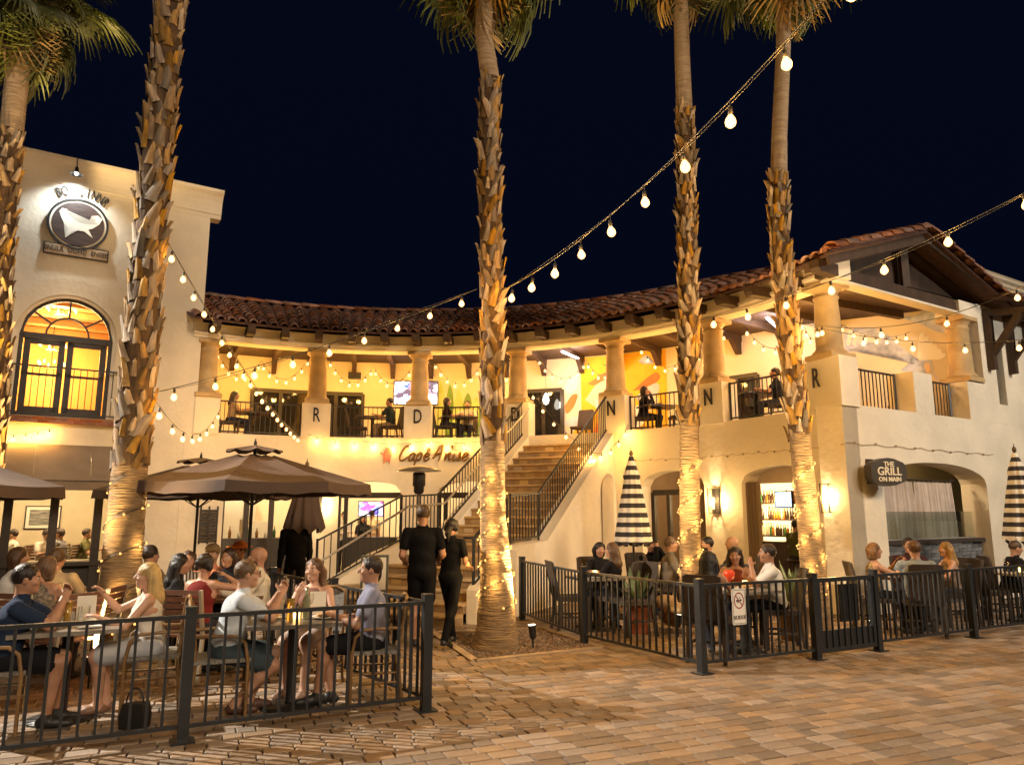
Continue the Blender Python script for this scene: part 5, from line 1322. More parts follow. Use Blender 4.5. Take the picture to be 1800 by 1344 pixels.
MB().box(None, (.36, .16, .18), M=Matrix.Translation(AP(100.6, 2.75, 5.55)) @ Matrix.Rotation(R(10.6), 4, 'Z')).build('cabinet', UPL, spk); MB().bar(AP(100.6, 2.8, 5.6), AP(100.6, 2.9, 5.7), .04, .04).build('bracket', UPL, spk)
# folding window frames, shutter and kitchen in the left bay
ff = MB()
for a in (120.0, 116.3, 112.5, 107.2): ff.bar(AP(a, .22, 0), AP(a, .22, 2.7), .12, .12, up=arc_n(a))
for i in range(8): ff.bar(AP(120 - i * 1.6, .22, 2.2), AP(120 - (i + 1) * 1.6, .22, 2.2), .10, .12)
ff.build('window_frame', DARKFRAME, ARC)
sh = MB(); 
for i in range(11): sh.bar(AP(123.2, -.03, 1.02 + i * .068), AP(120.9, -.03, 1.02 + i * .068), .03, .045)
for a in (123.3, 122.05, 120.8): sh.bar(AP(a, -.03, .96), AP(a, -.03, 1.80), .035, .04, up=arc_n(a))
sh.build('louvre_shutter', DARKFRAME, ARC)
fixn(sweep(AP, rect(1.2, 1.8, .02, 1.02), lin(108, 119.5, 6)).build('kitchen_counter', mat('dark_counter', (.05, .042, .035), .4), ARC))
KW = mat('pale_kitchen_steel', (.55, .53, .48), .35, metal=.5)
for a, d_, w_, h_, z_ in ((117.5, 3.8, 1.0, 1.1, 1.5), (114.5, 4.0, .6, .6, 1.75), (112.5, 3.6, .5, .8, 1.0)):
    p = AP(a, d_, z_); MB().box(None, (w_, .4, h_), M=Matrix.Translation(p) @ Matrix.Rotation(R(a - 90), 4, 'Z')).build('kitchen_cabinet', KW, ARC)
for i in range(9):
    a = 118.8 - i * 1.25; p = AP(a, 1.45, 1.02); hh = random.uniform(.12, .34)
    q = MB().lathe([(.035, 0), (.04, hh * .5), (.025, hh * .7), (.012, hh * .8), (.012, hh)], 8, p).build('kitchen_bottle', mat(('green_bottle', 'amber_bottle', 'steel_jar')[i % 3], ((.03, .10, .03), (.18, .07, .01), (.4, .4, .38))[i % 3], .2), None)
    tag(q, ('leftmost', 'middle', 'rightmost')[i // 3] + ' ' + ('green', 'amber', 'steel')[i % 3] + ' bottle on the kitchen counter behind the folding windows', 'bottle', 'bottles on the kitchen counter')
# frames in arches 96.8 and 80.4, bar counter
for c_, h_ in ((96.8, 5.1), (80.4, 5.1)):
    f = MB()
    for a in (c_ - h_, c_ + h_, c_ + h_ * .78): f.bar(AP(a, .30, 0), AP(a, .30, 2.08), .10, .10, up=arc_n(a))
    for i in range(6): f.bar(AP(c_ - h_ + i * h_ / 3, .30, 2.08), AP(c_ - h_ + (i + 1) * h_ / 3, .30, 2.08), .10, .14)
    f.build('opening_frame', DARKFRAME, ARC)
fixn(sweep(AP, rect(.6, 1.0, .02, 1.04), lin(92.6, 101.2, 5)).build('host_counter', mat('dark_counter', (.05, .042, .035), .4), ARC))
fixn(sweep(AP, rect(1.5, 2.05, .02, 1.06), lin(27, 38.5, 6)).build('bar_counter', mat('dark_bar_wood', (.04, .022, .012), .35, var=.2), ARC))
BA0, BA1 = arc_hit(1404, 900, 3.4)[0], arc_hit(1338, 900, 3.4)[0]
BK = emit('lit_bar_shelf', (1.0, .66, .25), 1.1)
bb = fixn(sweep(AP, rect(3.45, 3.5, 1.0, 2.35), lin(BA0, BA1, 6)).build('lit_back_bar', BK, ARC))
point_light('bar_glow', AP((BA0 + BA1) / 2, 3.0, 1.8), 26, ARC, (1, .66, .28), .2)
BT = [MB().lathe([(.036, 0), (.038, .02), (.038, .17), (.014, .23), (.014, .30)], 8).mesh('liquor_bottle', m) for m in (mat('amber_liquor', (.35, .12, .02), .15), mat('clear_liquor', (.55, .5, .4), .12), mat('dark_liquor', (.05, .03, .02), .15), mat('green_liquor', (.06, .16, .05), .15))]
for z_ in (1.12, 1.50, 1.88):
    fixn(sweep(AP, rect(3.2, 3.45, z_ - .03, z_), lin(BA0, BA1, 5)).build('bar_shelf', DARKWOOD, ARC))
    for i in range(15):
        if z_ > 1.8 and 3 < i < 9: continue
        kb = random.randrange(4); o = inst('liquor_bottle', BT[kb], None, Matrix.Translation(AP(BA0 + (BA1 - BA0) * (i + .5) / 15 + random.uniform(-.08, .08), 3.3, z_)) @ Matrix.Scale(random.uniform(.8, 1.05), 4))
        tag(o, ('amber', 'clear', 'dark', 'green')[kb] + ' liquor bottle on the ' + ('lowest' if z_ < 1.2 else 'middle' if z_ < 1.6 else 'top') + ' glowing back-bar shelf', 'bottle', 'bottles on the back bar')
cu = MB()
for i in range(7): cu.tube([AP(33.0 - i * .26, .16 + .03 * (i % 2), .03), AP(33.0 - i * .26, .16 + .03 * (i % 2), 2.25)], .05, 8)
cu.build('side_curtain', mat('brown_curtain', (.20, .14, .09), .9), ARC)
cu = MB()
for i in range(5): cu.tube([AP(40.0 + i * .3, .2 + .03 * (i % 2), .03), AP(40.0 + i * .3, .2 + .03 * (i % 2), 2.25)], .05, 8)
cu.build('side_curtain', MATS['brown_curtain'], ARC)
f = MB()
for a in (50, 47.5, 44): f.bar(AP(a, .5, 0), AP(a, .5, 2.1), .08, .10, up=arc_n(a))
for i in range(5): f.bar(AP(50 - i * 2, .5, 2.1), AP(48 - i * 2, .5, 2.1), .08, .12)
f.build('opening_frame', DARKFRAME, ARC)
# curtain and glass screen in the grill arch
CUR = mat('mauve_sheer_curtain', (.60, .51, .45), .85, col2=(.46, .39, .34), scale=3)
for t0_, t1_, lb in ((1.12, 2.72, 'left'), (2.76, 4.12, 'right')):
    th = thing('curtain', 'mauve gathered curtain, ' + lb + ' half, in the grill arch', 'curtain', RP(t0_, .42, 2.2)); n = 90; vs = []
    for i in range(n + 1):
        t_ = t0_ + (t1_ - t0_) * i / n; w_ = .030 * math.sin(i * .72) + .014 * math.sin(i * 1.9 + 1)
        vs += [RP(t_, .42 + w_ * .7, 2.24), RP(t_, .42 + w_ * 1.5, 1.7), RP(t_ + .02 * math.sin(i * .3), .42 + w_ * 1.9, 1.175)]
    MB().add(vs, [(3 * i + j, 3 * i + j + 1, 3 * i + j + 4, 3 * i + j + 3) for i in range(n) for j in (0, 1)], 0, True).build('cloth', CUR, th)
    rg = MB()
    for i in range(8): rg.box(RP(t0_ + (t1_ - t0_) * (i + .5) / 8, .42, 2.26), (.02, .02, .05))
    rg.build('hooks', DARKFRAME, th)
th = thing('curtain_rod', 'dark curtain rod with round ends across the grill arch', 'curtain rod', RP(1.1, .42, 2.28))
MB().tube([RP(1.06, .42, 2.28), RP(4.15, .42, 2.28)], .018, 8).build('rod', DARKFRAME, th); MB().sphere(RP(4.17, .42, 2.28), .04).build('finial', DARKFRAME, th)
th = thing('glass_screen', 'clear glass wind screen standing on the stone sill', 'glass screen', RP(1.1, .3, 1.18))
MB().box(None, (3.4, .012, .50), M=Matrix.Translation(RP(2.8, .28, 1.432)) @ Matrix.Rotation(math.atan2(DV.y, DV.x), 4, 'Z')).build('glass', glass_mat('screen_glass', (.93, .97, .94), .22, .02), th)
MB().box(None, (3.4, .03, .02), M=Matrix.Translation(RP(2.8, .28, 1.182)) @ Matrix.Rotation(math.atan2(DV.y, DV.x), 4, 'Z')).build('channel', KW, th)
# dining room picture and counters in the left building
th = thing('framed_picture', 'framed dark landscape print on the dining room wall', 'picture', LP(-3.2, 4.55, 1.7))
t0_, z0_ = onplane(LP(0, 4.5, 0), 45, 930); t1_, z1_ = onplane(LP(0, 4.5, 0), 85, 892)
for g_, m, dd in ((0, DARKFRAME, 4.56), (.03, PALE, 4.54), (.10, mat('dark_print', (.10, .10, .09), .6, col2=(.35, .33, .28), scale=4, stretch=(1, 1, 6)), 4.53)):
    fixn(sweep(LP, rect(dd, 4.58, z0_ + g_, z1_ + .05 - g_), [t0_ - .05 + g_, t1_ + .3 - g_]).build('picture_layer' if g_ else 'frame', m, th))
fixn(sweep(LP, rect(.30, .62, .62, .66), [-5, -1.35]).build('window_counter', mat('tan_counter', (.45, .34, .20), .5), LB))
# ================================================================== people: signed-distance bodies meshed with surface nets
def _unit(v): return v / max(1e-9, np.linalg.norm(v))
def sdf_mesh(prims, vox):
    lo = np.array([1e9] * 3); hi = -lo; boxes = []
    for p in prims:
        if p['t'] == 'rc':
            r_ = max(p['ra'], p['rb']); rv = np.array([r_ * p.get('sx', 1), r_ * p.get('sy', 1), r_]); a, b = np.minimum(p['a'], p['b']) - rv, np.maximum(p['a'], p['b']) + rv
        else:
            e = np.abs(p['R']) @ p['r']; a, b = p['c'] - e, p['c'] + e
        boxes.append((a, b))
        if p.get('op') != 'sub': lo = np.minimum(lo, a); hi = np.maximum(hi, b)
    lo -= 4 * vox; hi += 4 * vox
    n = np.ceil((hi - lo) / vox).astype(int) + 1
    F = np.full(n, .3, np.float32); LB_ = np.zeros(n, np.int8); BD = np.full(n, .3, np.float32)
    for p, (a, b) in zip(prims, boxes):
        k = p.get('k', .015); m = k + 3 * vox
        i0 = np.maximum(0, ((a - m - lo) / vox).astype(int)); i1 = np.minimum(n, ((b + m - lo) / vox).astype(int) + 2)
        if np.any(i1 <= i0): continue
        X = (lo[0] + vox * np.arange(i0[0], i1[0]))[:, None, None].astype(np.float32); Y = (lo[1] + vox * np.arange(i0[1], i1[1]))[None, :, None].astype(np.float32); Z = (lo[2] + vox * np.arange(i0[2], i1[2]))[None, None, :].astype(np.float32)
        if p['t'] == 'rc':
            sx, sy = p.get('sx', 1), p.get('sy', 1); A, B = p['a'], p['b']
            d = np.array([(B[0] - A[0]) / sx, (B[1] - A[1]) / sy, B[2] - A[2]]); L2 = max(1e-9, d @ d)
            x, y, z = (X - A[0]) / sx, (Y - A[1]) / sy, Z - A[2]
            t = np.clip((x * d[0] + y * d[1] + z * d[2]) / L2, 0, 1)
            D_ = np.sqrt((x - t * d[0]) ** 2 + (y - t * d[1]) ** 2 + (z - t * d[2]) ** 2) - (p['ra'] + (p['rb'] - p['ra']) * t)
        else:
            Rm, c, r_ = p['R'], p['c'], p['r']; x, y, z = X - c[0], Y - c[1], Z - c[2]
            u = [(Rm[0, q] * x + Rm[1, q] * y + Rm[2, q] * z) / r_[q] for q in range(3)]
            k0 = np.sqrt(u[0] ** 2 + u[1] ** 2 + u[2] ** 2); k1 = np.sqrt((u[0] / r_[0]) ** 2 + (u[1] / r_[1]) ** 2 + (u[2] / r_[2]) ** 2)
            D_ = k0 * (k0 - 1) / np.maximum(k1, 1e-6)
        if 'groove' in p:
            amp, fr, gc = p['groove']; D_ = D_ + amp * np.sin(fr * np.arctan2(Y - gc[1], X - gc[0]) + 6 * Z)
        if 'wr' in p:
            amp, fr = p['wr']; D_ = D_ + amp * (np.sin(fr * Z + 1.7 * np.sin(fr * .6 * X + 2)) * np.sin(fr * .55 * Y + fr * .5 * X + 1) )
        S = np.s_[i0[0]:i1[0], i0[1]:i1[1], i0[2]:i1[2]]; f = F[S]
        if p.get('op') == 'sub':
            F[S] = np.maximum(f, -D_); continue
        h = np.maximum(k - np.abs(f - D_), 0) / k
        F[S] = np.minimum(f, D_) - h * h * k * .25
        bd = BD[S]; w_ = D_ - p.get('pri', 0) < bd
        bd[w_] = (D_ - p.get('pri', 0) + 0 * bd)[w_]; LB_[S][w_] = p['m']
    I = F < 0
    C = [(0, 0, 0), (1, 0, 0), (0, 1, 0), (1, 1, 0), (0, 0, 1), (1, 0, 1), (0, 1, 1), (1, 1, 1)]
    sl = lambda A, c: A[c[0]:A.shape[0] - 1 + c[0], c[1]:A.shape[1] - 1 + c[1], c[2]:A.shape[2] - 1 + c[2]]
    cnt = sum(sl(I, c).astype(np.int8) for c in C); act = (cnt > 0) & (cnt < 8)
    idx = np.argwhere(act); vals = np.stack([F[idx[:, 0] + c[0], idx[:, 1] + c[1], idx[:, 2] + c[2]] for c in C], 1)
    pos = np.zeros((len(idx), 3)); num = np.zeros(len(idx))
    for a in range(8):
        for b in range(a + 1, 8):
            if bin(a ^ b).count('1') != 1: continue
            s = (vals[:, a] < 0) != (vals[:, b] < 0); t = np.where(s, vals[:, a] / np.where(s, vals[:, a] - vals[:, b], 1), 0)
            pa, pb = np.array(C[a]), np.array(C[b]); pos[s] += pa + t[s, None] * (pb - pa); num[s] += 1
    vtx = lo + vox * (idx + pos / num[:, None])
    near = np.minimum(np.round(idx + pos / num[:, None]).astype(int), np.array(F.shape) - 1); vl = LB_[near[:, 0], near[:, 1], near[:, 2]]
    vid = np.full(act.shape, -1, np.int32); vid[act] = np.arange(len(idx))
    faces = []
    for ax in range(3):
        o1, o2 = (ax + 1) % 3, (ax + 2) % 3
        A = np.take(I, range(I.shape[ax] - 1), ax); B = np.take(I, range(1, I.shape[ax]), ax); E_ = np.argwhere(A != B)
        E_ = E_[(E_[:, o1] > 0) & (E_[:, o2] > 0) & (E_[:, o1] < act.shape[o1]) & (E_[:, o2] < act.shape[o2])]
        e1 = np.zeros(3, int); e1[o1] = 1; e2 = np.zeros(3, int); e2[o2] = 1
        q = [E_ - e1 - e2, E_ - e2, E_, E_ - e1]; f = np.stack([vid[c[:, 0], c[:, 1], c[:, 2]] for c in q], 1)
        flip = ~A[E_[:, 0], E_[:, 1], E_[:, 2]]; f[flip] = f[flip][:, ::-1]; faces.append(f)
    f = np.concatenate(faces); f = f[(f >= 0).all(1)]
    # light smoothing along the surface
    for _ in range(2):
        acc = np.zeros_like(vtx); c_ = np.zeros(len(vtx))
        for a, b in ((0, 1), (1, 2), (2, 3), (3, 0)):
            np.add.at(acc, f[:, a], vtx[f[:, b]]); np.add.at(acc, f[:, b], vtx[f[:, a]]); np.add.at(c_, f[:, a], 1); np.add.at(c_, f[:, b], 1)
        vtx = vtx * .6 + .4 * acc / np.maximum(c_, 1)[:, None]
    oh = np.eye(8)[vl]                                  # even out the seams between skin and cloth
    for _ in range(9 if vox < .009 else 6):
        acc = oh.copy()
        for a, b in ((0, 1), (1, 2), (2, 3), (3, 0)):
            np.add.at(acc, f[:, a], oh[f[:, b]]); np.add.at(acc, f[:, b], oh[f[:, a]])
        oh = acc / acc.sum(1, keepdims=True)
    vl = oh.argmax(1)
    fl = vl[f]; srt = np.sort(fl, 1); lab = np.where(srt[:, 1] == srt[:, 2], srt[:, 1], fl[:, 0])
    return vtx, f, lab
def to_obj(name, vtx, f, lab, mats, parent, M=None):
    me = bpy.data.meshes.new(name); me.vertices.add(len(vtx)); me.vertices.foreach_set('co', vtx.astype(np.float32).ravel())
    me.loops.add(f.size); me.loops.foreach_set('vertex_index', f.astype(np.int32).ravel()); me.polygons.add(len(f)); me.polygons.foreach_set('loop_start', np.arange(0, f.size, 4, dtype=np.int32))
    try: me.polygons.foreach_set('loop_total', np.full(len(f), 4, np.int32))
    except Exception: pass
    for m in mats: me.materials.append(m)
    me.polygons.foreach_set('material_index', lab.astype(np.int32)); me.polygons.foreach_set('use_smooth', np.ones(len(f), bool)); me.update(calc_edges=True); me.validate()
    return inst(name, me, parent, M, True)
def ik(S, T, l1, l2, pole):
    d = T - S; L = np.linalg.norm(d)
    if L > (l1 + l2) * .995: T = S + d / L * (l1 + l2) * .995; d = T - S; L = np.linalg.norm(d)
    if L < abs(l1 - l2) + .02: L = abs(l1 - l2) + .02
    a = (l1 * l1 - l2 * l2 + L * L) / (2 * L); h = math.sqrt(max(0, l1 * l1 - a * a)); u = _unit(d)
    p = pole - u * (pole @ u); return S + u * a + _unit(p) * h, T
SKINS = [(.46, .25, .155), (.40, .21, .125), (.34, .175, .10), (.27, .135, .075), (.52, .30, .20)]
def skin_mat(i):
    return mat('skin_tone_%d' % i, SKINS[i], .5, var=.10, scale=9, bump=.08, bscale=140, sss=.08)
EYE = mat('eye_dark', (.015, .010, .008), .2); EYEW = mat('eye_white', (.55, .52, .48), .3)
BEAD = {}
def rotm(yaw, pitch, roll=0):
    cy, sy, cp, sp, cr, sr = math.cos(yaw), math.sin(yaw), math.cos(pitch), math.sin(pitch), math.cos(roll), math.sin(roll)
    return np.array([[cy, -sy, 0], [sy, cy, 0], [0, 0, 1]]) @ np.array([[cp, 0, sp], [0, 1, 0], [-sp, 0, cp]]) @ np.array([[1, 0, 0], [0, cr, -sr], [0, sr, cr]])
def person(label, xy, ang, pose='sit', top='tee', topc=(.1, .1, .12), bottom='pants', botc=(.03, .03, .04), shoec=(.02, .02, .02), hair='short', hairc=(.05, .03, .02), skin=0, s=1.0, sex='m', lean=.10,
           seat=.45, lw=None, rw=None, yaw=0.0, pitch=0.0, vox=.012, fat=1.0, z0=0.0, ank=None, beard=False, glasses=False, group=None, hat=None, sole=None, topmat=None, tankback=False, curl=.7, smile=False, roll=0.0, fdir=None):
    A = lambda *v: np.array(v, float)
    prims = []
    def rc(a, b, ra, rb, m, k=.02, **kw): prims.append(dict(t='rc', a=np.array(a, float), b=np.array(b, float), ra=ra, rb=rb, m=m, k=k, **kw))
    def el(c, r_, m, Rm=None, k=.012, **kw): prims.append(dict(t='el', c=np.array(c, float), r=np.array(r_, float), R=np.eye(3) if Rm is None else Rm, m=m, k=k, **kw))
    f = sex == 'f'; SK, TP, BT, SH, LIP, HR, EY, EW = range(8)
    sit = pose.startswith('sit')
    P = A(0, 0, seat + .075) if sit else A(0, 0, .93 * s)
    tl = .93 if sit else 1.0
    u = A(math.sin(lean), 0, math.cos(lean))
    waist, chest, neck = P + u * .16 * s * tl, P + u * .36 * s * tl, P + u * .50 * s * tl
    shw = (.165 if f else .19) * s * (1 + .3 * (fat - 1)); SHO = [P + u * .455 * s * tl + A(0, q * shw, 0) for q in (1, -1)]
    # torso
    wr = (.006, 30)
    rc(P + A(.0, 0, .0), waist, (.125 if f else .122) * s * fat, (.100 if f else .118) * s * fat, TP, .03, sy=1.32, wr=wr)
    rc(waist, chest, (.100 if f else .118) * s * fat, (.112 if f else .128) * s * fat, TP, .03, sy=1.34, wr=wr)
    bare = top in ('tank', 'halter')
    rc(chest, P + u * .445 * s * tl, (.108 if f else .122) * s, .075 * s, SK if bare else TP, .03, sy=1.5)
    if bare: rc(chest - u * .05 * s, chest + u * .03 * s, (.112 if f else .128) * s * fat, .112 * s, TP, .02, sy=1.34)
    rc(SHO[0] - A(0, .03, 0), SHO[1] + A(0, .03, 0), .058 * s, .058 * s, SK if bare else TP, .03)
    if bare:
        for q in (1, -1):
            rc(chest + u * .02 * s + A(.085 * s, q * .075, 0), neck + A(.01, q * .075, -.035), .014, .014, TP, .006); rc(neck + A(-.01, q * .075, -.035), chest + A(-.10 * s, q * .08, .0), .014, .014, TP, .006)
    if f:
        for q in (1, -1): el(chest + A(.085 * s, q * .065 * s, -.025), (.058 * s, .062 * s, .06 * s), TP, k=.03)
    elif fat > 1.05: el(waist + A(.05, 0, .02), (.13 * fat, .15 * fat, .14), TP, k=.04)
    # neck and head
    Rh = rotm(yaw, pitch, roll); H = neck + u * .055 * s + A(.012, 0, .115 * s); hs = s * (.97 if f else 1.0)
    hp = lambda x, y, z: H + Rh @ (A(x, y, z) * hs)
    rc(neck - u * .03, hp(-.02, 0, -.05), .056 * s if not f else .047 * s, .052 * s if not f else .044 * s, SK, .025)
    if not bare: rc(neck - u * .035 * s, neck + u * .012, .082 * s, .062 * s, TP, .012, sy=1.15)
    el(hp(-.008, 0, .022), A(.098, .077, .098) * hs, SK, Rh, .02)
    el(hp(.022, 0, -.045), A(.068, .060 if not f else .055, .068) * hs, SK, Rh, .03)
    el(hp(.062, 0, -.092), A(.026, .027, .020) * hs, SK, Rh, .03)
    rc(hp(.088, 0, .020), hp(.112, 0, -.018), .009 * hs, .0145 * hs, SK, .012)
    for q in (1, -1):
        el(hp(.066, q * .042, -.022), A(.026, .024, .022) * hs, SK, Rh, .02)
        el(hp(.0, q * .078, -.005), A(.020, .010, .032) * hs, SK, Rh @ rotm(q * .3, 0), .008)
    el(hp(.074, 0, -.056), A(.016, .028, .014) * hs, SK, Rh, .012)
    if beard: el(hp(.030, 0, -.066), A(.068, .063, .056) * hs, HR, Rh, .01)
    # arms
    dW = {'sit': (A(.40, .17, .79), A(.40, -.17, .79)), 'sit_clasp': (A(.36, .035, .99), A(.36, -.035, .99)), 'sit_lap': (A(.30, .10, .66), A(.30, -.10, .66)), 'sit_chin': (A(.22, .06, 1.06), A(.38, -.15, .79)),
          'stand': (A(.06, .24, .78 * s), A(.06, -.24, .78 * s)), 'walk': (A(.16, .27, .92 * s), A(.16, -.27, .92 * s)), 'cross': (A(.24, -.08, 1.10), A(.22, .10, 1.14))}[pose]
    WR = [np.array(lw, float) if lw is not None else dW[0], np.array(rw, float) if rw is not None else dW[1]]
    for i, q in enumerate((1, -1)):
        S = SHO[i]; E_, W = ik(S, WR[i], .285 * s, .245 * s, A(-.35, q * .55, -.8) if sit else A(-.8, q * .28, -.6)); am = (.046 if not f else .038) * s * (1 + .4 * (fat - 1))
        rc(S, E_, am * 1.12, am * .88, SK, .02); rc(E_, E_ + (W - E_) * .35, am * .90, am * .92, SK, .015); rc(E_ + (W - E_) * .3, W, am * .92, am * .60, SK, .015)
        if top == 'tee': rc(S, S + (E_ - S) * .62, am * 1.34, am * 1.36, TP, .014, wr=(.003, 40))
        elif top == 'long': rc(S, E_, am * 1.4, am * 1.25, TP, .014, wr=(.003, 40)); rc(E_, E_ + (W - E_) * .93, am * 1.22, am * .92, TP, .014, wr=(.003, 40))
        # hand
        hd = _unit(W - E_) if fdir is None else _unit(np.array(fdir[i], float)); dn = A(0, 0, -1) if abs(hd[2]) < .8 else A(-1, 0, 0)
        if 'clasp' in pose: dn = A(0, -q, 0)
        pn = _unit(dn - hd * (dn @ hd)); lat = np.cross(pn, hd) * q; g = s * (.92 if f else 1.0)
        el(W + hd * .045 * g, A(.050, .038, .017) * g, SK, np.stack([hd, np.cross(pn, hd), pn], 1), .012)
        for j in range(4):
            L = (.070, .082, .078, .060)[j] * g; b = W + hd * (.085, .092, .088, .078)[j] * g + lat * (.029, .010, -.009, -.027)[j] * g
            c1, c2 = curl * (.45 + .12 * j), curl * (1.1 + .15 * j); d1 = hd * math.cos(c1) + pn * math.sin(c1); d2 = hd * math.cos(c2) + pn * math.sin(c2)
            m1 = b + d1 * L * .5; rc(b - hd * .02, m1, .0095 * g, .0085 * g, SK, .004); rc(m1, m1 + d2 * L * .55, .0085 * g, .0070 * g, SK, .004)
        tb = W + hd * .025 * g + lat * .030 * g; t1 = tb + _unit(hd * .6 + lat * .75 + pn * .25) * .042 * g; t2 = t1 + _unit(hd * .85 + lat * .25 + pn * .5) * .034 * g
        rc(tb, t1, .0125 * g, .0105 * g, SK, .006); rc(t1, t2, .0105 * g, .008 * g, SK, .004)
    # legs
    hip = [P + A(.0, q * .088 * s, -.01) for q in (1, -1)]
    if ank is None:
        ank = {'stand': (A(.02, .10, .085), A(.02, -.10, .085)), 'cross': (A(.02, .10, .085), A(.02, -.10, .085)), 'walk': (A(.26, .07, .10), A(-.30, -.07, .14))}.get(pose, (A(.40, .10, .085), A(.36, -.10, .085)))
    fk = (.088 if f else .084) * s * fat
    rc(P + A(-.03, 0, -.02), P + A(.04, 0, -.015), .108 * s * fat, .095 * s * fat, BT, .02, sy=1.30)
    for i, q in enumerate((1, -1)):
        K, An = ik(hip[i], np.array(ank[i], float), .425 * s, .42 * s, A(1, q * .08, .5 if sit else .0)); mleg = BT if bottom in ('pants',) else SK
        rc(hip[i], K, fk, .060 * s, SK if bottom in ('shorts', 'skirt') else BT, .02)
        if bottom == 'shorts': rc(hip[i], hip[i] + (K - hip[i]) * .80, fk * 1.10, .083 * s, BT, .02, wr=(.004, 30))
        elif bottom == 'skirt': rc(hip[i], hip[i] + (K - hip[i]) * .86, fk * 1.12, .088 * s, BT, .06)
        cal = K + (An - K) * .32 + A(-.018, 0, 0); w_ = 1.12 if bottom == 'pants' else 1.0
        rc(K, cal, .056 * s * w_, .056 * s * w_, mleg, .02); rc(cal, An, .053 * s * w_, (.036 if bottom != 'pants' else .050) * s, mleg, .02, **({'wr': (.003, 30)} if bottom == 'pants' else {}))
        fd_ = _unit(A(1, q * .12, 0)); sole_z = An[2] - .055
        tilt = A(0, 0, 0) if pose != 'walk' or i == 0 else A(0, 0, -.05)
        rc(A(*(An - fd_ * .035)[:2], sole_z + .012), A(*(An + fd_ * .075)[:2], sole_z + .012), .040 * s, .040 * s, SH, .02); rc(A(*(An + fd_ * .06)[:2], sole_z + .006), A(*(An + fd_ * .165)[:2], sole_z) + tilt, .040 * s, .030 * s, SH, .02)
        rc(An, A(*(An - fd_ * .0)[:2], sole_z + .03), .042 * s, .046 * s, SH if bottom == 'pants' or sole else SK, .015)
    key = '%02x%02x%02x' % tuple(int(255 * c) for c in topc); kb = '%02x%02x%02x' % tuple(int(255 * c) for c in botc); kh = '%02x%02x%02x' % tuple(int(255 * c) for c in hairc); ks = '%02x%02x%02x' % tuple(int(255 * c) for c in shoec)
    cl = lambda nm, kk, c: mat(nm + kk, c, .85, var=.12, scale=7, bump=.22, bscale=26, spec=.12)
    hm = mat('hair_' + kh, hairc, .45, col2=tuple(c * .55 for c in hairc), scale=22, stretch=(1, 1, .12), bump=.5, bscale=60, spec=.4)
    lipc = tuple(min(1, c * k_) for c, k_ in zip(SKINS[skin], (.95, .55, .55)))
    mats = [skin_mat(skin), topmat or cl('cloth_', key, topc), cl('cloth_', kb, botc), mat('shoe_' + ks, shoec, .5), mat('lips_%d%d' % (skin, f), lipc if not f else (.34, .07, .06), .4), hm, EYE, EYEW]
    v, fa, lab = sdf_mesh(prims, vox)
    v[:, 2] = np.maximum(v[:, 2], .012)
    th = thing('person', label, 'person', (xy[0], xy[1], z0), ang, group)
    to_obj('body', v, fa, lab, mats, th)
    # face
    def bead(name, c, r_, m, yw=0.0):
        Rq = Rh @ rotm(yw, 0); MM = Matrix(((Rq[0, 0], Rq[0, 1], Rq[0, 2], c[0]), (Rq[1, 0], Rq[1, 1], Rq[1, 2], c[1]), (Rq[2, 0], Rq[2, 1], Rq[2, 2], c[2]), (0, 0, 0, 1)))
        inst(name, BEAD[m.name] if m.name in BEAD else BEAD.setdefault(m.name, MB().sphere((0, 0, 0), 1.0, 10, 6).mesh(name, m)), th, MM @ Matrix.Diagonal((r_[0] * hs, r_[1] * hs, r_[2] * hs, 1)), True)
    if pose != 'walk':
        for q in (1, -1):
            bead('eye', hp(.0805, q * .032, .008), (.012, .0135, .0062), EYEW, q * .25); bead('iris', hp(.0885, q * .0315, .008), (.0055, .0058, .0058), EYE, q * .25)
            bead('eyebrow', hp(.086, q * .034, .029), (.006, .019, .0038), hm, q * .3)
        bead('mouth', hp(.0865, 0, -.057), (.007, .024 if not smile else .028, .0062), mats[4])
        if smile: bead('teeth', hp(.0915, 0, -.0565), (.004, .020, .0038), EYEW)
    # hair
    prims.clear(); gv = (.0035, 46, H)
    if hair != 'bald':
        el(hp(-.016, 0, .034), A(.100, .086, .098) * hs, 0, Rh, .02, groove=(.0030, 44, H))
        if hair in ('long', 'bob', 'pony', 'bun', 'wavy'):
            for q in (1, -1): rc(hp(-.005, q * .066, .060), hp(-.036, q * .078, -.03), .032, .032, 0, .02, groove=gv)
        if hair in ('long', 'wavy'):
            L = .34 if hair == 'long' else .30
            for q in (1, -1):
                rc(hp(-.042, q * .074, -.02), hp(-.045, q * .084, -.02) + A(.01, q * .012, -L * .55), .036, .034, 0, .03, groove=gv); rc(hp(-.045, q * .084, -.02) + A(.01, q * .012, -L * .5), hp(-.05, q * .075, -.02) + A(.0, q * .0, -L), .034, .015, 0, .03, groove=gv)
            rc(hp(-.065, 0, -.02), hp(-.085, 0, 0) + A(-.02, 0, -L * .6), .060, .058, 0, .03, sy=1.5, groove=gv); rc(hp(-.085, 0, 0) + A(-.02, 0, -L * .55), hp(-.085, 0, 0) + A(-.02, 0, -L), .056, .022, 0, .03, sy=1.5, groove=gv)
        if hair == 'bob':
            for q in (1, -1): rc(hp(-.034, q * .074, -.02), hp(-.03, q * .076, -.105), .038, .030, 0, .03, groove=gv)
            rc(hp(-.06, 0, 0), hp(-.065, 0, -.10), .065, .045, 0, .03, sy=1.4, groove=gv)
        if hair == 'bun': el(hp(-.115, 0, .03), A(.045, .045, .045), 0, Rh, .01)
        if hair == 'pony': rc(hp(-.10, 0, -.03), hp(-.15, 0, -.09), .035, .040, 0, .01); rc(hp(-.15, 0, -.09), hp(-.14, 0, -.20), .036, .012, 0, .01)
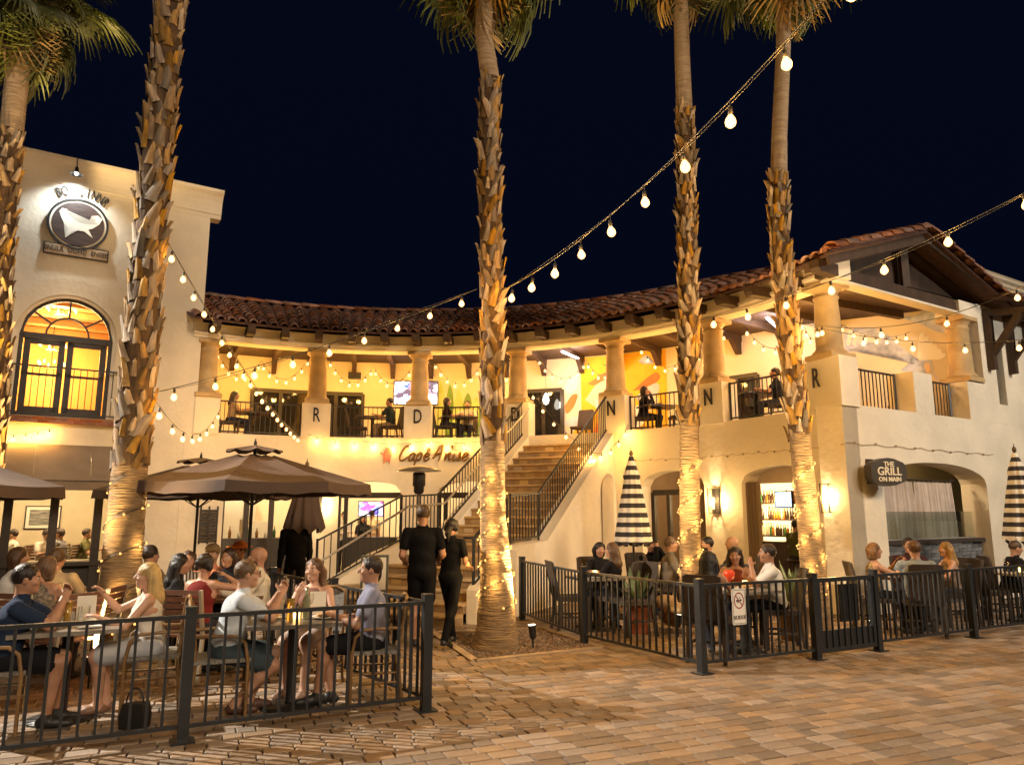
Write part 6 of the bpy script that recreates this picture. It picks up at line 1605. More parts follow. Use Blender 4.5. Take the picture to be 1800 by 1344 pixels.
        fx_ = .105 if hair in ('short',) else .118
        el(hp(fx_, 0, -.045), A(.085, .105 if hair == 'short' else .064, .108) * hs, 0, Rh, op='sub')
        if hair == 'short': el(hp(.01, 0, -.12), A(.14, .15, .085) * hs, 0, Rh, op='sub')
        v, fa, lab = sdf_mesh(prims, max(.008, vox * .8))
        if len(fa): to_obj('hair', v, fa, lab, [hm], th)
    if glasses:
        g = MB()
        for q in (1, -1):
            c = hp(.108, q * .034, .012); g.tube([c + Rh @ (A(0, math.cos(t) * .023, math.sin(t) * .018)) for t in np.linspace(0, 2 * PI, 13)], .0025, 5, caps=False); g.tube([hp(.104, q * .057, .015), hp(.0, q * .080, .016)], .0025, 5)
        g.tube([hp(.112, .012, .014), hp(.112, -.012, .014)], .0025, 5); g.build('glasses', UPL, th, True)
    if hat:
        prims.clear(); el(hp(-.01, 0, .068), A(.104, .09, .075) * hs, 0, Rh); el(hp(.0 if hat[0] == 'brim' else .075, 0, .060), (A(.20, .19, .014) if hat[0] == 'brim' else A(.085, .075, .012)) * hs, 0, Rh, .02)
        v, fa, lab = sdf_mesh(prims, .010); kk = '%02x%02x%02x' % tuple(int(255 * c) for c in hat[1]); to_obj('hat', v, fa, lab, [cl('hat_', kk, hat[1])], th)
    return th
# ================================================================== chairs, tables, umbrellas, plants
BAMBOO = mat('bamboo_look_tube', (.26, .15, .055), .45, col2=(.15, .08, .03), scale=10); WEAVE = mat('grey_woven_mesh', (.30, .28, .24), .7, col2=(.12, .11, .10), scale=70, bump=.4, bscale=120)
WICK = mat('dark_brown_wicker', (.060, .040, .026), .7, col2=(.03, .02, .014), scale=60, bump=.6, bscale=110); SLATW = mat('brown_slat_wood', (.13, .055, .030), .5, var=.3, scale=8, stretch=(1, .2, 1)); GREYM = mat('warm_grey_frame', (.33, .28, .20), .4, var=.1)
def proto(fn, name):
    t = bpy.data.objects.new(name, None); COL.objects.link(t); WM[t.name] = Matrix.Identity(4); fn(t); return t
def bistro(t):
    for q in (1, -1):
        for nm, pts in (('leg', [(.20, .23 * q, 0), (.20, .235 * q, .44), (.17, .24 * q, .60), (.10, .245 * q, .655)]), ('leg', [(-.25, .20 * q, 0), (-.21, .20 * q, .44), (-.24, .20 * q, .66), (-.27, .19 * q, .90)])):
            MB().tube([V(p) for p in pts], .015, 8).build(nm, BAMBOO, t, True)
        MB().tube([V(p) for p in ((.11, .245 * q, .655), (-.05, .245 * q, .665), (-.235, .205 * q, .66))], .015, 8).build('arm', BAMBOO, t, True)
    MB().box((0, 0, .455), (.45, .44, .03)).build('seat', WEAVE, t, True)
    st = MB()
    for z_ in (.20, .28): st.tube([V((.20, .23, z_)), V((-.235, .20, z_)), V((-.235, -.20, z_)), V((.20, -.23, z_))], .009, 6)
    st.build('stretcher', BAMBOO, t, True)
    MB().tube([V((-.27, .19, .89)), V((-.285, .10, .93)), V((-.285, -.10, .93)), V((-.27, -.19, .89))], .015, 8).build('top_rail', BAMBOO, t, True)
    b = MB(); vs = [(-.215 - .07 * j / 6 - .02 * (1 - ((i - 4) / 4) ** 2), -.19 + .38 * i / 8, .50 + .41 * j / 6) for j in range(7) for i in range(9)]
    b.add(vs + [(x - .012, y, z) for x, y, z in vs], [(j * 9 + i, j * 9 + i + 1, (j + 1) * 9 + i + 1, (j + 1) * 9 + i) for j in range(6) for i in range(8)] + [(63 + j * 9 + i, 63 + (j + 1) * 9 + i, 63 + (j + 1) * 9 + i + 1, 63 + j * 9 + i + 1) for j in range(6) for i in range(8)]); b.build('backrest', WEAVE, t, True)
def slat(t):
    for q in (1, -1):
        MB().bar((.20, .22 * q, 0), (.20, .22 * q, .45), .035, .03, up=(1, 0, 0)).build('leg', GREYM, t, True); MB().bar((-.24, .22 * q, 0), (-.20, .22 * q, .46), .035, .03, up=(1, 0, 0)).build('leg', GREYM, t, True)
        MB().bar((-.20, .22 * q, .45), (-.28, .22 * q, .92), .03, .035, up=(1, 0, 0)).build('back_post', GREYM, t, True)
    for i in range(6): MB().bar((-.215 - i * .0125, -.205, .56 + i * .066), (-.215 - i * .0125, .205, .56 + i * .066), .018, .05).build('back_slat', SLATW, t, True)
    for i in range(5): MB().box((-.16 + i * .085, 0, .462), (.075, .43, .02)).build('seat_slat', SLATW, t, True)
    MB().bar((.2, -.21, .43), (.2, .21, .43), .03, .03).build('seat_rail', GREYM, t, True)
def wicker(t):
    for sx, sy in ((1, 1), (1, -1), (-1, 1), (-1, -1)): MB().bar((.20 * sx - (.05 if sx < 0 else 0), .21 * sy, 0), (.19 * sx, .20 * sy, .44), .04, .04, up=(1, 0, 0)).build('leg', WICK, t, True)
    MB().box((0, 0, .45), (.47, .46, .06)).build('seat', WICK, t, True)
    b = MB(); n = 8; vs = []
    for j in range(5):
        for i in range(n + 1):
            y = (-.23 + .46 * i / n) * (1 - .06 * j / 4); vs.append((-.21 - .025 * j - .03 * (1 - (2 * i / n - 1) ** 2) , y, .48 + .125 * j - (.02 if j == 4 and i in (0, n) else 0)))
    m = len(vs); vs2 = vs + [(x - .035, y, z) for x, y, z in vs]
    fs = [(j * 9 + i, j * 9 + i + 1, (j + 1) * 9 + i + 1, (j + 1) * 9 + i) for j in range(4) for i in range(8)]; fs += [tuple(m + k for k in reversed(f)) for f in fs]
    fs += [(j * 9, (j + 1) * 9, m + (j + 1) * 9, m + j * 9) for j in range(4)] + [(j * 9 + 8, m + j * 9 + 8, m + (j + 1) * 9 + 8, (j + 1) * 9 + 8) for j in range(4)] + [(36 + i, 37 + i, m + 37 + i, m + 36 + i) for i in range(8)]
    b.add(vs2, fs).build('backrest', WICK, t, True)
    s_ = MB()
    for y in (.2, -.2): s_.bar((.2, y, .2), (-.22, y, .2), .025, .025)
    s_.bar((-.02, .2, .2), (-.02, -.2, .2), .025, .025); s_.build('stretcher', WICK, t, True)
PROTO = {'bistro_chair': proto(bistro, 'bistro_chair'), 'slat_chair': proto(slat, 'slat_chair'), 'wicker_chair': proto(wicker, 'wicker_chair')}
USED = set()
GRP = {'bistro_chair': 'bamboo-look bistro chairs', 'slat_chair': 'brown slatted patio chairs', 'wicker_chair': 'dark wicker patio chairs'}
def chair(kind, xy, ang, label, z=0.0, back=.03):
    o = PROTO[kind] if kind not in USED else copy_tree(PROTO[kind]); USED.add(kind)
    o.location = (xy[0], xy[1], z); o.rotation_euler = (0, 0, ang); tag(o, label, 'chair', GRP[kind]); return o
TOPM = mat('grey_stone_tabletop', (.22, .195, .165), .35, var=.2, scale=14); WTOP = mat('brown_tabletop', (.16, .085, .04), .4, var=.25, scale=5)
def table(xy, label, w_=.72, l=.72, rz=0.0, m=None, round_=False, h=.74, z=0.0, base='plate'):
    t = thing('patio_table', label, 'table', (xy[0], xy[1], z), rz, 'patio tables')
    if round_: MB().lathe([(w_ / 2, h - .035), (w_ / 2 + .004, h - .015), (w_ / 2, h)], 28, smooth=False).build('tabletop', m or TOPM, t, True)
    else:
        MB().box((0, 0, h - .017), (l, w_, .034)).build('tabletop', m or TOPM, t, True)
    MB().lathe([(.05, .03), (.045, .05), (.045, h - .08), (.09, h - .036)], 12).build('pedestal', UPL, t, True)
    MB().lathe([(.26, .0), (.26, .015), (.06, .035)], 20).build('base', UPL, t, True)
    return t
GLS = glass_mat('drinking_glass', (.97, .95, .9), .35, .02)
GMESH = {'wine_glass': MB().lathe([(.034, 0), (.034, .003), (.004, .006), (.004, .09), (.030, .12), (.038, .16), (.032, .20)], 12, caps=False).mesh('wine_glass', GLS),
         'tumbler': MB().lathe([(.030, 0), (.032, .004), (.038, .13)], 12).mesh('tumbler', [mat('pale_drink', (.6, .5, .3), .08, trans=.6)]),
         'beer_glass': MB().lathe([(.028, 0), (.03, .01), (.026, .06), (.040, .19)], 12).mesh('beer_glass', [mat('golden_beer', (.55, .33, .07), .08, trans=.6)]),
         'water_glass': MB().lathe([(.030, 0), (.032, .004), (.038, .13)], 12, caps=False).mesh('water_glass', GLS),
         'plate': MB().lathe([(.05, 0), (.08, .004), (.125, .018), (.123, .021), (.07, .008), (.001, .008)], 20, caps=False).mesh('plate', mat('cream_china', (.70, .66, .58), .25)),
         'bottle': MB().lathe([(.034, 0), (.036, .01), (.036, .16), (.014, .22), (.013, .28)], 10).mesh('bottle', mat('pale_wine_bottle', (.35, .36, .2), .1, trans=.5)),
         'salt_shaker': MB().lathe([(.018, 0), (.02, .03), (.014, .06), (.016, .075)], 8).mesh('salt_shaker', mat('shaker_glass', (.5, .48, .44), .2)),
         'food': MB().sphere((0, 0, .02), .07, 9, 5, sc_=(1.1, .8, .35)).mesh('food_portion', mat('roast_food', (.38, .18, .06), .7, col2=(.45, .33, .12), scale=30, bump=.6)),
         'napkin': MB().poly([(-.08, -.05, 0), (.09, -.06, 0), (.07, .06, 0), (-.07, .05, 0)], (0, 0, .012)).mesh('napkin', mat('white_linen', (.75, .73, .68), .9)),
         'candle': MB().lathe([(.03, 0), (.032, .08), (.028, .085)], 10).mesh('candle_jar', emit('lit_candle_jar', (1, .55, .15), 3.0)),
         'menu': MB().box((0, 0, .10), (.15, .01, .21)).mesh('menu_card', mat('menu_paper', (.7, .66, .55), .7))}
NICE = {'wine_glass': ('empty wine glass', 'glass'), 'tumbler': ('short glass with a pale drink', 'glass'), 'beer_glass': ('tall glass of golden beer', 'glass'), 'water_glass': ('clear water glass', 'glass'), 'plate': ('cream dinner plate', 'plate'), 'bottle': ('pale green bottle', 'bottle'), 'salt_shaker': ('small salt shaker', 'shaker'), 'food': ('browned food portion', 'food'), 'napkin': ('folded white napkin', 'napkin'), 'candle': ('lit candle jar', 'candle'), 'menu': ('standing cream menu card', 'menu')}
def serve(kind, t, x, y, where, z=.742, rz=0.0):
    M = WM[t.name] @ Matrix.Translation((x, y, z)) @ Matrix.Rotation(rz, 4, 'Z'); nm = {'food': 'food_portion', 'candle': 'candle_jar', 'menu': 'menu_card'}.get(kind, kind)
    o = inst(nm, GMESH[kind], None, M); tag(o, NICE[kind][0] + ' ' + where, NICE[kind][1]); return o
# umbrellas
BROWN = mat('brown_umbrella_canvas', (.070, .043, .030), .8, var=.12, scale=3, bump=.1, bscale=130); POLE = mat('dark_pole', (.03, .026, .024), .35, metal=.5)
def open_umbrella(label, c, rad, z_rim, z_top, n=8, rz=0.0, seed=0):
    th = thing('patio_umbrella', label, 'umbrella', (c[0], c[1], 0), group='open brown patio umbrellas'); rng = random.Random(seed)
    MB().tube([V((c[0], c[1], 0)), V((c[0], c[1], z_top))], .022, 10).build('pole', POLE, th); MB().lathe([(.24, 0), (.24, .05), (.05, .08), (.04, .25)], 18, (c[0], c[1], 0)).build('base', UPL, th)
    def rim(a, k, z): return V((c[0] + rad * k * math.cos(a), c[1] + rad * k * math.sin(a), z))
    for i in range(n):
        a0, a1 = 2 * PI * i / n + rz, 2 * PI * (i + 1) / n + rz; rows = []
        for j in range(7):
            k = .16 + .84 * j / 6; z = z_top - .10 + (z_rim - z_top + .10) * (k - .05) / .95; row = []
            for q in range(7):
                t = q / 6; p = rim(a0, k, z).lerp(rim(a1, k, z), t); p.z -= .05 * math.sin(PI * t) * math.sin(PI * min(1, k)) * .9 + .02 * math.sin(PI * t) * k; row.append(p)
            rows.append(row)
        drop = [p + V((0, 0, -.13 + .012 * math.sin(9 * q + i))) + (p - V((c[0], c[1], p.z))) * .012 for q, p in enumerate(rows[-1])]; rows.append(drop)
        vs = [p for r_ in rows for p in r_]; MB().add(vs, [(j * 7 + q, j * 7 + q + 1, (j + 1) * 7 + q + 1, (j + 1) * 7 + q) for j in range(7) for q in range(6)], 0, False).build('canopy_panel', BROWN, th)
        MB().bar(V((c[0], c[1], z_top - .14)), rim(a0, .985, z_rim - .015), .014, .018).build('rib', POLE, th); MB().bar(V((c[0], c[1], z_rim - .28)), rim(a0, .5, (z_rim + z_top) / 2 - .075), .012, .014).build('strut', POLE, th)
    v = MB(); top = V((c[0], c[1], z_top)); m = n * 3
    vr = [V((c[0] + rad * .235 * math.cos(2 * PI * i / m + rz) * (1 + .03 * math.cos(i * 2.1)), c[1] + rad * .235 * math.sin(2 * PI * i / m + rz), z_top - .095 - .022 * (i % 3 == 0) + .02 * math.sin(i * 2.1))) for i in range(m)]
    v.add([top - V((0, 0, .015))] + vr, [(0, 1 + i, 1 + (i + 1) % m) for i in range(m)]).build('vent_cap', BROWN, th)
    MB().lathe([(.02, -.01), (.022, .02), (.008, .05), (.012, .065)], 8, top).build('finial', POLE, th)
def closed_umbrella(label, c, z0, z1, r_, m, pole=True, flare=1.0, n=10, group=None):
    th = thing('closed_umbrella', label, 'umbrella', (c[0], c[1], 0), group=group)
    MB().tube([V((c[0], c[1], 0)), V((c[0], c[1], z1 + .03))], .02, 8).build('pole', POLE, th); MB().lathe([(.22, 0), (.22, .05), (.05, .08), (.04, .22)], 16, (c[0], c[1], 0)).build('base', UPL, th)
    prof = [(0, .12), (.06, .2), (.14, .34), (.24, .50), (.26, .44), (.45, .62), (.7, .82), (.92, .98), (1.0, 1.0)]; N = n * 6; vs = []
    for t, k in prof:
        for j in range(N):
            a = 2 * PI * j / N; q = r_ * k * (1 + .16 * math.cos(n * a) * (.3 + .7 * t)); vs.append(V((c[0] + q * math.cos(a), c[1] + q * math.sin(a), z1 - (z1 - z0) * t + (.05 * math.cos(n * a) if t == 1 else 0))))
    MB().add(vs, [(i * N + j, i * N + (j + 1) % N, (i + 1) * N + (j + 1) % N, (i + 1) * N + j) for i in range(len(prof) - 1) for j in range(N)], 0, True).build('furled_canopy', m, th)
    MB().lathe([(.012, .0), (.035, .03), (.03, .07), (.008, .10), (.006, .14)], 10, (c[0], c[1], z1)).build('finial', mat('bronze_finial', (.14, .09, .04), .4, metal=.5), th)
open_umbrella('big brown patio umbrella in the middle of the left patio', (-3.36, 9.7), 1.50, 2.04, 2.56, rz=R(8), seed=1)
open_umbrella('brown patio umbrella partly hidden behind the big one and the thick palm', (-5.02, 12.0), 1.5, 2.02, 2.56, rz=R(20), seed=2)
open_umbrella('brown patio umbrella cut by the left picture edge', (-6.75, 8.5), 1.5, 1.98, 2.52, rz=R(14), seed=3)
closed_umbrella('furled brown umbrella in front of the lit wall by the television archway', (XD(536, 12.2, 1.7), 12.2), 1.38, 2.40, .30, BROWN)
STRIPE = stripes_mat('black_white_stripe', (.80, .74, .62), (.035, .03, .03), 'Z', 6.6)
closed_umbrella('furled black and white striped umbrella left of the bar archways', (XD(1112, 12.2, 1.7), 12.2), 1.16, 2.58, .27, STRIPE, group='striped furled umbrellas')
closed_umbrella('furled black and white striped umbrella at the right picture edge', (XD(1795, 12.4, 1.7), 12.4), 1.20, 2.66, .27, STRIPE, group='striped furled umbrellas')
# patio heater
hx, hy = XD(737, 14.6, 2.5), 14.6
th = thing('patio_heater', 'tall mushroom-shaped patio heater below the script sign', 'heater', (hx, hy, 0)); STL = mat('brushed_heater_steel', (.40, .36, .30), .35, metal=.7)
for nm, prof, m in (('base', [(.23, 0), (.23, .55), (.20, .62), (.03, .66)], STL), ('post', [(.035, .66), (.035, 2.02)], STL), ('burner', [(.07, 2.02), (.10, 2.06), (.10, 2.16), (.125, 2.18), (.125, 2.40), (.10, 2.44)], IRON), ('reflector', [(.44, 2.46), (.43, 2.475), (.28, 2.53), (.06, 2.57), (.02, 2.58)], STL)):
    MB().lathe(prof, 24, (hx, hy, 0)).build(nm, m, th)
# pots with agaves
AGAVE = mat('grey_green_agave', (.22, .27, .13), .5, col2=(.12, .17, .07), scale=5, stretch=(1, 1, .4)); TERRA = mat('terracotta_pot', (.42, .13, .05), .7, var=.15, scale=6, bump=.1)
def agave(label, c, r_, h, n, ll, potm, seed):
    th = thing('potted_agave', label, 'plant', (c[0], c[1], 0)); rng = random.Random(seed)
    MB().lathe([(r_ * .72, 0), (r_ * .95, h * .82), (r_ * 1.06, h * .82), (r_ * 1.08, h), (r_ * .95, h), (r_ * .92, h * .9), (.01, h * .9)], 28, (c[0], c[1], 0), caps=False).build('pot', potm, th)
    for i in range(n):
        az = 2.4 * i; el_ = R(82 - 50 * i / n) + rng.uniform(-.1, .1); L = ll * rng.uniform(.75, 1.1); d = V((math.cos(az) * math.cos(el_), math.sin(az) * math.cos(el_), math.sin(el_))); s_ = V((-math.sin(az), math.cos(az), 0)); up = s_.cross(d) * -1; b = V((c[0], c[1], h * .9)); vs = []
        for q, wd in ((0, .035), (.25, .05), (.55, .042), (.8, .024), (1, .002)):
            p = b + d * L * q + up * .0 + V((0, 0, -.18 * L * q * q * (1 - math.sin(el_)))); vs += [p - s_ * wd, p - up * .012 * (1 - q), p + s_ * wd]
        MB().add(vs, [(3 * j + e, 3 * j + e + 1, 3 * j + e + 4, 3 * j + e + 3) for j in range(4) for e in (0, 1)], 0, True).build('leaf', AGAVE, th)
pp = G(1125, 1116); agave('spiky agave in a terracotta pot behind the right fence', (pp.x, pp.y + .2), .22, .42, 22, .60, TERRA, 4)
agave('spiky agave in a tan pot between the white-shirted man and the curving palm', (XD(1392, 10.4, .6), 10.4), .24, .50, 20, .58, mat('tan_pot', (.34, .22, .11), .7, var=.15), 9)
# rock fountain lump beside the slim palm
rk = MB(); 
for i in range(9): rk.sphere((random.uniform(-.35, .35), random.uniform(-.2, .2), random.uniform(.1, .5)), random.uniform(.12, .22), 7, 5, sc_=(1.1, .9, .7))
rk.build('rock', mat('tan_boulder', (.36, .24, .12), .9, var=.3, scale=5, bump=.8, bscale=8), None, M=Matrix.Translation((XD(1178, 11.0, .4), 11.0, 0))); tag(bpy.data.objects['rock'], 'tan rock pile at the foot of the slim palm', 'rock')
# ================================================================== who sits where
HI, MD, LO = .0078, .0105, .014
def sitter(kind, chair_label, *a, **k):
    t = person(*a, **k); xy, ang = a[1], a[2]
    if kind: chair(kind, (xy[0] - .02 * math.cos(ang), xy[1] - .02 * math.sin(ang)), ang, chair_label, z=k.get('z0', 0.0))
    return t
def at(x, Y, z=1.0): return (XD(x, Y, z), Y)
BLUEWHITE = mat('pale_blue_dotted_shirt', (.50, .55, .60), .85, var=.06, scale=60, bump=.15, bscale=40)
FLORAL = mat('gold_floral_blouse', (.42, .30, .12), .85, col2=(.05, .04, .03), scale=26); SNAKE = mat('brown_patterned_blouse', (.30, .24, .17), .85, col2=(.06, .05, .04), scale=34)
STRIP = stripes_mat('dark_striped_shirt', (.45, .40, .33), (.04, .03, .03), 'Y', 26)
# front left table, by the fence
t1 = table((-3.74, 6.52), 'square grey table nearest the left picture edge', .70, .80, R(26))
sitter('bistro_chair', 'bamboo-look chair under the man in navy at the left edge', 'man in navy T-shirt and dark shorts, hands clasped, at the left edge', at(12, 6.18), R(26), pose='sit_clasp', topc=(.016, .028, .06), bottom='shorts', botc=(.012, .012, .016), hairc=(.022, .014, .010), skin=1, vox=HI, lean=.22, lw=(.40, .03, 1.0), rw=(.40, -.05, .99), beard=False, sole=True, pitch=.04, yaw=-.05)
sitter('bistro_chair', 'bamboo-look chair under the blonde woman in white', 'blonde woman in white sleeveless top and pale skirt, facing left', at(270, 6.86), R(205), pose='sit', top='tank', topc=(.66, .62, .56), bottom='skirt', botc=(.42, .43, .46), hair='long', hairc=(.55, .38, .15), skin=4, sex='f', s=.95, vox=HI, lean=.10, lw=(.40, .12, .80), rw=(.40, -.12, .98), shoec=(.22, .12, .07), yaw=.15, ank=((.36, .06, .085), (.30, -.06, .085)))
# second front table
t2 = table((-1.96, 6.93), 'square grey table between the man in pale blue and the man in lilac', .72, .80, R(18))
sitter('bistro_chair', 'bamboo-look chair under the man in the pale blue shirt', 'man with brown hair and glasses in pale blue dotted shirt, facing right', at(402, 6.72), R(22), pose='sit_clasp', topc=(.5, .55, .6), topmat=BLUEWHITE, bottom='shorts', botc=(.05, .07, .085), hairc=(.13, .075, .035), skin=0, vox=HI, lean=.26, lw=(.44, .05, .98), rw=(.44, -.05, .97), glasses=True, shoec=(.09, .04, .025), fat=1.05, ank=((.22, .02, .09), (.10, -.10, .09)))
sitter('bistro_chair', 'bamboo-look chair of the smiling woman, behind the table', 'smiling woman with long brown hair and bare shoulders, facing the camera', at(556, 7.62), R(-100), pose='sit_chin', top='tank', topc=(.22, .12, .09), bottom='skirt', botc=(.48, .38, .32), hair='wavy', hairc=(.12, .055, .022), skin=4, sex='f', s=.94, vox=HI, lean=.10, rw=(.22, -.09, .90), lw=(.34, .16, .78), smile=True, shoec=(.3, .2, .15), yaw=-.1)
sitter('bistro_chair', 'bamboo-look chair under the man in lilac beside the corner post', 'man with short dark hair in lilac-grey shirt and black shorts, facing left', at(655, 7.10), R(194), pose='sit', topc=(.25, .26, .36), bottom='shorts', botc=(.012, .012, .014), hairc=(.035, .020, .012), skin=1, vox=HI, lean=.02, lw=(.34, .12, .77), rw=(.30, -.16, .72), shoec=(.02, .02, .022), sole=True, ank=((.46, .06, .10), (.34, -.02, .085)), yaw=.05)
# walkers
person('man in black T-shirt and black shorts walking to the stairs, seen from behind', at(742, 9.75), R(100), pose='walk', topc=(.005, .005, .006), bottom='shorts', botc=(.005, .005, .006), hairc=(.06, .03, .015), skin=1, vox=.009, lean=.03, s=1.03, ank=((.10, .07, .085), (-.14, -.07, .10)), lw=(.20, .22, 1.06), rw=(.20, -.22, 1.06), sole=True, fat=1.03)
person('woman in black with dark ponytail walking beside the man in black', at(792, 9.85), R(72), pose='walk', topc=(.005, .005, .006), bottom='pants', botc=(.005, .005, .006), hair='pony', hairc=(.014, .010, .008), skin=1, sex='f', s=.93, vox=.009, lean=.04, ank=((.22, .05, .09), (-.30, -.06, .14)), lw=(.20, .16, 1.0), rw=(.18, -.20, .98), sole=True)
# middle of the left patio
t3 = table((-3.45, 8.72), 'brown table in the middle of the left patio under the big umbrella', .75, 1.2, R(5), WTOP)
t4 = table((-5.15, 8.5), 'brown table behind the man in navy', .75, .9, R(5), WTOP)
sitter('slat_chair', 'slatted chair under the woman in the red top', 'woman with dark bun in red strappy top, seen from behind', at(352, 7.95), R(78), pose='sit', top='tank', topc=(.17, .022, .018), bottom='pants', hair='bun', hairc=(.022, .012, .010), skin=0, sex='f', s=.97, vox=MD, lean=.12, lw=(.36, .18, .80), rw=(.16, -.20, 1.02))
sitter('slat_chair', 'slatted chair under the woman with long black hair', 'woman with long black hair and black top in profile, left of the red top', at(300, 8.3), R(24), pose='sit', topc=(.018, .018, .020), hair='long', hairc=(.012, .009, .008), skin=1, sex='f', s=.95, vox=MD, lean=.16)
sitter('slat_chair', 'slatted chair under the man in the tan jacket', 'man in tan jacket turned away beside the thick palm', at(256, 9.3), R(60), pose='sit', top='long', topc=(.16, .12, .075), hairc=(.035, .02, .012), skin=1, vox=LO, lean=.08)
sitter('slat_chair', 'slatted chair under the person in the striped shirt', 'brown-haired person in striped shirt behind the woman in red', at(328, 9.3), R(-60), pose='sit', topc=(.3, .3, .3), topmat=STRIP, hairc=(.10, .05, .02), hair='bob', skin=0, s=.92, vox=LO, lean=.12)
sitter('slat_chair', 'slatted chair under the man in peach with a cap', 'man in peach shirt and tan cap at the back of the middle table', at(374, 9.55), R(-85), pose='sit', topc=(.62, .24, .13), hairc=(.2, .12, .06), skin=0, vox=LO, lean=.10, hat=('cap', (.28, .19, .09)), fat=1.1)
sitter('slat_chair', 'slatted chair under the woman in black facing the camera', 'dark-haired woman in black facing the camera at the middle table', at(404, 9.3), R(-98), pose='sit', top='long', topc=(.014, .013, .014), hair='bob', hairc=(.05, .025, .012), skin=1, sex='f', s=.96, vox=LO, lean=.08)
sitter('slat_chair', 'slatted chair under the person in the orange hat', 'person in orange sun hat at the back of the patio', at(426, 10.4), R(-120), pose='sit', topc=(.03, .02, .02), hairc=(.1, .05, .02), skin=0, sex='f', vox=LO, lean=.1, hat=('brim', (.75, .25, .06)))
sitter('slat_chair', 'slatted chair under the bald man in cream', 'bald man in cream shirt right of the umbrella pole', at(458, 8.95), R(200), pose='sit', top='long', topc=(.62, .56, .44), hair='bald', hairc=(.1, .06, .04), skin=1, vox=MD, lean=.05, fat=1.06, beard=True)
sitter('slat_chair', 'slatted chair under the person in the patterned blouse', 'brown-haired woman in patterned blouse seen from behind at the left table', at(70, 7.65), R(75), pose='sit', top='tank', topc=(.3, .24, .17), topmat=SNAKE, hair='bob', hairc=(.16, .09, .05), skin=0, sex='f', s=.96, vox=MD, lean=.14, fat=1.05)
sitter('slat_chair', 'slatted chair under the man in the tan shirt', 'man with tan shirt seen from behind, further back at the left table', at(92, 8.6), R(95), pose='sit', topc=(.42, .32, .20), hairc=(.12, .07, .04), skin=0, vox=LO, lean=.12, fat=1.1)
sitter('slat_chair', 'slatted chair under the person in white at the left edge', 'person in white shirt with brown hair at the far left', at(14, 8.9), R(40), pose='sit', topc=(.66, .64, .60), hairc=(.10, .05, .025), hair='bob', skin=0, vox=LO, lean=.16)
chair('slat_chair', at(118, 7.55), R(160), 'empty slatted chair turned sideways behind the man in navy')
chair('slat_chair', at(160, 8.0), R(185), 'empty slatted chair just left of the thick palm')
person('waiter in black standing by the furled brown umbrella', at(520, 12.0), R(120), pose='stand', top='long', topc=(.008, .008, .009), botc=(.009, .009, .010), hairc=(.012, .01, .008), skin=3, vox=LO, lean=.12, pitch=.3, s=.98)
# people in the dining room and the television room
for i, (x, d_, lb, c) in enumerate(((30, 2.6, 'diner in pale shirt left of the framed picture', (.6, .55, .45)), (78, 2.0, 'diner in pale shirt behind the second window post', (.66, .60, .5)), (112, 2.2, 'diner in grey leaning over a table inside', (.2, .19, .2)), (146, 2.4, 'diner in olive shirt seen through the third window', (.16, .15, .06)))):
    t_, _ = onplane(LP(0, d_, 0), x, 940); p = LP(t_, d_, 0)
    sitter('slat_chair', 'slatted chair under the ' + lb, lb, (p.x, p.y), R((200, -20, 190, 20)[i]), pose='sit', topc=c, hairc=(.05, .03, .02), skin=i % 3, vox=LO, lean=.14)
a_, _z = arc_hit(604, 930, 1.5); p = AP(a_, 1.5, 0); person('man in white shirt with folded arms inside the television archway', (p.x, p.y), R(-70), pose='cross', topc=(.62, .58, .5), top='long', hairc=(.04, .02, .012), skin=2, vox=LO, s=.98)
a_, _z = arc_hit(637, 930, 1.9); p = AP(a_, 1.9, 0); person('woman with long dark hair under the purple television', (p.x, p.y), R(-60), pose='stand', topc=(.02, .02, .022), hair='long', hairc=(.02, .012, .01), skin=0, sex='f', s=.92, vox=LO)
a_, _z = arc_hit(652, 920, 2.5); p = AP(a_, 2.5, 0); person('man in tan shirt with his back to the purple television', (p.x, p.y), R(80), pose='stand', topc=(.45, .33, .2), hairc=(.02, .015, .01), skin=2, vox=LO)
# right patio
t5 = table((2.86, 9.55), 'dark table behind the white prohibition sign', .72, .72, R(26))
sitter('wicker_chair', 'wicker chair under the woman with long black hair, nearest the fence corner', 'woman with very long black hair seen from behind at the fence corner', at(1245, 9.0), R(62), pose='sit', top='tank', topc=(.05, .04, .035), hair='long', hairc=(.008, .006, .006), skin=1, sex='f', s=.93, vox=MD, lean=.06)
sitter('wicker_chair', 'wicker chair of the woman with the red drink', 'dark-haired woman in strappy top bending over a red drink', at(1293, 10.15), R(-108), pose='sit', top='tank', topc=(.18, .05, .03), hair='wavy', hairc=(.03, .016, .010), skin=1, sex='f', s=.95, vox=MD, lean=.22, pitch=.18)
sitter('wicker_chair', 'wicker chair under the man in the white patterned shirt', 'man in white patterned shirt and dark trousers, profile facing left', at(1362, 9.75), R(172), pose='sit_clasp', topc=(.62, .60, .56), bottom='pants', botc=(.014, .014, .018), hairc=(.035, .022, .014), skin=2, vox=MD, lean=.14, lw=(.30, .04, 1.0), rw=(.34, -.08, .84), fat=1.05)
t6 = table(at(1046, 11.25), 'small pale table by the stair wall', .66, .66, R(20))
sitter('wicker_chair', 'wicker chair of the smiling woman by the stair wall', 'dark-haired woman in black smiling over the table by the stair wall', at(1050, 11.8), R(-75), pose='sit', topc=(.014, .012, .012), hair='bob', hairc=(.012, .008, .007), skin=1, sex='f', s=.93, vox=LO, lean=.18, pitch=.15)
sitter('wicker_chair', 'wicker chair under the woman with brown hair in black', 'woman in black with long brown hair, back turned, by the striped umbrella', at(1082, 11.15), R(150), pose='sit', top='long', topc=(.012, .010, .012), hair='long', hairc=(.10, .05, .022), skin=0, sex='f', s=.95, vox=LO, lean=.10)
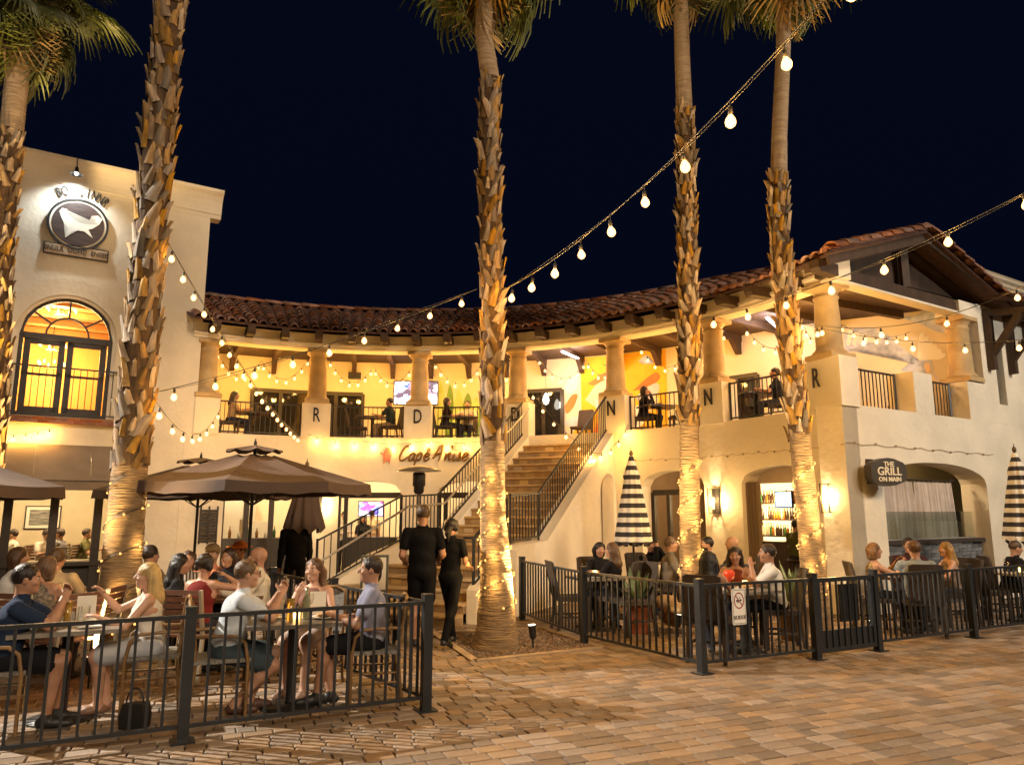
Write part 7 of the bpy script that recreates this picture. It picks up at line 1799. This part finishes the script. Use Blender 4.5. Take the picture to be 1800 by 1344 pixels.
chair('wicker_chair', at(1003, 11.2), R(10), 'empty wicker chair closest to the stair wall')
chair('wicker_chair', at(1110, 10.75), R(200), 'empty wicker chair behind the agave pot')
t7 = table(at(1205, 12.9), 'table behind the slim palm', .7, .7, R(30), WTOP)
sitter('wicker_chair', 'wicker chair under the person in the black cap', 'person in black with black cap, hands at the face, behind the striped umbrella', at(1138, 13.0), R(-60), pose='sit_clasp', top='long', topc=(.012, .012, .012), hairc=(.015, .01, .01), skin=0, vox=LO, s=.95, lean=.2, hat=('cap', (.012, .012, .014)), lw=(.26, .03, 1.08), rw=(.26, -.03, 1.08))
sitter('wicker_chair', 'wicker chair under the man in the grey shirt', 'man in grey shirt left of the slim palm, facing right', at(1172, 12.4), R(-8), pose='sit', topc=(.17, .15, .13), hairc=(.16, .10, .06), skin=0, vox=LO, lean=.12, fat=1.08)
sitter('wicker_chair', 'wicker chair under the man in black right of the slim palm', 'man in black shirt with dark hair right of the slim palm', at(1250, 12.3), R(185), pose='sit', topc=(.012, .012, .013), hairc=(.014, .01, .008), skin=1, vox=LO, lean=.1, fat=1.1, beard=True)
sitter('wicker_chair', 'wicker chair under the bald man', 'bald man in black shirt below the left wall sconce', at(1292, 12.5), R(168), pose='sit', topc=(.014, .013, .013), hair='bald', hairc=(.08, .05, .03), skin=4, vox=LO, lean=.06)
bs = AP(30.6, 1.02, 0)
t = thing('bar_stool', 'dark bar stool under the man in the green shirt', 'stool', bs); MB().lathe([(.19, .70), (.20, .73), (.17, .76)], 16).build('seat', WICK, t, True)
for i in range(4): MB().bar((.14 * math.cos(PI / 4 + i * PI / 2), .14 * math.sin(PI / 4 + i * PI / 2), .70), (.21 * math.cos(PI / 4 + i * PI / 2), .21 * math.sin(PI / 4 + i * PI / 2), 0), .03, .03, up=(1, 0, 0)).build('leg', WICK, t, True)
person('man in green shirt on a bar stool with his back turned', (bs.x, bs.y), R(30), pose='sit', topc=(.075, .08, .03), hairc=(.02, .014, .01), skin=1, vox=LO, seat=.72, lean=.1, lw=(.36, .18, 1.10), rw=(.36, -.18, 1.10), ank=((.30, .1, .32), (.28, -.1, .32)), s=.98)
# table under the grill arch
t8 = table(at(1598, 11.25), 'dark table under the grill arch', .8, .8, R(30), WTOP)
sitter('wicker_chair', 'wicker chair under the woman in the floral top', 'woman with short brown hair in gold floral top, raising her hands', at(1533, 11.0), R(-10), pose='sit', top='tank', topc=(.4, .3, .12), topmat=FLORAL, hair='bob', hairc=(.20, .10, .035), skin=0, sex='f', s=.95, vox=MD, lean=.06, lw=(.36, .10, .98), rw=(.38, -.06, .96), botc=(.012, .012, .014))
sitter('wicker_chair', 'wicker chair under the man in the grey-blue T-shirt', 'broad man in grey-blue T-shirt seen from behind at the grill table', at(1612, 10.7), R(78), pose='sit', topc=(.23, .26, .27), hairc=(.12, .06, .03), skin=0, vox=MD, lean=.12, fat=1.12)
sitter('wicker_chair', 'wicker chair of the man behind the grill table', 'dark-haired man mostly hidden behind the man in grey-blue', at(1597, 12.1), R(-105), pose='sit', topc=(.05, .02, .02), hairc=(.03, .018, .012), skin=1, vox=LO, lean=.12)
sitter('wicker_chair', 'wicker chair under the blonde woman at the grill table', 'blonde woman in taupe sleeveless top listening at the grill table', at(1672, 11.5), R(172), pose='sit', top='tank', topc=(.24, .19, .16), hair='long', hairc=(.40, .24, .08), skin=4, sex='f', s=.94, vox=MD, lean=.12, botc=(.05, .05, .06))
t9 = table(at(1790, 12.0), 'pale round table at the right picture edge', .7, .7, 0, mat('pale_tabletop', (.5, .44, .36), .4), True)
sitter('wicker_chair', 'wicker chair under the person in black at the right edge', 'person in black leaning over the table under the right striped umbrella', at(1768, 12.3), R(-10), pose='sit', top='tee', topc=(.012, .012, .014), hairc=(.10, .055, .03), skin=0, vox=LO, lean=.3, pitch=.25, s=.94)
chair('wicker_chair', at(1728, 11.9), R(20), 'empty wicker chair left of the right edge table')
# upper terrace
def terr(x, y, d_): a, z = arc_hit(x, y, d_); p = AP(a, d_, 3.4); return (p.x, p.y)
ttop = mat('dark_terrace_top', (.05, .035, .025), .4)
for x, wh in ((440, 'at the left end of the terrace'), (655, 'behind the railing right of the letter R'), (805, 'behind the railing left of the middle palm'), (1160, 'behind the railing right of the first N'), (1330, 'behind the railing at the second N')):
    p = terr(x, 735, 1.0); table(p, 'dark terrace table ' + wh, .65, .9, R(20), ttop, z=3.4)
for x, d_, ang, lb, kw in ((406, .85, 20, 'woman with long dark hair in a tan top at the left end of the terrace', dict(topc=(.40, .28, .16), hair='long', hairc=(.025, .015, .01), sex='f', skin=1)),
                           (688, .85, 170, 'man in dark green shirt sitting right of the terrace table', dict(topc=(.03, .04, .03), hairc=(.015, .01, .008), skin=2, botc=(.3, .22, .12))),
                           (782, .8, 10, 'woman in dark clothes leaning over the terrace table left of the palm', dict(topc=(.03, .012, .01), hairc=(.02, .012, .01), hair='bob', sex='f', skin=1)),
                           (822, 1.5, -95, 'person in pale top behind the terrace table left of the palm', dict(topc=(.5, .46, .36), hairc=(.02, .012, .01), skin=1)),
                           (1130, .85, 5, 'woman in black with a hand to her face on the terrace right of the N', dict(topc=(.012, .012, .012), hair='bob', hairc=(.02, .013, .01), sex='f', skin=1, top='long', pose='sit_chin')),
                           (1372, 1.1, 160, 'person in black on the terrace behind the curving palm', dict(topc=(.014, .014, .014), hairc=(.02, .013, .01), skin=1))):
    kw.setdefault('pose', 'sit'); sitter('wicker_chair', 'terrace chair under the ' + ' '.join(lb.split(' on the')[0].split(' at the')[0].split()[:11]), lb, terr(x, 735, d_), R(ang), z0=3.4, vox=LO, s=.96, lean=.1, **kw)
for x, d_, ang, lb in ((428, 1.6, 200, 'empty terrace chair at the left end table'), (630, 1.2, 10, 'empty terrace chair left of the table by the letter R'), (1310, 1.0, 30, 'empty terrace chair left of the table at the second N'), (1195, 1.2, 180, 'empty terrace chair behind the slim palm'), (1022, 1.9, 240, 'empty terrace chair at the head of the stairs')):
    chair('wicker_chair', terr(x, 735, d_), R(ang), lb, z=3.4)
for t_, ang, lb in ((1.2, 200, 'empty terrace chair behind the first side railing'), (3.6, 160, 'empty terrace chair behind the far side railing')):
    p = RP(t_, 1.0, 0); chair('wicker_chair', (p.x, p.y), R(ang), lb, z=3.39)
# things on the tables
w1 = 'before the man in navy'; w2 = 'beside the blonde woman in white'
for k, x, y, wh in (('plate', -.16, -.10, 'before the man in navy'), ('food', -.16, -.10, 'on the plate of the man in navy'), ('water_glass', .02, .16, 'nearest the thick palm on the left table'), ('water_glass', .10, .20, 'right of another on the left table'), ('beer_glass', -.02, -.02, 'in the middle of the left table'), ('plate', .24, .06, 'beside the blonde woman in white'), ('napkin', .16, -.18, 'on the left table'), ('menu', .10, .28, 'at the back of the left table'), ('salt_shaker', .0, .26, 'at the back of the left table')):
    serve(k, t1, x, y, wh, z=.75 if k != 'food' else .76)
for k, x, y, wh in (('plate', -.20, .08, 'before the man in pale blue'), ('food', -.20, .08, 'on the plate of the man in pale blue'), ('wine_glass', -.10, .20, 'between the man in pale blue and the smiling woman'), ('beer_glass', -.04, -.12, 'nearest the fence on the second table'), ('bottle', .10, -.06, 'in the middle of the second table'), ('water_glass', .04, .12, 'before the smiling woman'), ('wine_glass', .14, .16, 'at the right elbow of the smiling woman'), ('plate', .26, -.04, 'before the man in lilac'), ('food', .26, -.04, 'on the plate of the man in lilac'), ('candle', .02, .02, 'on the second table'), ('menu', .22, .26, 'beside the man in lilac')):
    serve(k, t2, x, y, wh, z=.742 if k != 'food' else .752)
for k, x, y, wh in (('beer_glass', .08, -.10, 'on the middle patio table'), ('wine_glass', .24, .0, 'on the middle patio table'), ('plate', .40, -.08, 'on the middle patio table before the bald man'), ('candle', -.1, .1, 'on the middle patio table'), ('water_glass', -.3, -.05, 'on the middle patio table before the woman in black')):
    serve(k, t3, x, y, wh)
for t, wh in ((t4, 'on the table behind the man in navy'), (t6, 'on the pale table by the stair wall'), (t7, 'on the table behind the slim palm'), (t8, 'on the table under the grill arch'), (t9, 'on the round table at the right edge')):
    serve('tumbler', t, .1, -.1, wh); serve('wine_glass', t, -.12, .12, wh); serve('plate', t, -.05, -.16, wh); serve('candle', t, .02, .05, wh)
serve('plate', t5, .02, -.06, 'behind the prohibition sign'); serve('food', t5, .02, -.06, 'on the plate behind the prohibition sign', z=.752); serve('napkin', t5, -.2, .0, 'behind the prohibition sign'); serve('candle', t5, .16, .1, 'behind the prohibition sign')
o = inst('red_drink', MB().lathe([(.03, 0), (.004, .01), (.004, .08), (.06, .12), (.075, .18), (.05, .22)], 12).mesh('red_drink', mat('red_cocktail', (.65, .06, .02), .2)), None, WM[t5.name] @ Matrix.Translation((-.06, .14, .742))); tag(o, 'big red cocktail before the dark-haired woman', 'drink')
# black handbag by the fence
hb = G(228, 1282); th = thing('handbag', 'small black handbag on the paving by the front fence', 'handbag', hb)
MB().poly([hb + V((x * .9, 0, z)) for x, z in ((-.10, .0), (.10, .0), (.11, .10), (.085, .19), (-.085, .19), (-.11, .10))], (.02, .10, 0)).build('bag_body', mat('black_leather', (.012, .012, .012), .4, bump=.2), th)
MB().tube([hb + V((.07 * math.cos(PI * i / 8), .05, .18 + .12 * math.sin(PI * i / 8))) for i in range(9)], .008, 6).build('strap', MATS['black_leather'], th)
